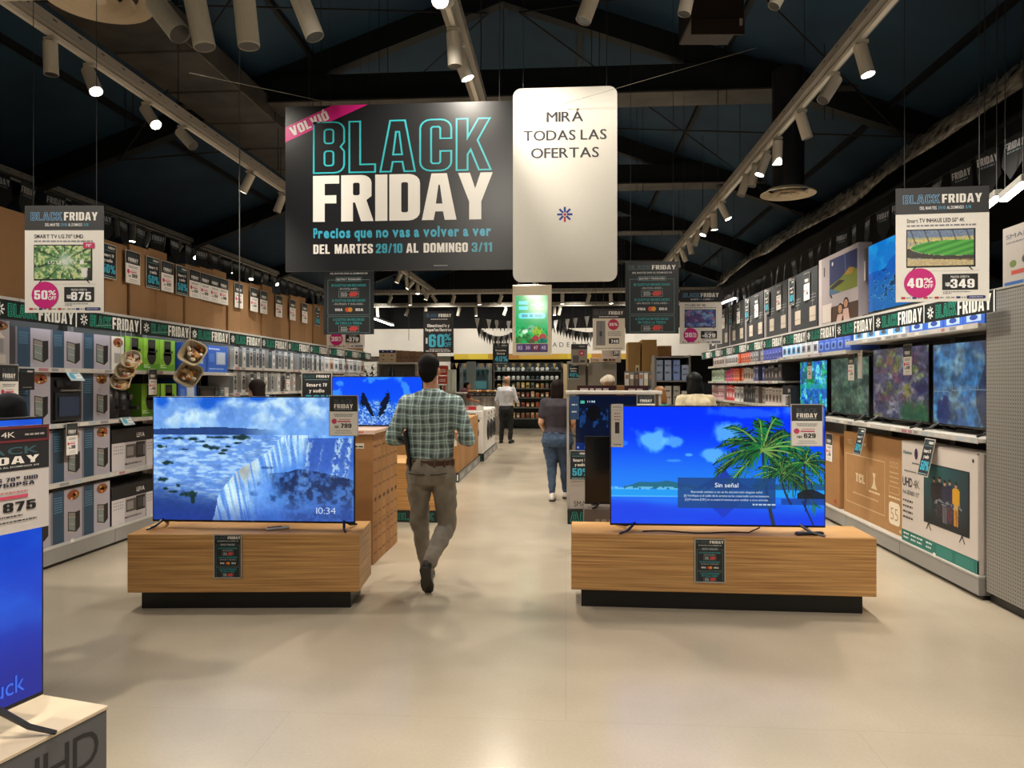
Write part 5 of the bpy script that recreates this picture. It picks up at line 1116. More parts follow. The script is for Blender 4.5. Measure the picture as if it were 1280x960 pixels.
for k in range(3): pack('fryer_carton', '%s lime green air fryer carton from the left on the top left shelf' % ORD[k], 'carton', 'L', 6.99+.31*k, 6.99+.31*(k+1), 1.68, .34, .36, d_fryer, '#6ea528', 'green fryer cartons')
for k in range(2): pack('fryer_carton', ('lower lime fryer carton left of the hanging price card', 'lower lime fryer carton right of the hanging price card')[k], 'carton', 'L', 7.27+.36*k, 7.27+.34*(k+1), 1.205, .34, .36, d_fryer, '#4e7a1e', 'green fryer cartons')
def gadget(label, y, z, s=1.0):
    t = empty('air_fryer', *place('L', y, z+.001, .06), label, 'air fryer', 'black air fryers on show')
    m = MB(); m.loft([(0, .15, 0, .11*s, .12*s), (0, .15, .05, .125*s, .135*s), (0, .15, .2*s, .12*s, .13*s), (0, .15, .28*s, .095*s, .105*s), (0, .15, .31*s, .05*s, .06*s)], '#161618', 22); m.build('body', M_PLAST, t, smooth=True)
    m = MB(); m.box(-.025*s, .025*s, -.06, .04, .09*s, .13*s, '#2c2b2c', .008); m.build('handle', M_PLAST, t)
    m = MB(); m.tube([(0, .03, .23*s), (0, .02, .23*s)], .035*s, '#6f6d6a', 14); m.build('dial', M_STEEL, t)
gadget('black air fryer on show, left one beside the lower green cartons', 6.90, 1.205); gadget('black air fryer on show, right one beside the lower green cartons', 7.14, 1.205, .9)
for k in range(2): pack('blue_carton', '%s blue appliance carton from the left on the top left shelf' % ORD[k], 'carton', 'L', 8.05+.58*k, 8.05+.58*(k+1), 1.68, .335, .36, d_blue, '#2452a8', 'blue appliance cartons')
pack('blue_carton', 'blue appliance carton beside the microwave on the eye-level shelf', 'carton', 'L', 7.98, 8.40, 1.205, .4, .36, d_blue, '#1f458f', 'blue appliance cartons')
t = empty('microwave_oven', *place('L', 8.72, 1.206, .04), 'black microwave oven on show beside the blue carton', 'microwave')
m = MB(); m.box(-.26, .26, .015, .38, .0, .31, '#1a1b1e', .01); m.build('body', M_PLAST, t)
m = MB(); m.box(-.25, .12, 0, .015, .02, .29, '#111214', .004); m.rect(-.21, .06, .08, .25, '#3a322e', 2); m.build('door', M_GLOSSP, t)
m = MB(); m.box(.135, .25, 0, .015, .02, .29, '#222326', .003)
for i in range(4):
    for j in range(3): m.rect(.15+j*.03, .05+i*.03, .17+j*.03, .07+i*.03, '#77767a', 1)
m.rect(.15, .2, .235, .24, '#3a5a62', 1); m.build('control_panel', M_GLOSSP, t)
m = MB(); m.tube([(.10, -.02, .05), (.10, -.02, .26)], .007, '#8f8d8a', 8); m.build('handle', M_STEEL, t)
lv_n = {.172: 'bottom', .70: 'second lowest'}
for lv in (.172, .70):
    for k in range(2):
        pack('microwave_carton', '%s black-topped microwave carton from the left on the %s shelf' % (ORD[k], lv_n[lv]), 'carton', 'L', 6.77+.58*k, 6.77+.575*(k+1), lv, .37 if lv < .5 else .40, .4, d_leva, '#1c1c1f', 'microwave cartons')
# silver appliance cartons down the aisle
n = 0
for (ya, yb, z, h, nm) in ((9.22, 13.0, 1.68, .34, 'top'), (9.0, 13.0, 1.205, .38, 'eye-level')):
    y = ya; r = random.Random(int(z*100)); k = 0
    while y < yb-.1:
        w = r.uniform(.19, .27); zz = z if y+w < 9.25 else (1.76 if z > 1.5 else 1.42)
        if zz != z and y < 9.25: y = 9.27
        zz = z if y < 9.25 else (1.76 if z > 1.5 else 1.42); hh = min(h, .27 if zz == 1.76 else .29)
        if y+w > 10.49 and y < 10.5: y = 10.51
        if y+w > 11.74 and y < 11.75: y = 11.76
        pack('appliance_carton', '%s silver appliance carton from the front on the %s left shelf' % (ORD[k], nm), 'carton', 'L', y, y+w, zz, hh, .3, lambda P, ww, h2, s=n: d_silver(P, ww, h2, s), '#a8a6a4', 'silver appliance cartons'); y += w; k += 1; n += 1
k = 0
for ya, yb in ((9.3, 10.45), (10.55, 11.7)):
    y = ya
    while y < yb-.15: pack('jar_carton', '%s pale yellow and red carton from the front on the middle left shelf' % ORD[k], 'carton', 'L', y, y+.16, 1.05, .26, .2, d_misc('#cfc29a', '#e0d6b4', '#b0503e'), '#bfb28a', 'pale yellow cartons'); y += .165; k += 1
pal = [('#e4e2de', '#b8bcc0', '#7a8088'), ('#d8d0c4', '#a8604a', '#5a5450'), ('#eceae6', '#9ec0c8', '#3a4a50'), ('#c8c6c2', '#3a3a3e', '#8a8a8e')]
k = 0
for z, h in ((1.76, .26), (1.42, .28)):
    for ya in (13.02, 14.27):
        y = ya
        while y < ya+1.15: pack('white_carton', '%s white carton in the brightly lit far end of the left shelves' % (ORD[k] if k < 30 else 'last'), 'carton', 'L', y, y+.27, z, h, .25, d_misc(*pal[k % 4]), '#d0cecb', 'white cartons at the far left'); y += .275; k += 1
# boxes at the left frame edge
for k, (z, h) in enumerate(((1.68, .36), (1.205, .40), (.70, .44))): pack('cake_carton', 'narrow carton with food picture at the left frame edge, %s shelf' % ('top', 'middle', 'lower')[k], 'carton', 'L', 5.18, 5.47, z, h, .38, lambda P, w, h: (P.rect(-w/2, 0, w/2, h, '#a9a2a4', 1), P.rect(-w/2, 0, -w*.2, h, '#24384a', 2), food(P, w*.15, h*.88, w*.3, h*.1, 3), P.poly([(-w*.1, h*.62), (w*.12, h*.78), (w*.34, h*.62)], '#d8cfc0', 3), P.rect(-w*.02, h*.3, w*.28, h*.6, '#8f8a8c', 3), P.rect(-w*.08, h*.08, w*.36, h*.26, '#c8bfb4', 3)), '#948e90', 'food picture cartons')
# ---- food baskets hanging in nets on the shelf front
def bowl(label, c, rx, ry, tiltx, tilty, seed, group, square=False):
    t = empty('food_bowl', c, (R_(tiltx), R_(tilty), 0), label, 'bowl', group)
    n = 4 if square else 24; N = 28
    def rim(k, s): 
        a = 2*math.pi*k/N; e = 4.0 if square else 2.0
        ca, sa = math.cos(a), math.sin(a); q = (abs(ca)**e+abs(sa)**e)**(-1/e); return (rx*s*q*ca, ry*s*q*sa)
    m = MB(); vs = []; prof = ((.70, -.07), (1.0, .0), (1.08, .004), (1.08, .012), (.98, .012), (.68, -.06))
    for s, z in prof: vs += [(*rim(k, s), z) for k in range(N)]
    m.add(vs, [(i*N+k, i*N+(k+1) % N, (i+1)*N+(k+1) % N, (i+1)*N+k) for i in range(len(prof)-1) for k in range(N)]+[tuple(range(N))[::-1]], '#b7a98c'); m.build('shell', M_PLAST, t)
    m = MB(); r = random.Random(seed)
    for i in range(26): a, q = r.uniform(0, 6.28), r.uniform(0, .78); m.ball((rx*q*math.cos(a), ry*q*math.sin(a), -.03), (.028, .022, .02), r.choice(['#c8904e', '#e6d8bc', '#a8502a', '#d8b070', '#ece4d2', '#7d4a26']), 8, 5)
    m.build('filling', M_PLAST, t)
    m = MB(); iv = t.rotation_euler.to_matrix().inverted(); m.tube([iv @ Vector((0, 0, .0)), iv @ Vector((0, 0, 2.08-c[2])), iv @ Vector((XL+.03-c[0], 0, 2.08-c[2]))], .0025, '#c8c4bc', 5); m.build('hanging_cord', M_PLAST, t)
    return t
for k, (px, py) in enumerate(((164, 449), (157, 463), (151, 476))): bowl('%s round food display bowl of the tilted stack below the green cartons' % ('topmost', 'middle', 'lowest')[k], at(px, py, 6.7), .085, .085, 58, 20, k, 'round food display bowls')
for k, (px, py) in enumerate(((241, 441), (236, 468))): bowl('%s square food display tray right of the green fryer cartons' % ('upper', 'lower')[k], at(px, py, 7.6), .12, .12, 68, 25, 10+k, 'square food display trays', True)
# ---- tall brown cartons on the left top deck, each with its card
TAGP = [129, 153, 179, 201, 220, 237, 254, 265, 275, 290, 308, 326, 344, 358, 372, 386, 399]
ys = [5.02, 5.37, 5.72, 6.06, 6.40, 6.72]
while ys[-1] < 15.6: ys.append(ys[-1]+.36)
def d_brown(P, w, h): P.rect(-w*.49, h*.03, -w*.47, h*.97, '#7d5d3c', 1); P.rect(-w*.2, h*.965, w*.2, h*.985, '#8d6a45', 1)
for k in range(len(ys)-1):
    h = .68+.025*((k*5) % 4)
    P = MB(); w = ys[k+1]-ys[k]-.005; P.box(-w/2, w/2, 0, .32, 0, h, ('#94704a', '#8d6944', '#98744e')[k % 3], .004); d_brown(P, w, h)
    loc, rot = place('L', (ys[k]+ys[k+1])/2, 2.221, .06+.012*((k*7) % 3))
    tag(P.build('tall_carton', M_CARD, loc=loc, rot=rot), '%s tall plain brown carton from the front on top of the left shelves' % (ORD[k] if k < 30 else 'last'), 'carton', 'tall brown cartons')
cards = [(137, 50), (168, 1), (193, 50), (211, 2), (229, 50), (245, 2), (258, 3), (270, 3), (281, 3), (300, 4), (319, 5), (331, 6), (350, 7), (367, 8), (382, 9), (398, 50)]
for k, (px, ty) in enumerate(cards):
    d, y = atX(px, XL-.03); h = .33; z = 2.55
    P = MB(); w = .255; P.box(-w/2, w/2, 0, .003, 0, h, '#b9b4aa')
    (card_tv50(P, w, h) if ty == 50 else card_tag(P, w, h, '399' if ty < 4 else str(299+ty*10)))
    tag(P.build('price_card', M_PAPER, loc=(XL-.045, y, z), rot=LROT), '%s card from the front on the tall brown cartons, %s' % (ORD[k], 'black half price card' if ty == 50 else 'white price card'), 'price card', 'cards on the tall cartons')
# ------------------------------------------------------------------ stock on the right shelves
def carton(name, label, side, y0, y1, z, h, dep, design, col, group=None, dx=.02, mat=None): return pack(name, label, 'carton', side, y0, y1, z, h, dep, design, col, group, dx, mat)
def d_uhd(P, w, h):
    P.rect(-w/2, 0, w/2, h, '#cfc5bd', 1); P.rect(-w/2, 0, w/2, h*.115, '#1f6e64', 2); P.rect(w*.485, 0, w/2, h, '#b7aca4', 2)
    for i, x in enumerate((-.47, -.36, -.27, -.14)): P.bars(w*x, h*.075, w*(x+.08), h*.015, '#d8e8e4', 3); P.bars(w*x, h*.035, w*(x+.07), h*.015, '#d8e8e4', 3)
    P.rect(w*.0, h*.01, w*.2, h*.10, '#2b7d72', 3); P.rect(w*.24, h*.01, w*.45, h*.10, '#2b7d72', 3)
    P.text('Hisense', -w*.475, h*.875, h*.035, '#2f5e68', 1, L=3, fit=w*.13); P.ell(-w*.28, h*.89, w*.025, h*.055, '#3a2750', 3, 16); P.bars(-w*.34, h*.79, -w*.22, h*.012, '#555555', 3)
    P.bars(-w*.46, h*.70, -w*.27, h*.014, '#666666', 3); P.text('UHD', -w*.485, h*.555, h*.085, '#26242a', 1, L=3, fit=w*.15); P.text('4K', -w*.32, h*.555, h*.085, '#26242a', -1, L=3, fit=w*.09)
    P.text('A6 SERIES 55"', -w*.485, h*.475, h*.04, '#3a383e', 0, L=3, fit=w*.25)
    for i in range(4): P.bars(-w*.48, h*(.40-i*.055), -w*.33, h*.02, '#4a474a', 3)
    P.rect(-w*.17, h*.27, w*.40, h*.83, '#1c1f24', 3); P.grid(team_img(), -w*.16, h*.285, w*.55, h*.535, 4)
    for x in (-.11, .31): P.poly([(w*x, h*.27), (w*(x+.012), h*.27), (w*(x+.04), h*.205), (w*(x+.03), h*.205)], '#2b2b2e', 3); P.poly([(w*x, h*.27), (w*(x+.012), h*.27), (w*(x-.02), h*.205), (w*(x-.03), h*.205)], '#2b2b2e', 3)
    P.rect(-w*.5, h*.985, w*.5, h, '#b2a79e', 2); P.ell(w*.44, h*.93, w*.012, w*.012, '#3a3838', 3, 10)
def d_tcl(P, w, h):
    P.rect(-w/2, 0, w/2, h, '#a87c4c', 1); g = '#cbb08a'
    P.text('TCL', -w*.43, h*.86, h*.05, g, 1, L=2, fit=w*.09); P.text('GOOGLE', -w*.28, h*.86, h*.045, g, 0, L=2, fit=w*.16) if False else P.bars(-w*.28, h*.865, -w*.08, h*.035, g, 2)
    P.frame(-w*.46, h*.14, w*.22, h*.74, w*.006, g, 2); P.text('TCL', -w*.27, h*.42, h*.10, '#e0cca8', 2, L=3, fit=w*.16); P.rect(-w*.075, h*.36, -w*.07, h*.58, g, 2)
    P.poly([(w*.0, h*.4), (w*.10, h*.4), (w*.07, h*.45), (w*.06, h*.52), (w*.075, h*.58), (w*.025, h*.58), (w*.04, h*.52), (w*.03, h*.45)], '#d8c4a0', 3); P.bars(-w*.04, h*.35, w*.14, h*.02, '#e0cca8', 3); P.bars(-w*.32, h*.27, w*.12, h*.015, g, 3)
    for i in range(3): P.frame(w*(.29+.045*i), h*.70, w*(.32+.045*i), h*.76, w*.004, g, 2); P.bars(w*.29, h*(.64-.05*i), w*.42, h*.013, g, 2)
    P.frame(w*.28, h*.42, w*.43, h*.50, w*.004, g, 2); P.bars(w*.28, h*.37, w*.44, h*.02, '#e0cca8', 2); P.rrect(w*.28, h*.09, w*.44, h*.33, w*.03, '#e6d9c0', 2); P.text('55', w*.36, h*.14, h*.13, '#a87c4c', -1, L=3, fit=w*.11, al='c')
    P.text('?', w*.45, h*.03, h*.04, g) if False else P.bars(w*.43, h*.03, w*.46, h*.03, g, 2)
carton('television_carton', 'white UHD 4K television carton with team photograph on the lowest right shelf', 'R', 5.52, 6.74, .172, .875, .18, d_uhd, '#cfc5bd', None, .015)
carton('television_carton', 'brown television carton marked TCL 55 on the lowest right shelf', 'R', 6.79, 8.22, .172, .86, .18, d_tcl, '#a87c4c', None, .06, M_CARD)
carton('television_carton', 'plain brown carton behind the TCL carton, partly hidden by the palm television', 'R', 8.32, 9.1, .172, .80, .18, lambda P, w, h: (P.rect(-w/2, 0, w/2, h, '#a27445', 1), P.bars(w*.3, h*.05, w*.42, h*.05, '#b0442e', 2)), '#a27445', None, .05, M_CARD)
def tvR(label, y0, y1, z, top, img, br, card=None, dx=.16, tilt=0, feet=.05):
    w = y1-y0-.02; loc, rot = place('R', (y0+y1)/2, z+.001, dx)
    return tv('shelf_television', label, loc, rot, w, top-z-feet, img, feet, 'televisions on the right shelves', br, True, .40, .12, None, .05, .03)
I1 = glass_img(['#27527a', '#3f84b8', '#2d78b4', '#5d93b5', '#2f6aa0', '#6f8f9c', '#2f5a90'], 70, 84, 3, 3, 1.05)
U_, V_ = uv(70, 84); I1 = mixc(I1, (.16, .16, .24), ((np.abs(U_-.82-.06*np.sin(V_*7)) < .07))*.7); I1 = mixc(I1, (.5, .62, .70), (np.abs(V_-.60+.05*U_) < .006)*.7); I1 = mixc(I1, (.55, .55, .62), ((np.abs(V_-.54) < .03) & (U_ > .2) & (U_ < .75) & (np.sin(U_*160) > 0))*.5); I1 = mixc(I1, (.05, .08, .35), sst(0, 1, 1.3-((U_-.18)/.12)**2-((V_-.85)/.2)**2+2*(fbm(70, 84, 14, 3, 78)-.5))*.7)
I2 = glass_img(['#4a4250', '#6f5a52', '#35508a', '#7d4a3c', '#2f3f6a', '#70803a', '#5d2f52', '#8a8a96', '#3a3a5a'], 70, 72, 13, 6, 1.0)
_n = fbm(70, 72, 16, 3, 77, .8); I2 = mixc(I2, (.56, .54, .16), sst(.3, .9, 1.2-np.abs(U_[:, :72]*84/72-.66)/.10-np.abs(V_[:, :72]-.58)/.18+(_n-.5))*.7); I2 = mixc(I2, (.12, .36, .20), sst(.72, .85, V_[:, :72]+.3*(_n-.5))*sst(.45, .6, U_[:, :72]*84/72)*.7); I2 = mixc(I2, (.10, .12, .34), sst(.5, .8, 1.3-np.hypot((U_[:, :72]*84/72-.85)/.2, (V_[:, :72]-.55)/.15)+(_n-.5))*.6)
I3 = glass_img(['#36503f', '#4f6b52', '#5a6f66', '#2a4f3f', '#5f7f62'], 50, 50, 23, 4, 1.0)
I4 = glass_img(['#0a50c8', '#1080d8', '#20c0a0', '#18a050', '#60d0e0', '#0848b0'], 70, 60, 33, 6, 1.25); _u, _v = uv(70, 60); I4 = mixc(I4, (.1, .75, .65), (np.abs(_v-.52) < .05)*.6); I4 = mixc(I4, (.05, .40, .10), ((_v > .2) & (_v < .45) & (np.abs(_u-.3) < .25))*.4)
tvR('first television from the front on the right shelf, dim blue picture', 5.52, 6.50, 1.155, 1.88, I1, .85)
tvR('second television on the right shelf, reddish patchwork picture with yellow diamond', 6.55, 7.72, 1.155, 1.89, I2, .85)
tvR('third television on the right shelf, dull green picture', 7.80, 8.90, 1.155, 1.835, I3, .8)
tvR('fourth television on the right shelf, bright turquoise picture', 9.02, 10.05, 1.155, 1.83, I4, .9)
def rcard(label, px, y_top, z, w, h, fn, dx, group='price cards on the right side', yy=None):
    X = XR+dx; d, y = atX(px, X)
    P = MB(); P.box(-w/2, w/2, 0, .003, 0, h, '#b9b4aa'); fn(P, w, h)
    return tag(P.build('price_card', M_PAPER, loc=(X, yy or y, z), rot=RROT), label, 'price card', group)
ct = lambda p: (lambda P, w, h: card_tag(P, w, h, p))
c5 = lambda P, w, h: card_tv50(P, w, h)
rcard('price card on the reddish patchwork television', 1134.5, 0, 1.625, .17, .28, ct('599'), .150)
rcard('price card on the dull green television', 1064, 0, 1.58, .17, .29, ct('379'), .150)
rcard('price card on the bright turquoise television', 1012, 0, 1.60, .17, .28, ct('299'), .150)
rcard('white feature card on the left of the patchwork television', 1075, 0, 1.60, .12, .30, lambda P, w, h: (P.rect(-w/2, 0, w/2, h, '#d0ccc8', 1), P.bars(-w*.3, h*.8, w*.3, h*.03, '#888888', 2)), .152)
rcard('price card on the brown carton behind the TCL carton', 1036.5, 0, .66, .2, .32, ct('299'), .045)
def hangcard(label, px, z, w, h, fn, lean):
    d, y = atX(px, XR-.03); P = MB(); P.box(-w/2, w/2, 0, .003, 0, h, '#b9b4aa'); fn(P, w, h)
    return tag(P.build('price_card', M_PAPER, loc=(XR-.03-h*math.sin(R_(abs(lean)))*.6, y, z), rot=(R_(-12), 0, RROT)), label, 'price card', 'half price cards hanging from the right shelf')
hangcard('black half price card hanging from the shelf over the TCL carton', 1075, .84, .17, .27, c5, 12); hangcard('black half price card hanging from the shelf over the UHD carton', 1159, .80, .17, .31, c5, 12)
# small blue cartons between the top shelf and the header strip
k = 0
for ya, yb, cols in ((5.53, 6.7, ('#2f62c4', '#bcd0f4', '#1d3f94')), (6.78, 7.95, ('#dfe6ee', '#5aa4d8', '#4a4a52'))):
    y = ya
    while y < yb-.2: carton('small_carton', '%s small blue or white carton from the front on the top right shelf' % ORD[k], 'R', y, y+.29, 1.985, .135, .3, d_misc(*cols), cols[0], 'small cartons on the top right shelf', .06); y += .293; k += 1
for ya, yb in ((8.02, 9.2), (9.27, 10.45)):
    y = ya
    while y < yb-.15:
        cs = (('#3f62c0', '#7d9ae0', '#20387c'), ('#e6e2dc', '#8a8e94', '#3a3a40'), ('#dfe6ee', '#3f9ad0', '#3a3a40'))[0 if y < 8.9 else 1 if y < 9.5 else 2]
        carton('small_carton', '%s small blue or white carton from the front on the top right shelf' % ORD[k], 'R', y, y+.2, 1.9, .2, .3, d_misc(*cs), cs[0], 'small cartons on the top right shelf', .06); y += .203; k += 1
# the coloured small goods farther down the right side
bands = {1.88: [('#4a52a8', '#7d86d0', '#262c70'), ('#8a8484', '#c4bcb8', '#4a4646'), ('#d8562c', '#f0a080', '#8a2a18'), ('#ddd8d2', '#4a4648', '#8a8486'), ('#d0c4b8', '#7a5a4a', '#3a3434')],
         1.58: [('#2a2a30', '#6a5a58', '#9a9a9e'), ('#3a3f6a', '#6a6f9a', '#c0c0d0'), ('#c8bcae', '#8a6a5a', '#4a4444'), ('#d2552e', '#f2b090', '#a03018'), ('#b82a5a', '#e08aa8', '#5a1a30'), ('#b8d0b8', '#6a8a6a', '#e8f0e8')],
         1.23: [('#c4b8b0', '#8a7a74', '#3a3434'), ('#857a76', '#a89e98', '#4a4444'), ('#232327', '#4a4a50', '#8a8a8e'), ('#d8d4ce', '#8a8a8e', '#3a3a3e'), ('#c02c34', '#e8a0a0', '#ffffff'), ('#d8b8bc', '#b04a60', '#ffffff')]}
nm = {1.88: 'highest', 1.58: 'middle', 1.23: 'lower'}
for z, bl in bands.items():
    k = 0
    for bi in range(4):
        ya = 10.52+1.25*bi; y = ya; r = random.Random(int(z*100)+bi)
        while y < ya+1.02:
            j = min(len(bl)-1, int((y-10.5)/5.0*len(bl)*1.15)); w = r.uniform(.13, .2); h = r.uniform(.19, .25) if z > 1.4 else r.uniform(.24, .29)
            if z > 1.8: h = min(h, .2)
            carton('goods_carton', '%s small goods carton from the front on the %s right shelf' % ((ORD[k] if k < 30 else 'last'), nm[z]), 'R', y, y+w, z, h, .25, d_misc(*bl[j]), bl[j][0], 'small goods on the far right shelves', .06); y += w+.004; k += 1
for z, nmz in ((.172, 'bottom'), (.55, 'second lowest'), (.9, 'third lowest')):
    k = 0
    for bi in range(4):
        for q in range(3):
            y = 10.53+1.25*bi+.40*q; cs = (('#b9b2aa', '#6a6864', '#3a3a3e'), ('#3a3d44', '#8a8a8e', '#c8c4bc'), ('#c8bcae', '#a05a4a', '#4a4444'))[(k+int(z*10)) % 3]
            carton('goods_carton', '%s larger goods carton from the front on the %s far right shelf' % (ORD[k], nmz), 'R', y, y+.385, z, .27, .32, d_misc(*cs), cs[0], 'larger goods on the low far right shelves', .06); k += 1
P = pack('microwave_carton', 'black-topped LEVA carton on the right side beside the turquoise television', 'carton', 'R', 10.08, 10.45, 1.155, .36, .3, d_leva, '#1c1c1f', None, .05)
# on the right top deck
w = 1.42
loc, rot = place('R', 7.02, 2.221, .12)
tv('shelf_television', 'large television with blue mountain lake picture on top of the right shelves', loc, rot, w, .69, mount_img(), .035, None, .9, True, .4, .1, None, .05, .03)
rcard('price card on the mountain lake television above the right shelves', 1077, 0, 2.60, .2, .34, ct('399'), .112)
def d_family(P, w, h):
    P.rect(-w/2, 0, w/2, h, '#a89ea0', 1); P.rect(-w/2, 0, -w*.42, h, '#c4babc', 2)
    P.rect(-w*.2, h*.42, w*.48, h*.93, '#27305e', 2); P.poly([(-w*.2, h*.55), (w*.1, h*.62), (w*.3, h*.72), (w*.48, h*.66), (w*.48, h*.42), (-w*.2, h*.42)], '#6f7a2e', 3); P.poly([(-w*.2, h*.52), (w*.05, h*.60), (w*.2, h*.56), (-w*.2, h*.47)], '#2a2420', 4); P.poly([(w*.18, h*.64), (w*.3, h*.72), (w*.42, h*.69), (w*.36, h*.62)], '#a8802e', 4); P.poly([(-w*.2, h*.42), (w*.1, h*.42), (-w*.2, h*.52)], '#4a6a86', 5)
    P.poly([(w*.18, h*.93), (w*.2, h*.93), (w*.22, h*.66), (w*.2, h*.66)], '#5a64a0', 3); P.ell(-w*.12, h*.86, w*.02, h*.03, '#e8e8ec', 3, 10); P.rect(-w*.36, h*.72, -w*.33, h*.86, '#3a3238', 2); P.poly([(-w*.2, h*.42), (-w*.16, h*.42), (-w*.12, h*.37), (-w*.16, h*.37)], '#2a2628', 2)
    P.rect(-w*.16, h*.02, w*.5, h*.24, '#4a342a', 2); P.rect(-w*.4, h*.04, -w*.14, h*.3, '#cfc4bc', 2)
    for x, hh, c in ((.08, .18, '#5d3c30'), (.22, .24, '#4a342c')): P.ell(w*x, h*(hh+.01), w*.065, h*.075, '#241814', 4, 16); P.ell(w*x, h*hh, w*.05, h*.06, '#b08468', 5, 16); P.poly([(w*(x-.1), 0), (w*(x+.1), 0), (w*(x+.06), h*(hh-.07)), (w*(x-.06), h*(hh-.07))], '#c4a49a', 6)
carton('television_carton', 'television carton with couple and landscape picture on top of the right shelves', 'R', 7.80, 8.98, 2.221, .78, .14, d_family, '#a89ea0', None, .05)
def d_dark(v):
    def f(P, w, h):
        P.rect(-w/2, 0, w/2, h, '#34373a', 1)
        if v % 2: P.rect(-w/2, 0, -w*.28, h, '#8f888a', 2); P.rect(-w*.42, h*.55, -w*.38, h*.75, '#3a3438', 3)
        P.rect(0, h*.12, w*.38, h*.36, '#c4b7a8', 2); P.rect(0, h*.2, w*.38, h*.21, '#8a7f74', 3); P.bars(-w*.1, h*.55, w*.4, h*.015, '#9a9c9e', 2); P.bars(-w*.05, h*.50, w*.4, h*.015, '#9a9c9e', 2); P.bars(-w*.05, h*.45, w*.3, h*.015, '#9a9c9e', 2); P.rect(w*.18, h*.36, w*.2, h*.6, '#8a8c8e', 2)
    return f
y = 9.02; k = 0
while y < 15.4:
    carton('television_carton', '%s dark grey television carton from the front on top of the right shelves' % ORD[k], 'R', y, y+.60, 2.221, .74, .14, d_dark(k), '#34373a', 'dark television cartons', .05+.01*(k % 2))
    if k < 9:
        f = (ct('199') if k % 2 == 0 else c5)
        d_, yy_ = 0, y+.36
        P = MB(); P.box(-.11, .11, 0, .003, 0, .34, '#b9b4aa'); f(P, .22, .34)
        tag(P.build('price_card', M_PAPER, loc=(XR+.035, yy_, 2.58), rot=RROT), '%s card on the %s dark television carton' % (('white price', 'black half price')[k % 2], ORD[k]), 'price card', 'cards on the dark cartons')
    y += .605; k += 1
# pegboard pier at the right frame edge with cartons on top
t = empty('pegboard_panel', (2.99, 3.9, 0), RROT, 'tall grey perforated pegboard panel at the right frame edge', 'panel')
m = MB(); m.box(-1.58, 1.58, 0, .5, .07, 2.2, '#8a8781', .003); m.build('perforated_sheet', M_PEG, t)
m = MB(); m.box(-1.58, 1.58, .03, .5, 0, .07, '#141416'); m.build('kick_base', M_METAL, t)
m = MB(); m.box(-1.59, 1.59, -.004, .5, 2.2, 2.215, '#9a978f'); m.build('cap', M_METAL, t)
def d_smart(P, w, h): P.rect(-w/2, 0, w/2, h, '#9a948e', 1); P.text('SMART', 0, h*.80, h*.07, '#3f4a5a', 0, L=2, fit=w*.8, al='c'); P.bars(-w*.4, h*.72, w*.3, h*.025, '#6a6a70', 2); P.ell(-w*.2, h*.38, w*.1, h*.06, '#5a6a3a', 2, 12); P.ell(w*.15, h*.42, w*.1, h*.07, '#3a3a3a', 2, 12); P.rect(-w*.25, h*.2, w*.25, h*.27, '#a0443a', 2); P.rect(-w*.45, h*.03, w*.1, h*.09, '#27508a', 2)
def d_smart2(P, w, h): P.rect(-w/2, 0, w/2, h, '#8f8a88', 1); P.rect(-w*.15, h*.4, w*.45, h*.9, '#4a2028', 2); P.rect(-w*.15, h*.4, w*.45, h*.5, '#2a1a20', 3); P.rect(-w*.5, h*.1, w*.5, h*.26, '#b7b0aa', 2); P.text('SMART', 0, h*.145, h*.07, '#3a3a44', 0, L=3, fit=w*.8, al='c')
for nm_, y0, y1, z, h, dx, fn, c in (('grey SMART carton on the pegboard panel, just right of the poster', 5.02, 5.42, 2.216, .42, .12, d_smart, '#7a7672'), ('blue-sided narrow carton on the pegboard panel', 4.93, 5.01, 2.216, .47, .1, lambda P, w, h: (P.rect(-w/2, 0, w/2, h, '#1f4f86', 1), P.bars(-w*.3, h*.5, w*.3, h*.1, '#4a86c0', 2)), '#1f4f86'), ('grey SMART television carton at the right frame edge on the pegboard panel', 4.2, 4.91, 2.216, .48, .1, d_smart2, '#8f8a88')):
    carton('smart_carton', nm_, 'R', y0, y1, z, h, .2, fn, c, None, dx)
# price cards on the left shelves
def lcard(label, px, z, w, h, fn, dx=-.03, lean=0):
    d, y = atX(px, XL-dx); P = MB(); P.box(-w/2, w/2, 0, .003, 0, h, '#b9b4aa'); fn(P, w, h)
    return tag(P.build('price_card', M_PAPER, loc=(XL-dx, y, z), rot=(R_(-lean), 0, LROT)), label, 'price card', 'price cards on the left shelves')
lcard('price card marked 3990 on the oven carton of the second lowest left shelf', 90, .93, .15, .28, ct('3990')); lcard('price card hanging below the lime green fryer cartons', 191, 1.43, .15, .27, ct('99'), -.035)
lcard('price card among the silver cartons, nearer one', 315, 1.42, .13, .26, ct('79'), -.03); lcard('price card among the silver cartons, farther one', 360, 1.44, .14, .28, ct('59'), -.03)
lcard('price card at the left frame edge above the dark shoulder', 11, 1.37, .2, .33, ct('199'), -.04)
def flyer(P, w, h): P.rect(-w/2, 0, w/2, h, '#b8c8cc', 1); P.ell(-w*.22, h*.5, w*.17, h*.33, '#4aa4bc', 2, 18); P.rect(w*.02, h*.3, w*.42, h*.72, '#e8ecec', 2); P.bars(-w*.3, h*.82, w*.3, h*.1, '#4a5a60', 2); P.bars(w*.06, h*.5, w*.38, h*.08, '#6a6a70', 3)
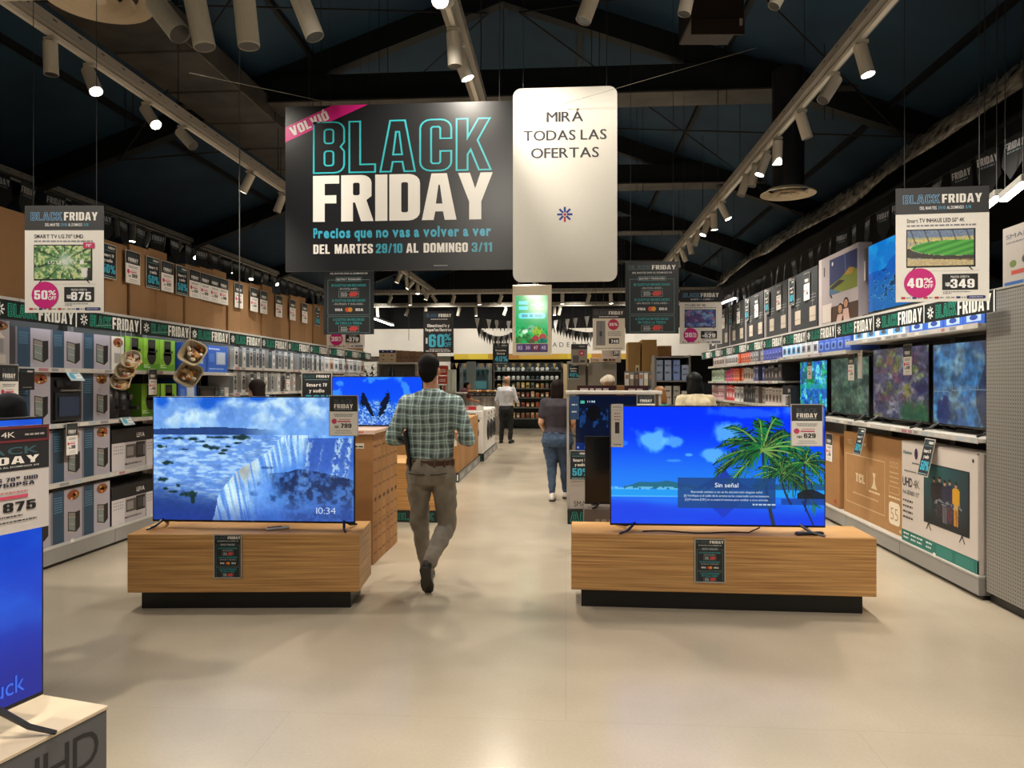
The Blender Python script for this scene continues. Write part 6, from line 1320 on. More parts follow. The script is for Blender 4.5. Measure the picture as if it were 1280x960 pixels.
for k, (px, z) in enumerate(((95, 1.575), (160, 1.145), (335, 1.30))):
    d, y = atX(px, XL+.04); P = MB(); P.box(-.09, .09, 0, .003, 0, .09, '#aab6ba'); flyer(P, .18, .09)
    tag(P.build('shelf_talker', M_PAPER, loc=(XL+.06, y, z), rot=(R_(-35), 0, LROT)), 'pale blue shelf talker %s' % ('under the top oven cartons', 'over the upper microwave cartons', 'by the pale yellow cartons')[k], 'shelf talker', 'pale blue shelf talkers')
P = MB(); w, h = .16, .17; P.box(-w/2, w/2, 0, .003, 0, h, '#14161a'); P.text('BLACK', -w*.4, h*.83, h*.08, '#2f6468', 1, fit=w*.36); P.text('FRIDAY', 0, h*.83, h*.08, '#e8e4de', 2, fit=w*.4); P.bars(-w*.3, h*.1, w*.3, h*.04, '#8a8a8a', 2)
d, y = atX(34, XL+.03); tag(P.build('shelf_talker', M_PAPER, loc=(XL+.03, y, 1.50), rot=LROT), 'small black card under the nearest end of the top left shelf', 'shelf talker')
# ------------------------------------------------------------------ pennant garlands
def garland(label, pts, n, w, h, text=True, col='#0c0d10', sag=.0, alt=None, shape='flag', face=0, word='FRIDAY'):
    t = empty('pennant_garland', pts[0], 0, label, 'garland'); a, b = Vector(pts[0]), Vector(pts[1]); v = b-a
    m = MB(); m.tube([v*s+Vector((0, 0, -sag*4*s*(1-s))) for s in np.linspace(0, 1, 17)], .004, '#1a1a1c', 5); m.build('cord', M_PLAST, t)
    for q in (0, 1):
        p = v*q; top = roofz(a.x+p.x)-.02-a.z; m = MB(); m.tube([p, (p.x, p.y, top)], .003, '#1a1a1c', 5); m.build('hanging_cord', M_PLAST, t)
    cache = {}
    for k in range(n):
        s = (k+.5)/n; p = v*s+Vector((0, 0, -sag*4*s*(1-s)))
        key = k % (len(alt) if alt else 1)
        if key not in cache:
            c = alt[key] if alt else col; P = MB()
            pts2 = [(-w/2, 0), (w/2, 0), (w/2, -h*.62), (0, -h), (-w/2, -h*.62)] if shape == 'flag' else [(-w/2, 0), (w/2, 0), (0, -h)]
            nn = len(pts2); P.add([(x, 0, z) for x, z in pts2]+[(x, .003, z) for x, z in pts2], [tuple(range(nn))[::-1], tuple(range(nn, 2*nn))]+[(i, (i+1) % nn, (i+1) % nn+nn, i+nn) for i in range(nn)], c)
            if text: P.text(word, 0, -h*.30, h*.17, '#c4c6c9', 2, L=2, al='c', fit=w*.86); P.bars(-w*.3, -h*.38, w*.3, h*.04, '#7a8a90', 2)
            o = P.build('pennant', M_PAPER, t); cache[key] = o; 
        else: o = cache[key].copy(); COL.objects.link(o); o.parent = t
        o.location = p; o.rotation_euler = (R_(random.uniform(-8, 8)), 0, face+R_(random.uniform(-14, 14)))
    return t
garland('black FRIDAY pennant garland above the tall brown cartons on the left', [(-4.95, 5.2, 3.41), (-4.95, 17.5, 3.41)], 34, .24, .34, face=LROT, sag=.03)
garland('black FRIDAY pennant garland above the dark cartons on the right', [(3.35, 4.4, 3.42), (3.35, 17.5, 3.42)], 34, .24, .34, face=RROT, sag=.03)
SIL = ['#b9bcbe', '#1a1b1e', '#1a1b1e', '#d8dadc', '#1a1b1e']
g = 19.0
garland('silver and black pennant garland high at the centre, before the bakery', [at(594, 397, g), at(741, 394, g)], 30, .13, .30, False, sag=.12, alt=SIL, shape='tri')
garland('lower black pennant garland swagging left of the green screen', [at(597, 408, g+.4), at(645, 412, g+.4)], 14, .12, .28, False, sag=.22, alt=['#1a1b1e', '#9a9c9e'], shape='tri')
garland('lower black pennant garland swagging right of the green screen', [at(684, 398, g+.4), at(744, 415, g+.4)], 16, .14, .28, False, sag=.12, alt=['#1a1b1e', '#222326', '#8a8c8e'], shape='tri')
garland('small black pennant garland along the front of the bakery opening', [at(563, 454, 24.4), at(716, 454, 24.4)], 30, .11, .19, False, sag=.0, alt=['#16171a', '#a88a5a', '#16171a', '#8a7048'], shape='tri')
# ------------------------------------------------------------------ middle islands
# row of television cartons behind the left podium, a set on top
zT = 1.155
for k in range(6):
    P = MB(); w = .96; P.box(-w/2, w/2, 0, .147, 0, zT-.035, ('#96693c', '#9d7042', '#a1753f')[k % 3], .004)
    if k == 0: P.rect(w*.28, zT*.86, w*.42, zT*.90, '#c9bda6', 1); P.bars(w*.29, zT*.87, w*.41, .012, '#333333', 2)
    P.xf = Matrix.Translation((w/2, 0, 0)) @ Matrix.Rotation(R_(90), 4, 'Z')
    for i in range(9): P.bars(.025, .08+i*.115, .12, .018, '#6d4a28', 1, rnd=i+k)
    P.ell(.073, .55, .018, .024, '#231a12', 2, 10); P.frame(.03, .26, .11, .36, .006, '#6d4a28', 1); P.xf = None
    q = at(466, 478, 6.2); tag(P.build('television_carton', M_CARD, loc=(-1.64-w/2, 6.18+.152*k, 0)), '%s brown television carton from the front in the standing row behind the left podium' % ORD[k], 'carton', 'standing row of brown cartons')
m = MB(); m.box(-.5, .5, 0, .92, 0, .03, '#c9a98e', .003); m.box(-.5, .5, -.006, 0, -.005, .03, '#d8b8a8'); m.bars(-.4, .008, .4, .012, '#c0485a', 8)
tag(m.build('card_top', M_PAPER, loc=(-2.12, 6.17, zT-.034)), 'pinkish cardboard tray lying on the standing row of brown cartons', 'tray')
q = at(466, 478, 6.75)
tv('television', 'smaller television with sea rocks picture, on the row of brown cartons', (q.x+.02, 6.72, zT-.003), 0, .86, .465, rocks_img(), .0, None, 1.0, False)
standing_card('black half price poster left of the sea rocks television', (at(396, 478, 7.0).x, at(396, 478, 7.0).y, 0.001), 0, .30, 1.655, lambda P, w, h: (P.rect(-w/2, 0, w/2, h*.78, '#2a2c2e', 1), setattr(P, 'xf', Matrix.Translation((0, 0, h*.78))), card_tv50(P, w, h*.22), setattr(P, 'xf', None)), 'poster stand')
# second oak podium with black base strip
def island(label, x0, x1, y0, y1, hb, ht, side_word=True, col=None, front_at=0, mat=M_OAK, bodyname='oak_box'):
    t = empty('island_base', ((x0+x1)/2, y0, 0), 0, label, 'display base'); w, d = x1-x0, y1-y0
    P = MB(); P.box(-w/2, w/2, 0, d, 0, hb, '#111b1a')
    if front_at == 1: star(P, w/2-.60, hb/2, hb*.36, ['#e8ece8'], 1); outlined(P, 'BLACK', w/2-.49, hb*.2, hb*.6, '#1f8f80', '#0d2522', .44, 1)
    elif front_at == 2: outlined(P, 'ACK', -w/2+.03, hb*.16, hb*.68, '#1f8f80', '#0d2522', .31, 1); P.text('FRIDAY', -w/2+.40, hb*.16, hb*.68, '#e8ece8', 2, L=1, fit=.56)
    else: P.text('FRI', w/2-.145, hb*.18, hb*.64, '#e8ece8', 2, L=1, fit=.13); outlined(P, 'BLACK', w/2-.62, hb*.2, hb*.6, '#1f8f80', '#0d2522', .44, 1)
    P.xf = Matrix.Translation((w/2, 0, 0)) @ Matrix.Rotation(R_(90), 4, 'Z'); P.rect(0, 0, d, hb, '#98968f', 1); P.rect(.01, .012, d-.01, hb-.012, '#8a8882', 2)
    for i in range(int(d/.9)): P.text('FRIDAY', .1+i*.9, hb*.25, hb*.5, '#c8c8c2', 2, L=3, fit=.5)
    P.xf = None; P.build('base_strip', M_PAPER, t)
    if ht: m = MB(); m.box(-w/2+.01, w/2-.01, .01, d-.01, hb, ht, '#b08048', .004); m.build(bodyname, mat, t)
    return t
island('oak display base with dark lettered strip seen past the brown carton row', -2.45, -1.41, 8.1, 9.0, .13, .66, front_at=1)
island('low platform with grey side strip under the brown cartons right of the man', -2.75, -1.66, 11.4, 14.2, .14, 0)
for k in range(7):
    P = MB(); w = 1.0; P.box(-w/2, w/2, 0, .37, 0, .66, ('#a87a48', '#b08250', '#a47644')[k % 3], .004)
    if k == 0: P.rect(w*.2, .42, w*.48, .62, '#dcd6cc', 1); P.text('259', w*.34, .46, .07, '#1b1b1e', 2, L=2, fit=.16, al='c'); P.bars(w*.22, .57, w*.46, .02, '#c05a50', 2)
    tag(P.build('product_carton', M_CARD, loc=(-1.68-w/2, 11.44+.38*k, .141)), '%s brown carton from the front on the low platform right of the man' % ORD[k], 'carton', 'brown cartons on the low platform')
    if k % 2 == 0 and k < 6:
        P = MB(); P.box(-w/2, w/2, 0, .7, 0, .14, '#b0844f', .004); tag(P.build('product_carton', M_CARD, loc=(-1.68-w/2, 11.85+.38*k, .802)), 'upper brown carton lying on the %s carton of the low platform' % ORD[k], 'carton', 'upper brown cartons on the low platform')
island('white and dark platform under the washing machines', -2.75, -1.61, 14.45, 17.3, .14, 0, front_at=1)
def washer(label, loc, rz):
    t = empty('washing_machine', loc, rz, label, 'washing machine', 'white washing machines')
    m = MB(); m.box(-.3, .3, 0, .6, 0, .86, '#e4dfd8', .015); m.build('body', M_PLAST, t)
    m = MB(); m.box(-.29, .29, -.012, 0, .72, .84, '#eae6df', .004); m.xf = Matrix.Translation((0, -.012, 0)); m.rect(-.02, .75, .16, .80, '#1b1b1f', 1); m.ell(-.12, .78, .035, .035, '#b9b6b0', 1, 16); m.xf = None; m.build('control_panel', M_PLAST, t)
    m = MB()
    N = 28
    for r0, r1, y0, y1, c in ((.22, .19, -.001, -.03, '#17181b'), (.19, .15, -.03, -.02, '#3a3c40')):
        vs = [(r0*math.cos(2*math.pi*k/N), y0, .42+r0*math.sin(2*math.pi*k/N)) for k in range(N)]+[(r1*math.cos(2*math.pi*k/N), y1, .42+r1*math.sin(2*math.pi*k/N)) for k in range(N)]
        m.add(vs, [(k, (k+1) % N, (k+1) % N+N, k+N) for k in range(N)], c)
    m.xf = Matrix.Translation((0, -.019, 0)); m.ell(0, .42, .15, .15, '#0d0e12', 0, 28); m.xf = None; m.build('door', M_GLOSSP, t)
    m = MB(); m.xf = Matrix.Translation((0, 0, 0)); m.rect(-.28, .6, -.2, .68, '#d8d4ce', 2); m.ell(.2, .66, .035, .035, '#1d1d20', 2, 16); m.build('stickers', M_PAPER, t)
washer('white washing machine with black door facing the camera', (-1.93, 14.47, .141), 0)
m = MB(); m.box(-.3, .3, .02, .05, 0, .09, '#b82a3a'); m.xf = Matrix.Translation((0, .02, 0)); m.rect(-.3, 0, .3, .09, '#d8d2ca', 1); m.rect(-.2, .01, .16, .08, '#c42a3c', 2); m.text('Electro', -.18, .03, .035, '#f0e8e4', 1, L=3, fit=.16) if False else m.bars(-.18, .03, 0, .03, '#f0e8e4', 3); m.ell(.22, .05, .06, .06, '#dfe4d8', 3, 16); m.xf = None
tag(m.build('sign_strip', M_PAPER, loc=(-1.93, 14.5, 1.002)), 'red and white sign strip standing on the front washing machine', 'sign')
for k in range(3): washer('%s white washing machine from the front facing the aisle' % ORD[k], (-1.63, 15.4+.62*k, .141), math.pi/2)
# ---- right centre display: small television on white cartons
t = island('display base with dark ACK lettering strip right of the woman', .02, 1.05, 8.12, 8.9, .16, 0, front_at=2)
P = MB(); P.box(-.49, .49, 0, .3, 0, .50, '#b7ada5', .004); P.text('SMART TV', -.44, .03, .06, '#3a3a44', 0, L=2, fit=.34); P.frame(-.16, .12, .2, .34, .012, '#8f8780', 1); P.ell(.0, .10, .06, .05, '#8a7a5a', 3, 12); P.ell(.05, .06, .05, .05, '#4a6a86', 3, 12); P.rect(-.02, .38, .25, .43, '#6d6862', 1)
tag(P.build('smart_carton', M_PAPER, loc=(.53, 8.16, .161)), 'white SMART TV carton under the small dark-screen television', 'carton')
P = MB(); P.box(-.49, .49, 0, .3, 0, .045, '#b3aaa2', .003); tag(P.build('shelf_board', M_PAPER, loc=(.53, 8.16, .662)), 'pale board carrying the small dark-screen television', 'board')
def menu_img(h=60, w=100):
    U, V = uv(h, w); img = np.zeros((h, w, 3))+np.array((.015, .06, .16)); img = mixc(img, (.05, .16, .42), (V > .82)*.9); n = fbm(h, w, 12, 3, 91, 1.6)
    img = mixc(img, (.08, .25, .48), ((V > .22) & (V < .55) & (U > .05) & (U < .46))*sst(.45, .6, n)*.9); img = mixc(img, (.25, .24, .28), ((V > .25) & (V < .58) & (U > .5) & (U < .8))*sst(.5, .6, n)*.6)
    img = mixc(img, (.02, .02, .03), (((U-.25)/.1)**2+((V-.3)/.14)**2 < 1)*.9); img = mixc(img, (.5, .6, .75), ((V > .885) & (V < .92) & (np.sin(U*60) > .75))*.9); img = mixc(img, (.3, .7, .6), ((V > .08) & (V < .13) & (U > .06) & (U < .12))); img = mixc(img, (.7, .8, .85), ((V > .085) & (V < .12) & (U > .14) & (U < .28) & (np.sin(U*200) > 0))); return img
tv('television', 'small television with dark blue menu screen on the white carton', (.50, 8.22, .708), 0, .78, .66, menu_img(), .05, None, 1.0, True, .35, .08, None, .05, .02)
t = empty('exhibit_stand', (.53, 8.2, 0), 0, 'pale metal frame around the small dark-screen television', 'frame')
for s in (-1, 1): m = MB(); m.box(s*.505-.012, s*.505+.012, 0, .5, .161, 1.43, '#b5b0a8'); m.build('post', M_METAL, t)
m = MB(); m.box(-.53, .53, -.01, .51, 1.43, 1.465, '#d2ccc2', .004); m.build('top_bar', M_METAL, t)
P = MB(); w, h = .23, .33; P.box(-w/2, w/2, 0, .004, 0, h, '#b9b4aa'); card_tv50(P, w, h)
tag(P.build('price_card', M_PAPER, loc=(at(725, 478, 8.1).x, 8.1, CAMZ-(600-HZ)/F*8.1)), 'black half price card on the white SMART TV carton', 'price card')
P = MB(); w, h = .2, .26; P.box(-w/2, w/2, 0, .004, 0, h, '#b9b4aa'); card_tag(P, w, h, '199'); tag(P.build('price_card', M_PAPER, loc=(at(807, 478, 8.1).x, 8.15, 1.17)), 'price card on the small dark-screen television, above the palm television', 'price card')
P = MB(); w, h = .1, .26; P.box(-w/2, w/2, 0, .004, 0, h, '#2a4a7a'); P.rect(-w/2, 0, w/2, h, '#274b7c', 1); P.bars(-w*.3, h*.3, w*.3, h*.06, '#cfd8e4', 2); P.bars(-w*.3, h*.6, w*.3, h*.06, '#cfd8e4', 2); tag(P.build('feature_card', M_PAPER, loc=(at(717, 478, 8.1).x+.01, 8.15, 1.15)), 'narrow blue feature card on the left of the small dark television', 'feature card')
# black television seen dark beside the palm set
tv('television', 'switched-off black television standing on the floor cartons left of the palm set', (at(800, 478, 6.6).x, 6.75, .42), R_(0), .98, .62, np.zeros((4, 4, 3))+.012, .03, None, 1.0, True, .36, .1)
P = MB(); P.box(-.5, .5, 0, .3, 0, .42, '#5d5148', .004); P.bars(-.4, .3, .4, .03, '#8a7a6a', 1); tag(P.build('product_carton', M_CARD, loc=(at(800, 478, 6.6).x, 6.66, 0)), 'grey-brown carton under the switched-off black television', 'carton')
# television carton with dark red head behind that display
P = MB(); P.box(-.40, .50, 0, .14, 0, .9, '#9a6f48', .004); P.rect(-.4, .78, .1, .9, '#3a1a22', 1); P.rect(-.4, .70, .1, .78, '#1d2a3a', 1); P.bars(-.36, .83, .0, .035, '#d8c8c8', 2); P.rect(.2, .78, .5, .9, '#45202a', 1); P.bars(.25, .83, .45, .03, '#d8c8c8', 2)
tag(P.build('television_carton', M_CARD, loc=(at(760, 478, 9.5).x, 9.45, .62)), 'brown television carton with dark red band behind the small television', 'carton')
P = MB(); P.box(-.40, .55, 0, .5, 0, .62, '#a27c52', .004); P.bars(-.4, .4, .4, .03, '#7a5a38', 1); tag(P.build('product_carton', M_CARD, loc=(at(760, 478, 9.5).x, 9.4, 0)), 'large brown carton under the red-banded television carton', 'carton')
# refrigerators
def fridge(label, x, y, w, h, col):
    t = empty('refrigerator', (x, y, 0), 0, label, 'refrigerator', 'grey refrigerators'); P = MB(); P.box(-w/2, w/2, .03, .62, .03, h, col, .012); P.build('body', M_STEEL if False else M_METAL, t)
    for z0, z1, n_ in ((.06, h*.36, 'lower'), (h*.37, h-.01, 'upper')):
        P = MB(); P.box(-w/2, w/2, 0, .03, z0, z1, col, .008); d = P.build('door', M_METAL, t)
        P = MB(); P.tube([(w*.4, -.03, z0+.08), (w*.4, -.03, min(z1-.08, z0+.6))], .01, '#c2beb6', 8); P.build('handle', M_STEEL, d)
xs = [(708, 733, 1.90), (734, 771, 1.88)]
for k, (a, b, h) in enumerate(xs):
    x0, x1 = at(a, 478, 11.9).x, at(b, 478, 11.9).x; fridge(('left grey refrigerator behind the small television display', 'right grey refrigerator behind the small television display')[k], (x0+x1)/2, 11.9, x1-x0-.02, h, '#837c70')
P = MB(); P.box(-.21, .21, 0, .4, 0, .075, '#d8bda6', .004); P.text('TCL', -.17, .022, .035, '#3a2a28', 1, fit=.10); P.bars(.0, .025, .17, .03, '#5a4a46', 2); tag(P.build('flat_carton', M_PAPER, loc=(at(754, 478, 11.9).x, 11.92, 1.882)), 'flat pinkish TCL carton lying on the right refrigerator', 'carton')
for lb, px0, px1, py0, py1, fn in (('teal forty percent card on the left refrigerator', 710, 724, 454, 474, lambda P, w, h: card_tv50(P, w, h, 0, ('Grandes', 'Electros'), '40%', '#c4ccc8')), ('white price card on the right refrigerator', 739, 753, 455, 474, lambda P, w, h: card_tag(P, w, h, '899')), ('small pink lettered card on the right refrigerator', 760, 767, 458, 468, lambda P, w, h: (P.rect(-w/2, 0, w/2, h, '#e8ddd2', 1), P.bars(-w*.3, h*.6, w*.2, h*.15, '#c86a60', 2)))):
    c = at((px0+px1)/2, py1, 11.85); w, h = (px1-px0)/F*11.85, (py1-py0)/F*11.85; P = MB(); P.box(-w/2, w/2, 0, .003, 0, h, '#b9b4aa'); fn(P, w, h); tag(P.build('price_card', M_PAPER, loc=(c.x, c.y, c.z)), lb, 'price card')
# printer shelf
x0, x1 = at(818, 478, 12).x, at(860, 478, 12).x; w = x1-x0
t = empty('carton_rack', ((x0+x1)/2, 12, 0), 0, 'grey rack of pale device cartons left of the long-haired woman', 'rack')
for s in (-1, 1): m = MB(); m.box(s*w/2-.015, s*w/2+.015, 0, .4, 0, 2.0, '#77746f'); m.build('side_panel', M_METAL, t)
lvz = [.35, .78, 1.2, 1.59, 1.98]
for z in lvz: m = MB(); m.box(-w/2+.015, w/2-.015, 0, .4, z-.02, z, '#8a8782'); m.build('shelf', M_METAL, t)
m = MB(); m.box(-w/2+.015, w/2-.015, .38, .4, 0, 1.96, '#2d2c2c'); m.build('back_panel', M_METAL, t)
nm3 = ['lower', 'middle', 'top']
for j, z in enumerate(lvz[1:4]):
    for i in range(4):
        ww = w/4-.02; h = (.3, .3, .33)[j]-.08*(i == 3); P = MB(); c = ('#c9c5bb', '#c2bdb3', '#9fb0cf')[j] if i != 2 else ('#6a6762', '#a29e96', '#7f9ad8')[j]
        P.box(-ww*.45, ww*.45, 0, .3, 0, h, c, .003); P.bars(-ww*.3, h*.7, ww*.3, h*.08, '#55565a', 1); P.bars(-ww*.35, h*.35, ww*.3, h*.08, '#55565a', 1)
        tag(P.build('device_carton', M_PAPER, loc=((x0+x1)/2-w/2+(i+.5)*w/4, 12.02, z+.001)), '%s pale carton from the left on the %s shelf of the grey rack' % (ORD[i], nm3[j]), 'carton', 'cartons in the grey rack')
# tall brown cartons behind, stacked high
for k, (a, b, y, z, h) in enumerate(((784, 800, 14.6, 1.35, 1.0), (801, 820, 14.6, 1.35, 1.05), (821, 838, 15.0, 1.35, .95))):
    X0, X1 = at(a, 478, y).x, at(b, 478, y).x; P = MB(); w = X1-X0-.01; P.box(-w/2, w/2, 0, .5, 0, h, ('#8a6a3a', '#94713f', '#7d5f38')[k], .005); P.rect(w*.1, h*.3, w*.4, h*.55, '#c8b898', 1); P.rect(w*.18, h*.33, w*.32, h*.5, '#4a3a28', 2)
    tag(P.build('tall_carton', M_CARD, loc=((X0+X1)/2, y, z)), '%s tall brown carton from the left stacked behind the grey rack' % ORD[k], 'carton', 'cartons stacked behind the grey rack')
X0, X1 = at(782, 478, 14.6).x, at(842, 478, 14.6).x
t = empty('storage_rack', ((X0+X1)/2, 14.55, 0), 0, 'dark rack carrying the tall brown cartons behind the grey rack', 'rack')
for sx in (-1, 1):
    for yy in (.02, .92): m = MB(); m.box(sx*(X1-X0)/2-.025, sx*(X1-X0)/2+.025, yy, yy+.05, 0, 1.3, '#3a3835'); m.build('post', M_METAL, t)
m = MB(); m.box(-(X1-X0)/2, (X1-X0)/2, 0, .97, 1.3, 1.349, '#4a4743'); m.build('deck', M_METAL, t)
# clutter stand with tools and brushes beside the grey rack
t = empty('hook_stand', (at(798, 478, 12.6).x, 12.6, 0), 0, 'wire stand hung with small pale packets left of the grey rack', 'stand')
m = MB(); m.box(-.24, .24, .1, .13, .0, 1.75, '#6f6c67'); m.build('mesh_panel', M_METAL, t)
r = random.Random(3)
for j in range(5):
    for i in range(6):
        P = MB(); c = r.choice(['#d8ccb0', '#b8bcc8', '#8f8578', '#d8d4cc', '#6a6460', '#c8b078', '#9fb0cf', '#5a4a44']); P.box(-.032, .032, 0, .03, -.22, 0, c, .003); P.rect(-.026, -.1, .026, -.03, r.choice(['#3a3a40', '#e8e4dc', '#a87858']), 1)
        o = P.build('packet', M_PAPER, t); o.location = (-.2+.08*i, .04, 1.72-.27*j)
# ---- far left end: white top shelf with cartons, and toys
t = empty('end_shelf', (at(493, 478, 17).x, 17, 0), 0, 'white end shelf with pale cartons beyond the sea rocks television', 'shelf')
ws = .95
m = MB(); m.box(-ws/2, ws/2, 0, .5, 1.99, 2.03, '#cfc8bb', .004); m.build('top_shelf', M_METAL, t); m = MB(); m.box(-ws/2, ws/2, .46, .5, 0, 1.99, '#7d7770'); m.build('back_panel', M_METAL, t)
for s in (-1, 1): m = MB(); m.box(s*(ws/2-.02)-.02, s*(ws/2-.02)+.02, 0, .46, 0, 1.99, '#9a958c'); m.build('side_panel', M_METAL, t)
for z in (.5, 1.0, 1.42): m = MB(); m.box(-ws/2+.04, ws/2-.04, 0, .46, z-.03, z, '#b8b2a6'); m.build('shelf', M_METAL, t)
for k in range(2):
    P = MB(); P.box(-.098, .098, 0, .3, 0, .29, '#c9ae88', .004); P.rect(-.098, .22, .098, .29, '#27284a', 1); P.rect(-.02, .245, .02, .265, '#d8d8e4', 2); P.rect(-.02, .05, .03, .07, '#4a3a2a', 2); P.rect(-.02, .15, .03, .17, '#4a3a2a', 2)
    tag(P.build('topped_carton', M_CARD, loc=(at(475+11*k, 478, 17).x, 17.02, 2.031)), ('left', 'right')[k]+' pale carton with dark blue lid on the far end shelf', 'carton', 'blue-lidded cartons')
for k in range(6):
    P = MB(); P.box(-.075, .075, 0, .35, 0, .28-.008*k, ('#7d5d40', '#856548')[k % 2], .004); P.bars(-.05, .1, .05, .03, '#5a4028', 1)
    tag(P.build('small_brown_carton', M_CARD, loc=(at(493, 478, 17).x+.055+.153*k-.0, 17.03+.0*k, 2.031)), '%s brown carton from the left on the far end shelf' % ORD[k], 'carton', 'brown cartons on the far end shelf')
for k, (px, s) in enumerate(((487, 1.0), (505, .9))):
    t = empty('spinning_wheel_fan', (at(px, 478, 16.6).x, 16.6, 0), 0, ('left', 'right')[k]+' dark pointed appliance standing at the far end shelf', 'appliance', 'dark pointed appliances')
    m = MB(); m.loft([(0, 0, 0, .16, .16), (0, 0, 1.35, .15, .15), (0, 0, 1.42, .15*s, .15*s), (0, 0, 1.9*s+.02, .03, .03)], '#1f1d22', 14); m.build('body', M_PLAST, t); m = MB(); m.ball((0, -.13, 1.5), (.05, .04, .05), '#a8485a', 10, 6); m.build('label_disc', M_PLAST, t)
    t.name = 'pointed_appliance'
# dark plush or plant clump at the end of the left shelves
t = empty('potted_plant', (at(451, 478, 17.2).x, 17.2, 0), 0, 'dark bushy plant at the far end of the left shelves', 'plant')
m = MB(); m.loft([(0, 0, 0, .16, .16), (0, 0, .5, .2, .2)], '#2a2624', 16); m.build('pot', M_PLAST, t)
m = MB(); m.tube([(0, 0, .5), (.02, 0, 1.5)], .03, '#3a2c20', 8); m.build('stem', M_CLOTH, t)
m = MB(); r = random.Random(9)
for i in range(240):
    a, b, q = r.uniform(0, 6.28), r.uniform(-1, 1), r.random()**.4; p = Vector((.27*q*math.cos(a)*math.sqrt(1-b*b*.5), .3*q*math.sin(a), 1.62+.36*b*q)); d = Vector((r.uniform(-1, 1), r.uniform(-1, 1), r.uniform(-.5, 1))).normalized()*.11; s_ = d.cross(Vector((0, 0, 1))).normalized()*.03
    m.add([p-s_*.2, p+d*.5+s_, p+d, p+d*.5-s_], [(0, 1, 2, 3)], r.choice(['#1c1f1c', '#262b26', '#2f2e36', '#3b4a3a']))
tag(m.build('foliage', M_CLOTH, t), kind='stuff')
# red boxes and white towers right of the walking man's head
def blk(name, label, cat, px0, px1, py0, py1, d, dep, col, fn=None, group=None, z0=None):
    a, b = at(px0, py1, d), at(px1, py0, d); w = b.x-a.x; P = MB(); z = a.z if z0 is None else z0; h = b.z-z; P.box(-w/2, w/2, 0, dep, 0, h, col, .004)
    if fn: fn(P, w, h)
    return tag(P.build(name, M_PAPER, loc=((a.x+b.x)/2, a.y, z)), label, cat, group)
t = empty('gondola_shelf', (at(556, 478, 17.5).x, 17.5, 0), 0, 'low dark gondola right of the walking man carrying red cartons', 'shelf')
m = MB(); m.box(-.42, .42, 0, .6, 0, 1.28, '#4a4845', .006); m.build('body', M_METAL, t); m = MB(); m.box(-.44, .44, -.02, .62, 1.28, 1.32, '#b8b2a8', .004); m.build('counter_top', M_METAL, t)
rd = lambda P, w, h: (P.rect(-w/2, 0, w/2, h, '#c2402e', 1), P.rect(-w*.35, h*.3, w*.35, h*.62, '#e8c8b8', 2), P.bars(-w*.3, h*.42, w*.3, h*.1, '#8a2a1c', 3))
for k, (py0, py1) in enumerate(((457, 469), (470, 480), (481, 491))): blk('red_carton', '%s red carton of the stack right of the man\'s head' % ('topmost', 'middle', 'lowest')[k], 'carton', 547.5, 558.5, py0, py1, 17.55, .25, '#c2402e' if k < 2 else '#b8a898', rd if k < 2 else (lambda P, w, h: (P.rect(-w/2, 0, w/2, h, '#c8bcae', 1), P.rect(-w*.3, h*.1, -w*.05, h*.9, '#3a2a22', 2), P.rect(w*.1, h*.1, w*.35, h*.9, '#b0442e', 2))), 'red cartons', z0=None if False else (1.321 if k == 2 else None))
for k in range(2): blk('white_tower_carton', ('left', 'right')[k]+' tall pale green-white carton beside the red cartons', 'carton', 559+5.2*k, 563.8+5.2*k, 462, 491, 17.6, .2, '#c4cabb', lambda P, w, h: P.rect(-w*.2, h*.1, w*.2, h*.9, '#dfe2d6', 1), 'pale tower cartons', z0=1.321)
# ------------------------------------------------------------------ bakery at the back
ya = YB
t = empty('fascia_sign', (PX(640, YB), YB-.06, 2.46), 0, 'white bakery fascia lettered PANADERÍA with yellow lower edge', 'fascia')
xl, xr = PX(567, YB)-PX(640, YB), PX(792, YB)-PX(640, YB)
m = MB(); m.box(xl, xr, 0, .05, 0, .93, '#dedad2'); m.build('board', M_PAPER, t)
m = MB(); m.box(xl, xr, -.03, 0, -.12, .07, '#b89a2a')
x = xl; r = random.Random(2)
while x < xr: q = r.uniform(.2, .5); m.xf = Matrix.Translation((0, -.03, 0)); m.rect(x, -.10, min(x+q, xr), .07, r.choice(['#cbb02c', '#b8922a', '#d8c23a', '#b07a34', '#c8a030']), 1); x += q
m.xf = None; m.build('yellow_edge', M_PAPER, t)
m = MB()
for i, ch in enumerate('PANADERÍA'): m.text(ch, PX(668.5+8.35*i, YB)-PX(640, YB), .30, .155, '#33343a', 0, L=3, al='c', sx=1.0)
m.build('lettering', M_PAPER, t)
x0, x1 = PX(657, YB), PX(700, YB)
def rack(label, xa, xb, y, levels, h):
    t = empty('bakery_rack', ((xa+xb)/2, y, 0), 0, label, 'rack', 'bakery racks'); w = xb-xa
    for s in (-1, 1): m = MB(); m.box(s*w/2-.02, s*w/2+.02, 0, .5, 0, h, '#57504a'); m.build('side_panel', M_METAL, t)
    m = MB(); m.box(-w/2, w/2, .48, .5, 0, h, '#2c3a3c'); m.build('back_panel', M_METAL, t)
    for z in levels: m = MB(); m.box(-w/2, w/2, 0, .48, z-.025, z, '#6a6f6c'); m.build('shelf', M_METAL, t)
LVB = [.35, .72, 1.05, 1.36, 1.66, 1.95]
xa, xb = PX(617, 24.6), PX(702, 24.6)
rack('tall bakery rack full of packets and jars at the back of the shop', xa, xb, 24.6, LVB, 2.25)
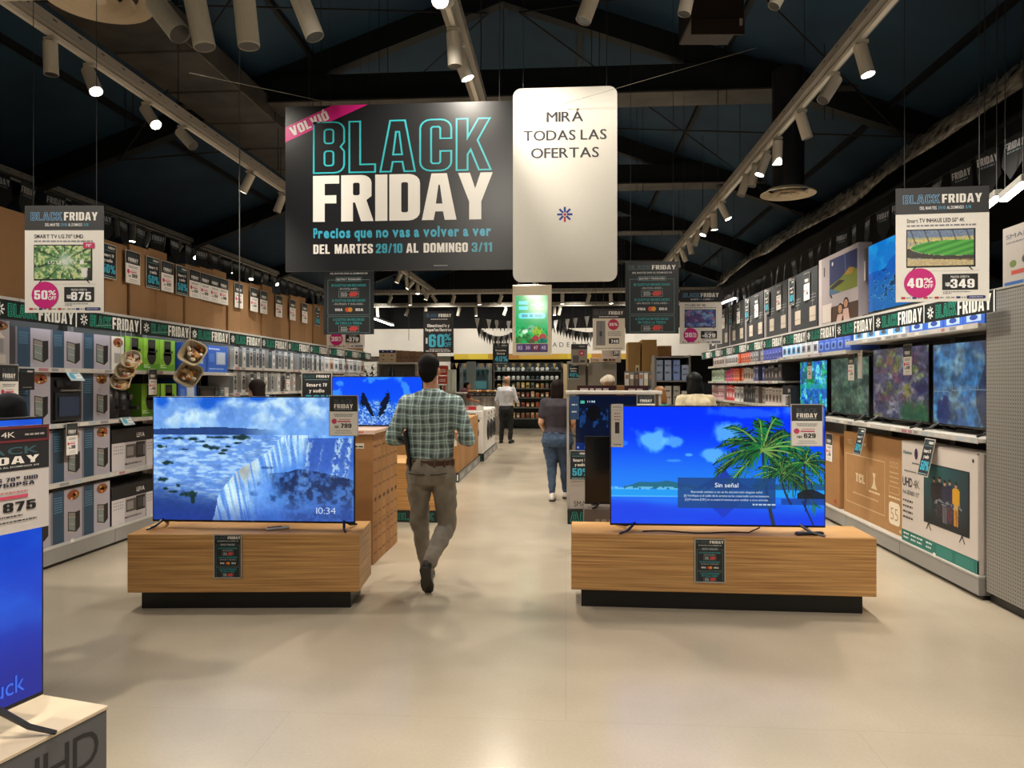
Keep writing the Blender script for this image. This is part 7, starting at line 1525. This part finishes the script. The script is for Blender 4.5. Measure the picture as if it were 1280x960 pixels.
r = random.Random(11); pals = [['#8a6a4a', '#b08a5a', '#6a4a3a', '#c8a878'], ['#9a7a4a', '#b89a5a', '#5a4034', '#a85a3a'], ['#6a4a3a', '#a8784a', '#c8a880', '#8a3a2a'], ['#a8884a', '#c0a860', '#8a8a5a', '#5a6a5a'], ['#c8ccc8', '#e8ecea', '#8a9a98', '#3a4a4c'], ['#dfe4e2', '#f0f2f0', '#9aa8a8', '#4a5a5c']]
rown = ['lowest', 'second', 'third', 'fourth', 'fifth', 'topmost']
for j, z in enumerate(LVB):
    for i in range(13):
        x = xa+.08+(xb-xa-.16)*(i+.5)/13; P = MB(); c = r.choice(pals[j])
        if j < 4: P.box(-.055, .055, 0, .12, 0, r.uniform(.15, .22), c, .02); P.rect(-.035, .04, .035, .11, r.choice(['#e0d4bc', '#3a2a22', '#b84a3a']), 1)
        else: P.loft([(0, .06, 0, .05, .05), (0, .06, .08, .065, .065), (0, .06, .1, .05, .05), (0, .06, .12, .02, .02)], c, 10)
        tag(P.build('bakery_packet' if j < 4 else 'white_dish', M_PAPER, loc=(x, 24.66, z+.001)), '%s item from the left on the %s shelf of the bakery rack' % (ORD[i], rown[j]), 'bakery packet' if j < 4 else 'dish', 'goods on the bakery rack')
# bread bin in front of the rack and counter at the left
t = empty('bread_counter', (PX(600, 21.8), 21.8, 0), 0, 'bakery counter with dark top and pale striped front', 'counter')
w = 46/F*21.8
m = MB(); m.box(-w/2, w/2, 0, .6, 0, 1.15, '#a8a098', .004); m.build('body', M_METAL, t)
m = MB(); m.box(-w/2-.02, w/2+.02, -.03, .62, 1.15, 1.25, '#1f1c1c', .006)
for i in range(6): m.xf = Matrix.Translation((0, -.03, 0)); m.bars(-w/2+.08+i*.17, 1.19, -w/2+.18+i*.17, .025, '#9a948c', 1)
m.xf = None; m.build('counter_top', M_GLOSSP, t)
m = MB()
for i in range(9): m.rect(-w/2+.03+i*w/9, .55, -w/2+w/9*.8+i*w/9, 1.1, ('#b8aca4', '#8f8680', '#c4b8ae')[i % 3], 2)
m.build('price_panels', M_PAPER, t)
for i in range(12):
    P = MB(); P.ball((0, 0, .04), (.055, .04, .04), r.choice(['#b07a44', '#c8a070', '#8a5a34', '#d8c4a0']), 10, 6); tag(P.build('bread_loaf', M_CLOTH, loc=(PX(584, 21.9)+.075*i, 21.95, 1.251)), '%s loaf from the left on the bakery counter' % ORD[i], 'bread', 'loaves on the counter')
t = empty('bread_oven', (PX(594, 24.5), 24.5, 0), 0, 'large oven with teal glass behind the bakery counter', 'oven')
m = MB(); m.box(-.55, .55, .02, .7, 0, 2.2, '#8a9496', .01); m.build('body', M_STEEL, t)
m = MB(); m.box(-.42, .42, 0, .02, 1.2, 2.0, '#2c4a50', .004); m.rect(-.36, 1.35, .36, 1.6, '#4f8a92', 2); m.rect(-.36, 1.65, .36, 1.85, '#223438', 2); m.build('door', M_GLOSSP, t)
m = MB(); m.box(-.42, .42, -.03, 0, 1.12, 1.15, '#c8c8c4', .004); m.build('handle', M_STEEL, t)
blk('bakery_pillar', 'pale square post at the left side of the bakery opening', 'post', 583, 594, 452, 533, 23.5, .2, '#7f8a86', z0=0.001)
blk('cream_post', 'cream post at the right side of the bakery rack', 'post', 704, 710, 455, 533, 24.3, .2, '#c9b48c', z0=0.001)
# black hanging cables in the aisle
for k, (px, d, z) in enumerate(((299, 7.5, 2.0), (511, 13, 2.2))):
    c = at(px, 478, d); m = MB(); m.tube([(c.x, c.y, roofz(c.x)-.03), (c.x+.005, c.y, 4), (c.x, c.y, 2.3)], .006, '#6a6864' if k == 0 else '#111111', 6); tag(m.build('hanging_cable', M_PLAST), ('thin grey cable hanging in front of the tall brown cartons', 'thin black cable hanging beside the sixty percent poster')[k], 'cable')
for k, (a, b) in enumerate(((at(236, 91, 5.0), at(425, 131, 5.53)), (at(700, 131, 5.33), at(945, 60, 5.0)))):
    m = MB(); m.tube([a, b], .0012, '#8a8678', 5); tag(m.build('stay_wire', M_PLAST), ('thin wire slanting to the left top of the black banner', 'thin wire slanting to the right from the white board')[k], 'wire')
# ------------------------------------------------------------------ people
def solid(name, c, rough, bump=0, sc=30): return mat_noise(name, tuple(v*.92 for v in _s(c)), tuple(min(1, v*1.06) for v in _s(c)), sc, rough, (1, 1, 1), 3, bump)
MS = {'skin': solid('skin_tone', '#b98262', .55), 'pale': solid('pale_skin', '#d0a080', .55)}
CLOUD = bpy.data.textures.new('folds', 'CLOUDS'); CLOUD.noise_scale = .11; CLOUD.noise_depth = 2
CLOUD2 = bpy.data.textures.new('leg_folds', 'CLOUDS'); CLOUD2.noise_scale = .085; CLOUD2.noise_depth = 1
def fuse(m, name, mat, parent, vox=.011, smooth=6, folds=0, tex=None):
    o = m.build(name, mat, parent, smooth=True)
    r = o.modifiers.new('fuse', 'REMESH'); r.mode = 'VOXEL'; r.voxel_size = vox; r.use_smooth_shade = True
    sm = o.modifiers.new('smooth', 'SMOOTH'); sm.factor = .5; sm.iterations = smooth
    if folds:
        d = o.modifiers.new('folds', 'DISPLACE'); d.texture = tex or CLOUD; d.strength = folds; d.mid_level = .5; d.texture_coords = 'LOCAL'
    return o
def limb(m, pts, rad, n=14, steps=6):
    """tapered limb through the joints with rounded ends"""
    pts = [Vector(p) for p in pts]
    for i in range(len(pts)-1):
        a, b = pts[i], pts[i+1]
        m.tube([a+(b-a)*k/steps for k in range(steps+1)], [rad[i]+(rad[i+1]-rad[i])*k/steps for k in range(steps+1)], '#888888', n)
    for p, r in zip(pts, rad): m.ball(p, r, '#888888', 14, 10)
def bulge(a, b, t, off): a, b = Vector(a), Vector(b); return a+(b-a)*t+Vector(off)
def hand(m, wrist, d, palm, side, curl=.5):
    """palm and five fingers; d = direction of the hand, palm = palm normal, side = towards the thumb"""
    w, d, n, s = Vector(wrist), Vector(d).normalized(), Vector(palm).normalized(), Vector(side).normalized()
    for k in (-1, 0, 1): limb(m, [w, w+d*.085+s*.022*k], [.019, .016], 8, 2)
    for k, L in enumerate((.068, .078, .072, .056)):
        b = w+d*.088+s*(.03-.02*k); a = curl*.7
        p1 = b+(d*math.cos(a)+n*math.sin(a))*L*.5; p2 = p1+(d*math.cos(2.2*a)+n*math.sin(2.2*a))*L*.5
        limb(m, [b, p1, p2], [.0095, .009, .0075], 8, 2)
    b = w+d*.03+s*.03; limb(m, [b, b+(d*.6+s*.7+n*.2)*.04, b+(d*.9+s*.5+n*.45)*.075], [.012, .0105, .009], 8, 2)
def person(label, loc, rz, H, J, hairc, topm, legm, shoec, skin='skin', hair='short', torso=1.0, hips=1.0, sleeve='long', headturn=0, headtilt=0, arms=1.0, extra=None, lean=0, group=None, vox=.011, cap=None):
    t = empty('person', loc, rz, label, 'person', group); t.scale = (H/1.75,)*3
    sk = MS[skin]
    HC = Vector(J.get('head', (0, .02, 1.63))); NK = Vector(J.get('neck', (0, -.01, 1.46)))
    hipc = Vector(J.get('hip', (0, 0, .93)))
    def tor(m, g, z0, z1):
        # rows: height, half width, half depth, depth offset
        rows = [(.80, .165*hips, .118*hips, -.02), (.88, .172*hips, .125*hips, -.025), (.97, .158*hips, .112*hips, -.01), (1.06, .150*torso, .105*torso, 0), (1.16, .158*torso, .112*torso, 0), (1.27, .178*torso, .118*torso, -.01), (1.37, .185*torso, .110*torso, -.015), (1.43, .150*torso, .085, -.012), (1.475, .075, .06, -.008)]
        out = []
        for z, rx, ry, oy in rows:
            if z < z0-.001 or z > z1+.001: continue
            f = (z-.93)/.5; out.append((hipc.x+(NK.x-hipc.x)*f, hipc.y+(NK.y-hipc.y)*f+oy, z+(hipc.z-.93), rx+g, ry+g))
        m.loft(out, '#888888', 22)
    R = {'sh': .056, 'el': .043, 'wr': .027}
    body = MB(); tor(body, -.004, .80, 1.475)
    limb(body, [NK+Vector((0, 0, -.03)), NK+(HC-NK)*.6], [.058, .052])
    # head
    hm = Matrix.Translation(HC) @ Matrix.Rotation(R_(headturn), 4, 'Z') @ Matrix.Rotation(R_(headtilt), 4, 'X')
    body.xf = hm
    body.ball((0, -.01, .03), (.077, .096, .092), '#888888', 20, 14); body.ball((0, .015, -.045), (.060, .074, .075), '#888888', 18, 12); body.ball((0, .055, -.085), (.033, .03, .028), '#888888', 12, 8)
    body.tube([(0, .085, .02), (0, .108, -.02), (0, .09, -.03)], [.009, .014, .012], '#888888', 8); body.ball((0, .083, -.058), (.026, .012, .009), '#888888', 10, 6)
    for s in (-1, 1): body.ball((s*.078, -.008, -.01), (.012, .02, .032), '#888888', 10, 8); body.ball((s*.033, .078, .028), (.02, .012, .008), '#888888', 8, 6)
    body.xf = None
    top = MB(); tor(top, .014, .90 if extra != 'tucked' else .93, 1.475)
    for sd in ('L', 'R'):
        s = -1 if sd == 'L' else 1
        sh, el, wr = Vector(J['sh'+sd]), Vector(J['el'+sd]), Vector(J['wr'+sd])
        limb(body, [sh, bulge(sh, el, .45, (0, 0, 0)), el, bulge(el, wr, .3, (0, 0, 0)), wr], [.052*arms, .047*arms, .038*arms, .04*arms, .026])
        limb(body, [(NK.x, NK.y, NK.z-.08), sh], [.07, .05])
        d = Vector(J.get('hd'+sd, wr-el)); hand(body, wr, d, J.get('pn'+sd, (-s, 0, 0)), J.get('th'+sd, (0, 1, 0)), J.get('curl', .5))
        e1 = el if sleeve == 'long' else sh+(el-sh)*.62
        if sleeve == 'long': limb(top, [sh, sh+(el-sh)*.5, el, el+(wr-el)*.45, el+(wr-el)*.93], [.070*arms, .064*arms, .054*arms, .052*arms, .038*arms])
        else: limb(top, [sh, e1], [.070*arms, .063*arms])
        limb(top, [(NK.x, NK.y-.01, NK.z-.075), sh], [.088, .068*arms])
    hp = MB()
    for sd in ('L', 'R'):
        h, k, a = Vector(J['hp'+sd]), Vector(J['kn'+sd]), Vector(J['an'+sd]); toe = Vector(J['to'+sd]); heel = Vector(J['he'+sd])
        limb(body, [h, h+(k-h)*.5, k, k+(a-k)*.35, a], [.085*hips, .072*hips, .052, .052, .034]); limb(body, [a, a+(toe-a)*.72], [.034, .022])
        limb(hp, [h, h+(k-h)*.45, k, k+(a-k)*.4, k+(a-k)*.95], [.100*hips, .088*hips, .070, .066, .056 if not J.get('slim') else .045])
    ob = fuse(body, 'body', sk, t, vox*.75, 3)
    tor2 = MB(); 
    rows = [(.78, .155*hips, .112*hips, -.02), (.84, .172*hips, .125*hips, -.022), (.90, .170*hips, .124*hips, -.02), (.96, .160*hips, .114*hips, -.008), (1.0, .152*hips, .108*hips, 0)]
    hp.loft([(hipc.x, hipc.y+oy, z+(hipc.z-.93), rx+.012, ry+.012) for z, rx, ry, oy in rows], '#888888', 22)
    fuse(hp, 'trousers', legm, t, vox, 5, .030, CLOUD2)
    fuse(top, 'shirt', topm, t, vox, 5, .016)
    for sd in ('L', 'R'):
        toe, heel, a = Vector(J['to'+sd]), Vector(J['he'+sd]), Vector(J['an'+sd]); m = MB()
        up = Vector(J.get('up'+sd, (0, 0, 1))).normalized()
        limb(m, [heel+up*.04, heel+(toe-heel)*.5+up*.038, toe+up*.03], [.04, .044, .036]); limb(m, [heel+up*.035, a], [.042, .042])
        fuse(m, 'shoe', solid('shoe_leather', shoec, .45), t, .009, 4)
        m = MB(); f = (toe-heel).normalized(); w = f.cross(up).normalized(); vs = []
        for zz in (-.004, .014):
            for q, ww in ((-.045, .025), (-.02, .042), (.35, .038), (.75, .048), (1.0, .04), (1.12, .02)):
                L = (toe-heel).length; c = heel+f*(q*L if q > 0 else q)+up*zz
                vs += [c-w*ww, c+w*ww]
        n = 12; fs = [(i, i+1, i+3, i+2) for i in range(0, 10, 2)]+[(n+i+1, n+i, n+i+2, n+i+3) for i in range(0, 10, 2)]
        fs += [(i+2, i, n+i, n+i+2) for i in range(0, 10, 2)]+[(i+1, i+3, n+i+3, n+i+1) for i in range(0, 10, 2)]+[(0, 1, n+1, n), (11, 10, n+10, n+11)]
        m.add(vs, fs, '#1d1a18'); m.build('shoe_sole', M_PLAST, t)
    # hair
    m = MB(); m.xf = hm
    if hair == 'short':
        m.ball((0, -.016, .046), (.081, .097, .084), '#888888', 20, 12); m.ball((0, -.045, .0), (.075, .066, .08), '#888888', 18, 10); m.ball((0, -.055, -.05), (.055, .042, .045), '#888888', 14, 8)
    elif hair == 'long':
        m.ball((0, -.016, .04), (.092, .106, .095), '#888888', 20, 12)
        m.loft([(0, -.05, -.46, .075, .03), (0, -.055, -.35, .10, .045), (0, -.05, -.2, .115, .06), (0, -.04, -.08, .112, .075), (0, -.025, .02, .096, .09)], '#888888', 20)
    elif hair == 'bob':
        m.ball((0, -.016, .04), (.092, .106, .095), '#888888', 20, 12); m.loft([(0, -.05, -.16, .085, .05), (0, -.045, -.1, .10, .065), (0, -.035, -.02, .10, .08), (0, -.025, .04, .093, .09)], '#888888', 20)
    elif hair == 'thin':
        m.ball((0, -.03, .015), (.083, .088, .085), '#888888', 20, 12)
    fuse(m, 'hair', hairc, t, .008, 3, .010 if hair != 'short' else .007)
    if cap:
        m = MB(); m.xf = hm; m.ball((0, -.012, .05), (.093, .108, .085), '#888888', 20, 12); m.tube([(0, .06, .05), (0, .17, .035)], [.07, .05], '#888888', 14); fuse(m, 'cap', cap, t, .009, 3)
    for s in (-1, 1):
        m = MB(); m.xf = hm; m.ball((s*.033, .083, .012), (.012, .008, .008), '#eae6e0', 8, 6); m.ball((s*.033, .0895, .012), (.005, .003, .005), '#1d1612', 8, 6); m.build('eye', M_PLAST, t)
    m = MB(); m.xf = hm; m.ball((0, .0925, -.058), (.024, .005, .005), '#8a4a44', 10, 6); m.build('lips', M_PLAST, t)
    return t
H_DARK, H_BLACK, H_BROWN, H_BLOND, H_GREY = solid('black_brown_hair', '#0d0a08', .75, .6, 80), solid('black_hair', '#0a0809', .55, .4, 90), solid('brown_hair', '#1d1310', .7, .5, 80), solid('auburn_hair', '#8a5a2c', .5, .4, 80), solid('thinning_hair', '#7a6248', .6, .3, 80)
for _m in (H_DARK, H_BLACK, H_BROWN): _m.node_tree.nodes['Principled BSDF'].inputs['Specular IOR Level'].default_value = .18
# the walking man in the plaid shirt
JM = dict(head=(-.02, .03, 1.640), neck=(0, -.005, 1.475), hip=(0, 0, .945), shL=(-.178, -.01, 1.392), shR=(.178, -.01, 1.392), elL=(-.288, -.06, 1.135), elR=(.288, -.07, 1.13), wrL=(-.245, .17, 1.10), wrR=(.20, .17, 1.12),
          hdL=(.15, .9, -.1), hdR=(-.2, .9, .05), pnL=(1, 0, 0), pnR=(-1, 0, 0), thL=(0, 0, 1), thR=(0, 0, 1),
          hpL=(-.09, -.005, .87), hpR=(.09, -.01, .87), knL=(-.105, .10, .475), knR=(.118, .045, .47), anL=(-.068, .22, .095), anR=(.02, -.235, .255), toL=(-.075, .40, .02), heL=(-.068, .17, .012), toR=(-.005, -.115, .022), heR=(.005, -.275, .20), upR=(0, .72, .55))
tr = mat_fabric('taupe_cotton', '#7c7468', .85, .35, 12)
man = person('man in green plaid shirt and taupe trousers walking away with a black folder', at(539, 478, 5.56)*Vector((1, 1, 0)) if False else Vector((at(539, 478, 5.56).x, at(539, 478, 5.56).y, 0)), R_(1), 1.76, JM, H_DARK, M_PLAID, tr, '#2a221f', 'skin', 'short', 1.04, .98, 'long', headturn=-4, extra='tucked')
m = MB()
N = 40
def ering(z, rx, ry, oy): return [(rx*math.cos(2*math.pi*k/N), oy+ry*math.sin(2*math.pi*k/N), z) for k in range(N)]
vs = ering(.938, .181, .135, -.006)+ering(.974, .179, .134, -.004)+ering(.974, .168, .122, -.004)+ering(.938, .170, .124, -.006)
m.add(vs, [(i*N+k, i*N+(k+1) % N, ((i+1) % 4)*N+(k+1) % N, ((i+1) % 4)*N+k) for i in range(4) for k in range(N)], '#4a2e20'); m.build('belt', M_PLAST, man)
m = MB()
for a in (-75, -105, -130, -50, -165, -15): c, s = math.cos(R_(a)), math.sin(R_(a)); m.xf = Matrix.Translation((.184*c, -.005+.138*s, .955)) @ Matrix.Rotation(R_(a+90), 4, 'Z'); m.box(-.007, .007, -.003, .003, -.028, .026, '#5d5042')
m.xf = None; m.build('belt_loops', M_CLOTH, man)
m = MB(); m.loft([(0, -.02, 1.455, .083, .075), (0, -.012, 1.50, .068, .066), (0, -.01, 1.505, .060, .058), (0, -.015, 1.46, .07, .065)], '#7f9189', 24, caps=False); m.build('collar', M_PLAID, man)
for sx, tl in ((.085, -6), (-.085, 6)):
    m = MB(); m.xf = Matrix.Translation((sx, -.158, .83)) @ Matrix.Rotation(R_(tl), 4, 'Y'); m.tube([(-.06, 0, .05), (0, -.008, .047), (.06, .004, .052)], .005, '#4a4036', 6); m.build('pocket_edge', M_CLOTH, man)
m = MB(); m.xf = Matrix.Rotation(R_(-8), 4, 'Y'); m.box(-.012, .012, -.14, .16, -.15, .15, '#0e0e10', .006); o = m.build('folder', M_PLAST, loc=(man.location.x-.165*1.0, man.location.y+.02, 1.06)); o.rotation_euler = (R_(6), 0, R_(4)); tag(o, 'black folder held under the plaid shirt man\'s arm', 'folder')
# man in the white shirt, far down the aisle
JS = dict(head=(.0, .03, 1.62), neck=(0, -.005, 1.46), shL=(-.18, -.01, 1.40), shR=(.18, -.01, 1.40), elL=(-.255, -.04, 1.12), elR=(.27, -.02, 1.13), wrL=(-.22, .14, .98), wrR=(.26, .2, 1.06), thL=(.6, .5, 0), thR=(-.6, .5, .4),
          hpL=(-.09, 0, .87), hpR=(.09, 0, .87), knL=(-.12, .02, .47), knR=(.10, .03, .47), anL=(-.14, -.02, .09), anR=(.11, -.01, .09), toL=(-.17, .15, .02), toR=(.13, .17, .02), heL=(-.14, -.06, .01), heR=(.11, -.05, .01))
p = at(633, 478, 18.9); person('balding man in white shirt and black trousers standing far down the aisle', (p.x, p.y, 0), R_(-12), 1.72, JS, H_GREY, mat_fabric('white_shirt', '#c9c8cc', .85, .3), mat_fabric('black_trousers', '#16161a', .8, .3), '#141416', 'skin', 'thin', 1.15, 1.1, 'long', headturn=-15)
# woman in the charcoal T-shirt
JW = dict(JS); JW.update(elL=(-.235, -.05, 1.13), wrL=(-.22, .14, 1.02), elR=(.235, -.03, 1.13), wrR=(.2, .16, 1.02), knL=(-.085, .02, .47), knR=(.10, .06, .47), anL=(-.07, -.08, .10), anR=(.10, .20, .09), toL=(-.075, .09, .02), heL=(-.07, -.12, .01), toR=(.12, .38, .02), heR=(.1, .16, .01), slim=1)
p = at(697, 478, 9.75); person('dark-haired woman in charcoal T-shirt and blue jeans walking away', (p.x, p.y, 0), R_(-4), 1.60, JW, H_BROWN, mat_fabric('charcoal_shirt', '#37313a', .85, .3), mat_fabric('blue_denim', '#3a4d66', .85, .3), '#cfc8c0', 'pale', 'bob', 1.12, 1.28, 'short', headturn=-12, arms=1.15)
# woman with long black hair behind the palm television
p = at(869, 478, 8.6); JH = dict(JS); JH.update(neck=(0, .0, 1.46), head=(.0, .05, 1.61)); person('woman with long black hair and cream top behind the palm television', (p.x, p.y, 0), R_(14), 1.69, JH, H_BLACK, mat_fabric('cream_knit', '#cdbf9e', .9, .4), mat_fabric('dark_jeans', '#232833', .85, .3), '#d0ccc4', 'pale', 'long', 1.05, 1.05, 'long', headturn=8)
# fair-haired shopper bending, teal top
p = at(826, 478, 10.3); JB = dict(JS); person('auburn-haired shopper in teal top left of the long-haired woman', (p.x, p.y, 0), R_(60), 1.50, JB, H_BLOND, mat_fabric('teal_top', '#3f8a7c', .9, .3), mat_fabric('grey_trousers', '#4a4a50', .85, .3), '#3a3030', 'pale', 'bob', .95, .95, 'long', headtilt=-12, headturn=10)
# man in the pale cap
p = at(761, 478, 10.7); person('man in pale cap and beige jacket behind the small television', (p.x, p.y, 0), R_(12), 1.67, JS, H_GREY, mat_fabric('beige_jacket', '#b3a583', .9, .3), mat_fabric('brown_trousers', '#4f4438', .85, .3), '#33291f', 'skin', 'thin', 1.0, 1.0, 'long', cap=mat_fabric('cream_cap', '#d3c8b4', .9, .2), headturn=15)
# shopper with raised arm at the left shelves
JA = dict(JS); JA.update(elL=(-.30, .22, 1.36), wrL=(-.42, .42, 1.44), shL=(-.175, .03, 1.40), hdL=(-.4, .7, .1), thL=(0, 0, 1), pnL=(0, 0, -1))
p = at(322, 478, 8.5); person('brown-haired shopper reaching to the left shelf, seen over the waterfall television', (p.x, p.y, 0), R_(65), 1.60, JA, H_BROWN, mat_fabric('pale_pink_top', '#c9a49a', .9, .3), mat_fabric('navy_trousers', '#252b3a', .85, .3), '#ddd4cc', 'pale', 'bob', .95, 1.0, 'short', headturn=20)
# worker in dark red at the bakery counter
JR = dict(JS); JR.update(neck=(0, .16, 1.42), head=(0, .24, 1.54), shL=(-.17, .14, 1.36), shR=(.17, .14, 1.36), elL=(-.22, .28, 1.14), elR=(.22, .3, 1.14), wrL=(-.16, .46, 1.1), wrR=(.16, .48, 1.1))
p = at(574, 478, 20.6); person('worker in dark red top bending over the bakery counter', (p.x, p.y, 0), R_(-70), 1.66, JR, H_DARK, mat_fabric('dark_red_top', '#541620', .9, .3), mat_fabric('black_slacks', '#1a1a1d', .85, .3), '#1a1a1c', 'skin', 'short', 1.05, 1.05, 'short')
# shopper cut by the left frame edge, only a dark shoulder in view
JN = dict(JS); JN.update(neck=(-.16, .12, 1.40), head=(-.34, .26, 1.50), hip=(0, 0, .93), shR=(.16, .06, 1.40), shL=(-.34, .06, 1.34), elR=(.20, .10, 1.12), elL=(-.42, .22, 1.1), wrR=(.10, .28, 1.02), wrL=(-.28, .4, 1.0))
p = at(-42, 478, 3.5); person('person in dark navy hooded top leaning away at the left frame edge', (p.x, p.y, 0), R_(4), 1.80, JN, H_DARK, mat_fabric('navy_hood', '#15151f', .9, .6), mat_fabric('black_jeans', '#17181c', .85, .3), '#1a1a1c', 'skin', 'short', 1.1, 1.05, 'long')
